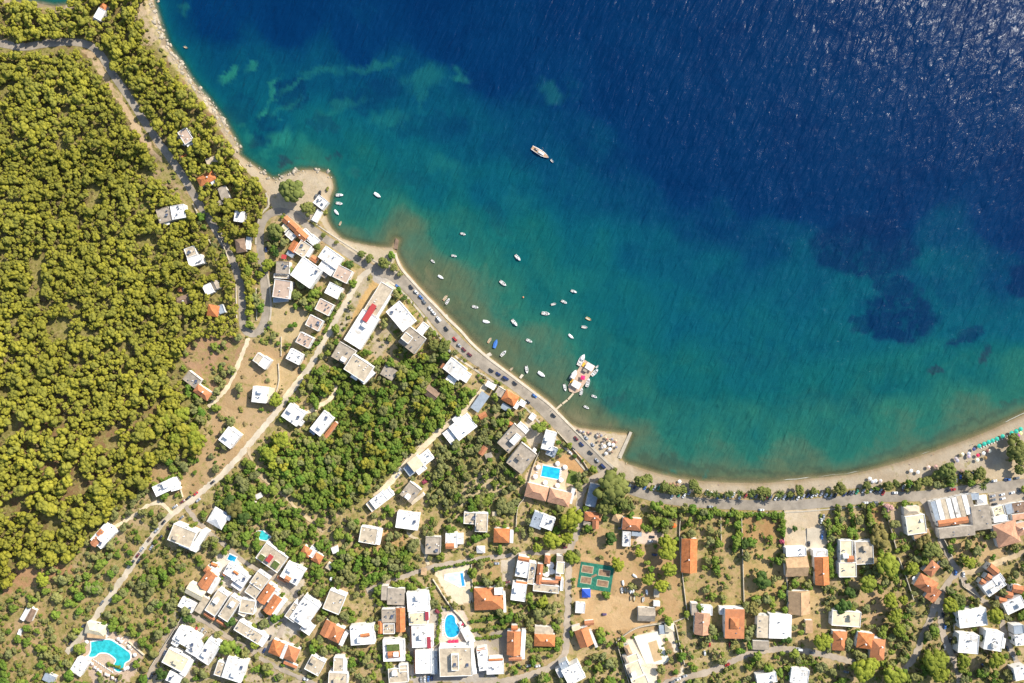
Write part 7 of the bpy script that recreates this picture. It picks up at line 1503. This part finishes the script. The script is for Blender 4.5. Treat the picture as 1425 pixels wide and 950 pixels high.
for x, y in [(1363.5, 620.5), (1370.5, 617.5), (1376.5, 615), (1382, 613), (1388, 610.5), (1396, 607), (1408.5, 602.5), (1415, 600), (1421, 597)]: parasol(x, y, 1.75, TEAL, 'teal green beach parasol in the front row nearest the waterline east end', 'teal beach parasols')
for x, y, lb in [(841.5, 621, 'western'), (848, 618, 'northern'), (853.5, 619, 'eastern'), (849, 625, 'southern')]: parasol(x, y, 1.45, WH, lb+' one of four white parasols by the long jetty', 'white parasols by the long jetty')
parasol(843.5, 631, 1.45, (.6, .58, .55), 'off white parasol below the four white ones', 'white parasols by the long jetty')
BP = [(805, 598), (808, 600), (812, 601), (814, 604), (818, 602), (832, 604), (833, 608), (831, 606), (837, 606), (843, 609), (845, 611), (840, 614), (833, 614), (838, 618), (852, 611), (857, 613), (857, 615), (846, 628), (852, 629), (838, 623), (858, 622), (848, 614), (853, 616), (822, 603)]
bc = [(.30, .20, .14), (.45, .40, .36), (.25, .24, .28), (.55, .42, .28), (.40, .22, .16), (.18, .15, .14)]
for i, (x, y) in enumerate(BP): parasol(x, y, 1.0+.2*rng.random(), bc[i % 6], 'small muted brown grey parasol crowded on the town beach sand', 'muted parasols on the town beach', h=2.0)
for x, y, c_, lb in [(1356, 625, (.08, .09, .20), 'dark blue beach parasol beside the teal row'), (1361.5, 633.5, CRIM, 'crimson beach parasol behind the teal row'), (1369.5, 630.5, WH, 'white beach parasol behind the teal row next to the crimson one'), (1378, 627.5, (.75, .68, .5), 'cream beach parasol behind the teal row'), (1375, 627, (.25, .12, .1), 'dark brown beach parasol beside the cream one'), (1349, 635, (.45, .35, .42), 'mauve beach parasol west of the crimson one'), (1340, 632, (.75, .70, .5), 'cream beach parasol west of the mauve one'), (1337.5, 633.5, (.25, .2, .1), 'olive beach parasol touching the cream one'), (1349, 631, (.5, .5, .56), 'grey blue beach parasol north of the mauve one'), (1331, 638, (.4, .34, .34), 'grey brown beach parasol furthest west of the eastern beach group'), (1333, 641, (.38, .36, .4), 'grey beach parasol below the grey brown one'), (1361, 640, (.8, .78, .6), 'pale yellow towel sized parasol in mid sand'), (1372, 637, (.28, .18, .08), 'brown beach parasol near the tamarisk shade'),
  (1268.5, 655, WH, 'white parasol alone on the narrow middle beach'), (1278, 657, WH, 'white parasol beside the lone one on the narrow beach'), (1293, 650, (.7, .5, .42), 'salmon parasol on the middle beach'), (1303, 649, (.5, .3, .26), 'rust parasol on the middle beach'), (1211, 666, WH, 'white parasol at the western middle beach'), (1215, 670, (.6, .58, .58), 'pale grey parasol at the western middle beach'), (1219, 669, WH, 'second white parasol at the western middle beach'), (1226, 669, (.6, .5, .45), 'beige parasol at the western middle beach'), (1339, 655, (.3, .2, .16), 'brown parasol by the parked beach cars'), (1418, 606, (.35, .1, .35), 'violet parasol behind the teal row end'), (1421, 603, (.8, .75, .3), 'yellow parasol behind the teal row end'),
  (946, 670, WH, 'white parasol on the sand by the western tamarisks'), (938, 603+70, (.3, .2, .12), 'thatched brown parasol one by the western tamarisks')]: parasol(x, y, 1.45, c_, lb, None)
for i, x in enumerate([923, 928, 933, 938.5, 943]): parasol(x, 672.5+i*.5, 1.2, (.30, .19, .11), 'brown straw parasol in the short row at the western beach', 'straw parasols of the western beach')
for x, y, lb in [(749, 650, 'western end of the bright blue pool'), (776, 645, 'northern side of the bright blue pool'), (786.5, 650, 'northeast corner of the bright blue pool'), (745, 663, 'terrace corner southwest of the bright blue pool'), (759, 671.5, 'terrace middle south of the bright blue pool'), (776, 675.5, 'terrace southeast of the bright blue pool'), (781, 668, 'southeast corner of the bright blue pool')]: parasol(x, y, 1.9, WH, 'white parasol at the '+lb, 'white parasols of the peach apartments')
for x, y in [(127.5, 924), (131.5, 929), (135.5, 932), (139, 935), (146.5, 938.5), (150, 940), (156, 943.5), (161, 946.5)]: parasol(x, y, 1.5, PKW, 'pale pink square parasol in the slanting row below the free form pool', 'pale pink parasols in a slanting row', True)
for x, y, c_, lb in [(120, 893.5, WH, 'white parasol at the western edge of the free form pool'), (164, 889.5, PKW, 'pale pink parasol above the free form pool corner'), (168, 893, PKW, 'pale pink parasol lower of two above the free form pool'), (179.5, 900.5, (.7, .62, .5), 'cream parasol at the eastern tip of the free form pool'), (187, 911.5, WH, 'small white parasol east of the free form pool'), (173, 931, PKW, 'pale parasol beside the southern pool lobe'), (177, 929.5, WH, 'white parasol beside the southern pool lobe')]: parasol(x, y, 1.5, c_, lb, None, h=2.4)
parasol(114.5, 901.5, 2.6, CRIM, 'big crimson square parasol beside the free form pool', None, True, 2.8)
parasol(810.5, 525, 2.3, (.75, .04, .16), 'bright pink parasol in the middle of the pontoon', None, True)
for x, y, c_, lb in [(625.5, 893.5, CRIM, 'western'), (630.5, 893.2, CRIM, 'middle'), (635.5, 892.8, CRIM, 'eastern')]: parasol(x, y, 1.9, c_, lb+' of three red square canopies below the oval pool', 'red canopies below the oval pool', True)
parasol(640.5, 868, 1.9, WH, 'white square canopy east of the oval pool', None, True); parasol(641.5, 873.5, 1.6, WH, 'second white square canopy just below the first', None, True); parasol(643, 869, 1.3, CRIM, 'small red canopy between white ones by the oval pool', None, True)
for x, y, r_, lb in [(766, 787, 3.0, 'upper round'), (760.5, 797, 3.3, 'largest round'), (768, 795.5, 2.3, 'middle round'), (774, 796, 1.9, 'smallest round')]: parasol(x, y, r_, WH, lb+' white parasol in the terracotta restaurant court', 'round parasols in the restaurant court', h=2.7)
for x, y, r_, lb in [(1308.5, 785, 2.6, 'large white parasol at the northern terracotta villa corner'), (1273.5, 805.5, 2.0, 'white parasol west of the terracotta villa'), (1287, 804.5, 2.0, 'grey white parasol in the terracotta villa angle'), (938.5, 731.5, 1.8, 'orange parasol in the narrow drive by the orchard')]: parasol(x, y, r_, WH if 'orange' not in lb else (.75, .16, .04), lb, None, h=2.6)
# sun loungers round the pools
LG = MB(); LG.box(0, 0, .25, .33, 1.25, .62); LG.box(-.85, 0, .33, .43, .62, .62)
for q in ((-.9, -.25), (-.9, .25), (.5, -.25), (.5, .25)): LG.tube((q[0], q[1], -.2), (q[0], q[1], .25), .03, n=4)
lgm = bpy.data.meshes.new('sun_lounger'); lgm.from_pydata(LG.v, [], LG.f); lgm.materials.append(M_HULL)
for a_, b_, n_, ang, lb in [((617, 862), (617, 884), 10, 0, 'white lounger in the row west of the oval pool'), ((781, 652), (780, 664), 6, 10, 'white lounger in the row east of the bright blue pool'), ((748, 654), (747, 661), 3, 10, 'white lounger west of the bright blue pool'), ((131, 918), (157, 935), 9, 60, 'white lounger between the pink parasols and the free form pool'), ((170, 887.5), (184, 903), 6, -40, 'white lounger along the northeastern side of the free form pool'), ((1365, 623), (1420, 600), 16, 65, 'white lounger behind the teal parasols')]:
    for i in range(n_):
        t = i/(n_-1); x, y = a_[0]+(b_[0]-a_[0])*t, a_[1]+(b_[1]-a_[1])*t
        o = bpy.data.objects.new('sun_lounger', lgm); COL.objects.link(o); o.location = PG(x, y, .18); o.rotation_euler = (0, 0, -math.radians(ang)+rng.uniform(-.1, .1)); tag(o, lb, 'sun lounger', 'loungers: '+lb[6:])

# ------------------------------------------------------------------ people on the beach and the shore road
def person_mesh(pose):
    J = {'pel': (0, 0, .95), 'che': (0, 0, 1.32), 'nec': (0, .0, 1.47), 'hed': (0, .02, 1.62), 'top': (0, .02, 1.72), 'sl': (-.19, 0, 1.38), 'el': (-.25, .03, 1.12), 'wl': (-.27, .12, .90), 'hl': (-.27, .15, .82), 'sr': (.19, 0, 1.38), 'er': (.26, 0, 1.12), 'wr': (.28, .08, .90), 'hr': (.28, .11, .82),
         'kl': (-.10, .06, .50), 'al': (-.10, -.02, .09), 'fl': (-.10, .14, .04), 'kr': (.10, -.02, .50), 'ar': (.11, -.10, .09), 'fr': (.11, .06, .04), 'hil': (-.09, 0, .90), 'hir': (.09, 0, .90)}
    if pose == 'lie': J = {k: (v[0], v[2]-.9, .16+v[1]*.3) for k, v in J.items()}
    R = {'pel': .15, 'che': .15, 'nec': .055, 'hed': .10, 'top': .07, 'sl': .06, 'sr': .06, 'el': .045, 'er': .045, 'wl': .032, 'wr': .032, 'hl': .04, 'hr': .04, 'kl': .058, 'kr': .058, 'al': .038, 'ar': .038, 'fl': .035, 'fr': .035, 'hil': .09, 'hir': .09}
    E = [('pel', 'che'), ('che', 'nec'), ('nec', 'hed'), ('hed', 'top'), ('che', 'sl'), ('sl', 'el'), ('el', 'wl'), ('wl', 'hl'), ('che', 'sr'), ('sr', 'er'), ('er', 'wr'), ('wr', 'hr'), ('pel', 'hil'), ('hil', 'kl'), ('kl', 'al'), ('al', 'fl'), ('pel', 'hir'), ('hir', 'kr'), ('kr', 'ar'), ('ar', 'fr')]
    K = list(J); me = bpy.data.meshes.new('p'); me.from_pydata([J[k] for k in K], [(K.index(a), K.index(b)) for a, b in E], []); o = bpy.data.objects.new('p', me); COL.objects.link(o)
    o.modifiers.new('s', 'SKIN'); 
    for i, k in enumerate(K): me.skin_vertices[0].data[i].radius = (R[k], R[k]*.85)
    me.skin_vertices[0].data[K.index('pel')].use_root = True
    s_ = o.modifiers.new('d', 'SUBSURF'); s_.levels = 1; dg = bpy.context.evaluated_depsgraph_get(); ev = o.evaluated_get(dg); r_ = bpy.data.meshes.new_from_object(ev)
    bpy.data.objects.remove(o)
    # clothes: shorts / shirt by height along the body
    for m_ in (plain('skin', (.42, .24, .16), .6), plain('shorts', (.05, .08, .25), .8), plain('hair', (.05, .03, .02), .8)): r_.materials.append(m_)
    for pgn in r_.polygons:
        c = pgn.center; h_ = c.z if pose != 'lie' else c.y+.9
        pgn.material_index = 1 if .62 < h_ < 1.0 and abs(c.x) < .22 else (2 if h_ > 1.66 else 0)
        pgn.use_smooth = True
    return r_
PM = {k: person_mesh(k) for k in ('stand', 'lie')}
shirts = [('white', (.75, .74, .7)), ('red', (.5, .05, .05)), ('dark', (.05, .05, .07)), ('blue', (.08, .2, .5))]
def shirt_mesh():
    mb = MB(); n = 10; rings = [(.17, .12, .92), (.165, .125, 1.15), (.20, .14, 1.33), (.15, .11, 1.43), (.07, .07, 1.47)]
    vs = []; fs = []
    for a, b, z in rings: vs += [(math.cos(6.283*i/n)*(a+.02), math.sin(6.283*i/n)*(b+.02), z) for i in range(n)]
    for r_ in range(len(rings)-1): fs += [(r_*n+i, r_*n+(i+1) % n, (r_+1)*n+(i+1) % n, (r_+1)*n+i) for i in range(n)]
    return vs, fs
for i, (x, y, pose, lb) in enumerate([(768, 570.5, 'stand', 'person in a {} top walking where the gangway meets the road'), (778, 572, 'stand', 'person in a {} top on the pavement by the gangway'), (765, 567, 'stand', 'person in a {} top on the pavement just above the gangway'), (793.5, 598, 'stand', 'person in a {} top on the shore road by the kiosk wall'), (831, 622, 'stand', 'person in a {} top on the town beach entrance path'), (729, 538, 'stand', 'person in a {} top on the shore road behind the black cars'),
  (835, 603, 'lie', 'sunbather lying on the town beach near the water'), (843, 604, 'stand', 'person in a {} top at the water edge of the town beach'), (862, 634, 'stand', 'person in a {} top at the root of the long jetty'), (1298, 632, 'stand', 'person in a {} top walking on wet sand mid beach'), (1352, 618, 'stand', 'person in a {} top walking west of the teal parasols'), (1266, 646, 'lie', 'sunbather lying alone on the narrow middle beach'), (1110, 673, 'stand', 'person in a {} top on the sand facing the parking yard'), (1142, 674, 'stand', 'person in a {} top on the sand by small tamarisks'), (1000, 674.5, 'lie', 'sunbather lying on the sand by the palms'), (1378, 620, 'lie', 'sunbather lying just behind the teal parasols'), (1346, 642, 'lie', 'sunbather lying south of the mauve parasol')]):
    e = empty('person', PG(x, y, .1), rng.random()*6.28); cn, cc = shirts[i % 4]; tag(e, lb.format(cn), 'person')
    o = bpy.data.objects.new('body', PM[pose]); COL.objects.link(o); o.parent = e
    if pose == 'stand':
        vs, fs = shirt_mesh(); mesh_obj('shirt', vs, fs, plain('shirt_'+cn, cc, .8), e, True)
# ------------------------------------------------------------------ street lamps and poles along the shore road
LP = MB(); LP.tube((0, 0, -.3), (0, 0, 7.5), .09, .06, 8); LP.tube((0, 0, 7.4), (1.6, 0, 7.9), .05, .04, 6)
lpm = bpy.data.meshes.new('lamp_pole'); lpm.from_pydata(LP.v, [], LP.f); lpm.materials.append(M_METAL)
LH = MB(); LH.box(1.8, 0, 7.84, 7.98, .7, .26); lhm = bpy.data.meshes.new('lamp_head'); lhm.from_pydata(LH.v, [], LH.f); lhm.materials.append(M_GREY)
for x, y in [(600, 452), (646, 503), (700, 541), (752, 589), (936, 709.5), (1012, 714), (1089, 714), (1164, 708.5), (1232, 702)]:
    e = empty('street_lamp', PG(x, y, .1), math.pi/2+(.8 if x < 800 else 0)); tag(e, 'slim grey street lamp on the landward kerb of the shore road', 'street lamp', 'street lamps along the shore road')
    for n_, me in (('pole', lpm), ('lamp_head', lhm)):
        o = bpy.data.objects.new(n_, me); COL.objects.link(o); o.parent = e

# ------------------------------------------------------------------ tell trees and rocks apart by what they stand beside
DIRS = ['east', 'south east', 'south', 'south west', 'west', 'north west', 'north', 'north east']
STOP = {'and', 'with', 'the', 'a', 'of', 'in', 'at', 'by', 'to', 'on', 'beside', 'below', 'above', 'between', 'near', 'its', 'into', 'among', 'behind', 'for', 'one', 'under', 'small', 'dark', 'white', 'blue', 'brown', 'wide', 'over'}
def short(lab, k=9):
    w_ = lab.replace(',', '').split()[:k]
    if len(lab.split()) > k:
        while w_ and w_[-1] in STOP: w_.pop()
    return ' '.join(w_)
sh_count = {}
for lab, cat, bl in HOUSES: sh_count[short(lab)] = sh_count.get(short(lab), 0)+1
HPOS = [(short(lab) if sh_count[short(lab)] == 1 else short(lab, 12), bl[0][0], bl[0][1]) for lab, cat, bl in HOUSES]
byk = {}
for o in bpy.data.objects:
    if o.parent is None and o.get('category') in ('pine tree', 'fruit tree', 'olive tree') and o.get('group'):
        px, py = pxof(o.location.x, o.location.y); best = min(HPOS, key=lambda h: (h[1]-px)**2+(h[2]-py)**2); d = math.hypot(best[1]-px, best[2]-py)
        if d < 48:
            k = (o['category'], best[0], int(round(math.degrees(math.atan2(py-best[2], px-best[1]))/45)) % 8)
            if k not in byk or byk[k][0] > d: byk[k] = (d, o)
for (cat, hn, q), (d, o) in byk.items():
    lab = cat+' '+DIRS[q]+' of the '+hn
    if len(lab.split()) <= 16: o['label'] = lab
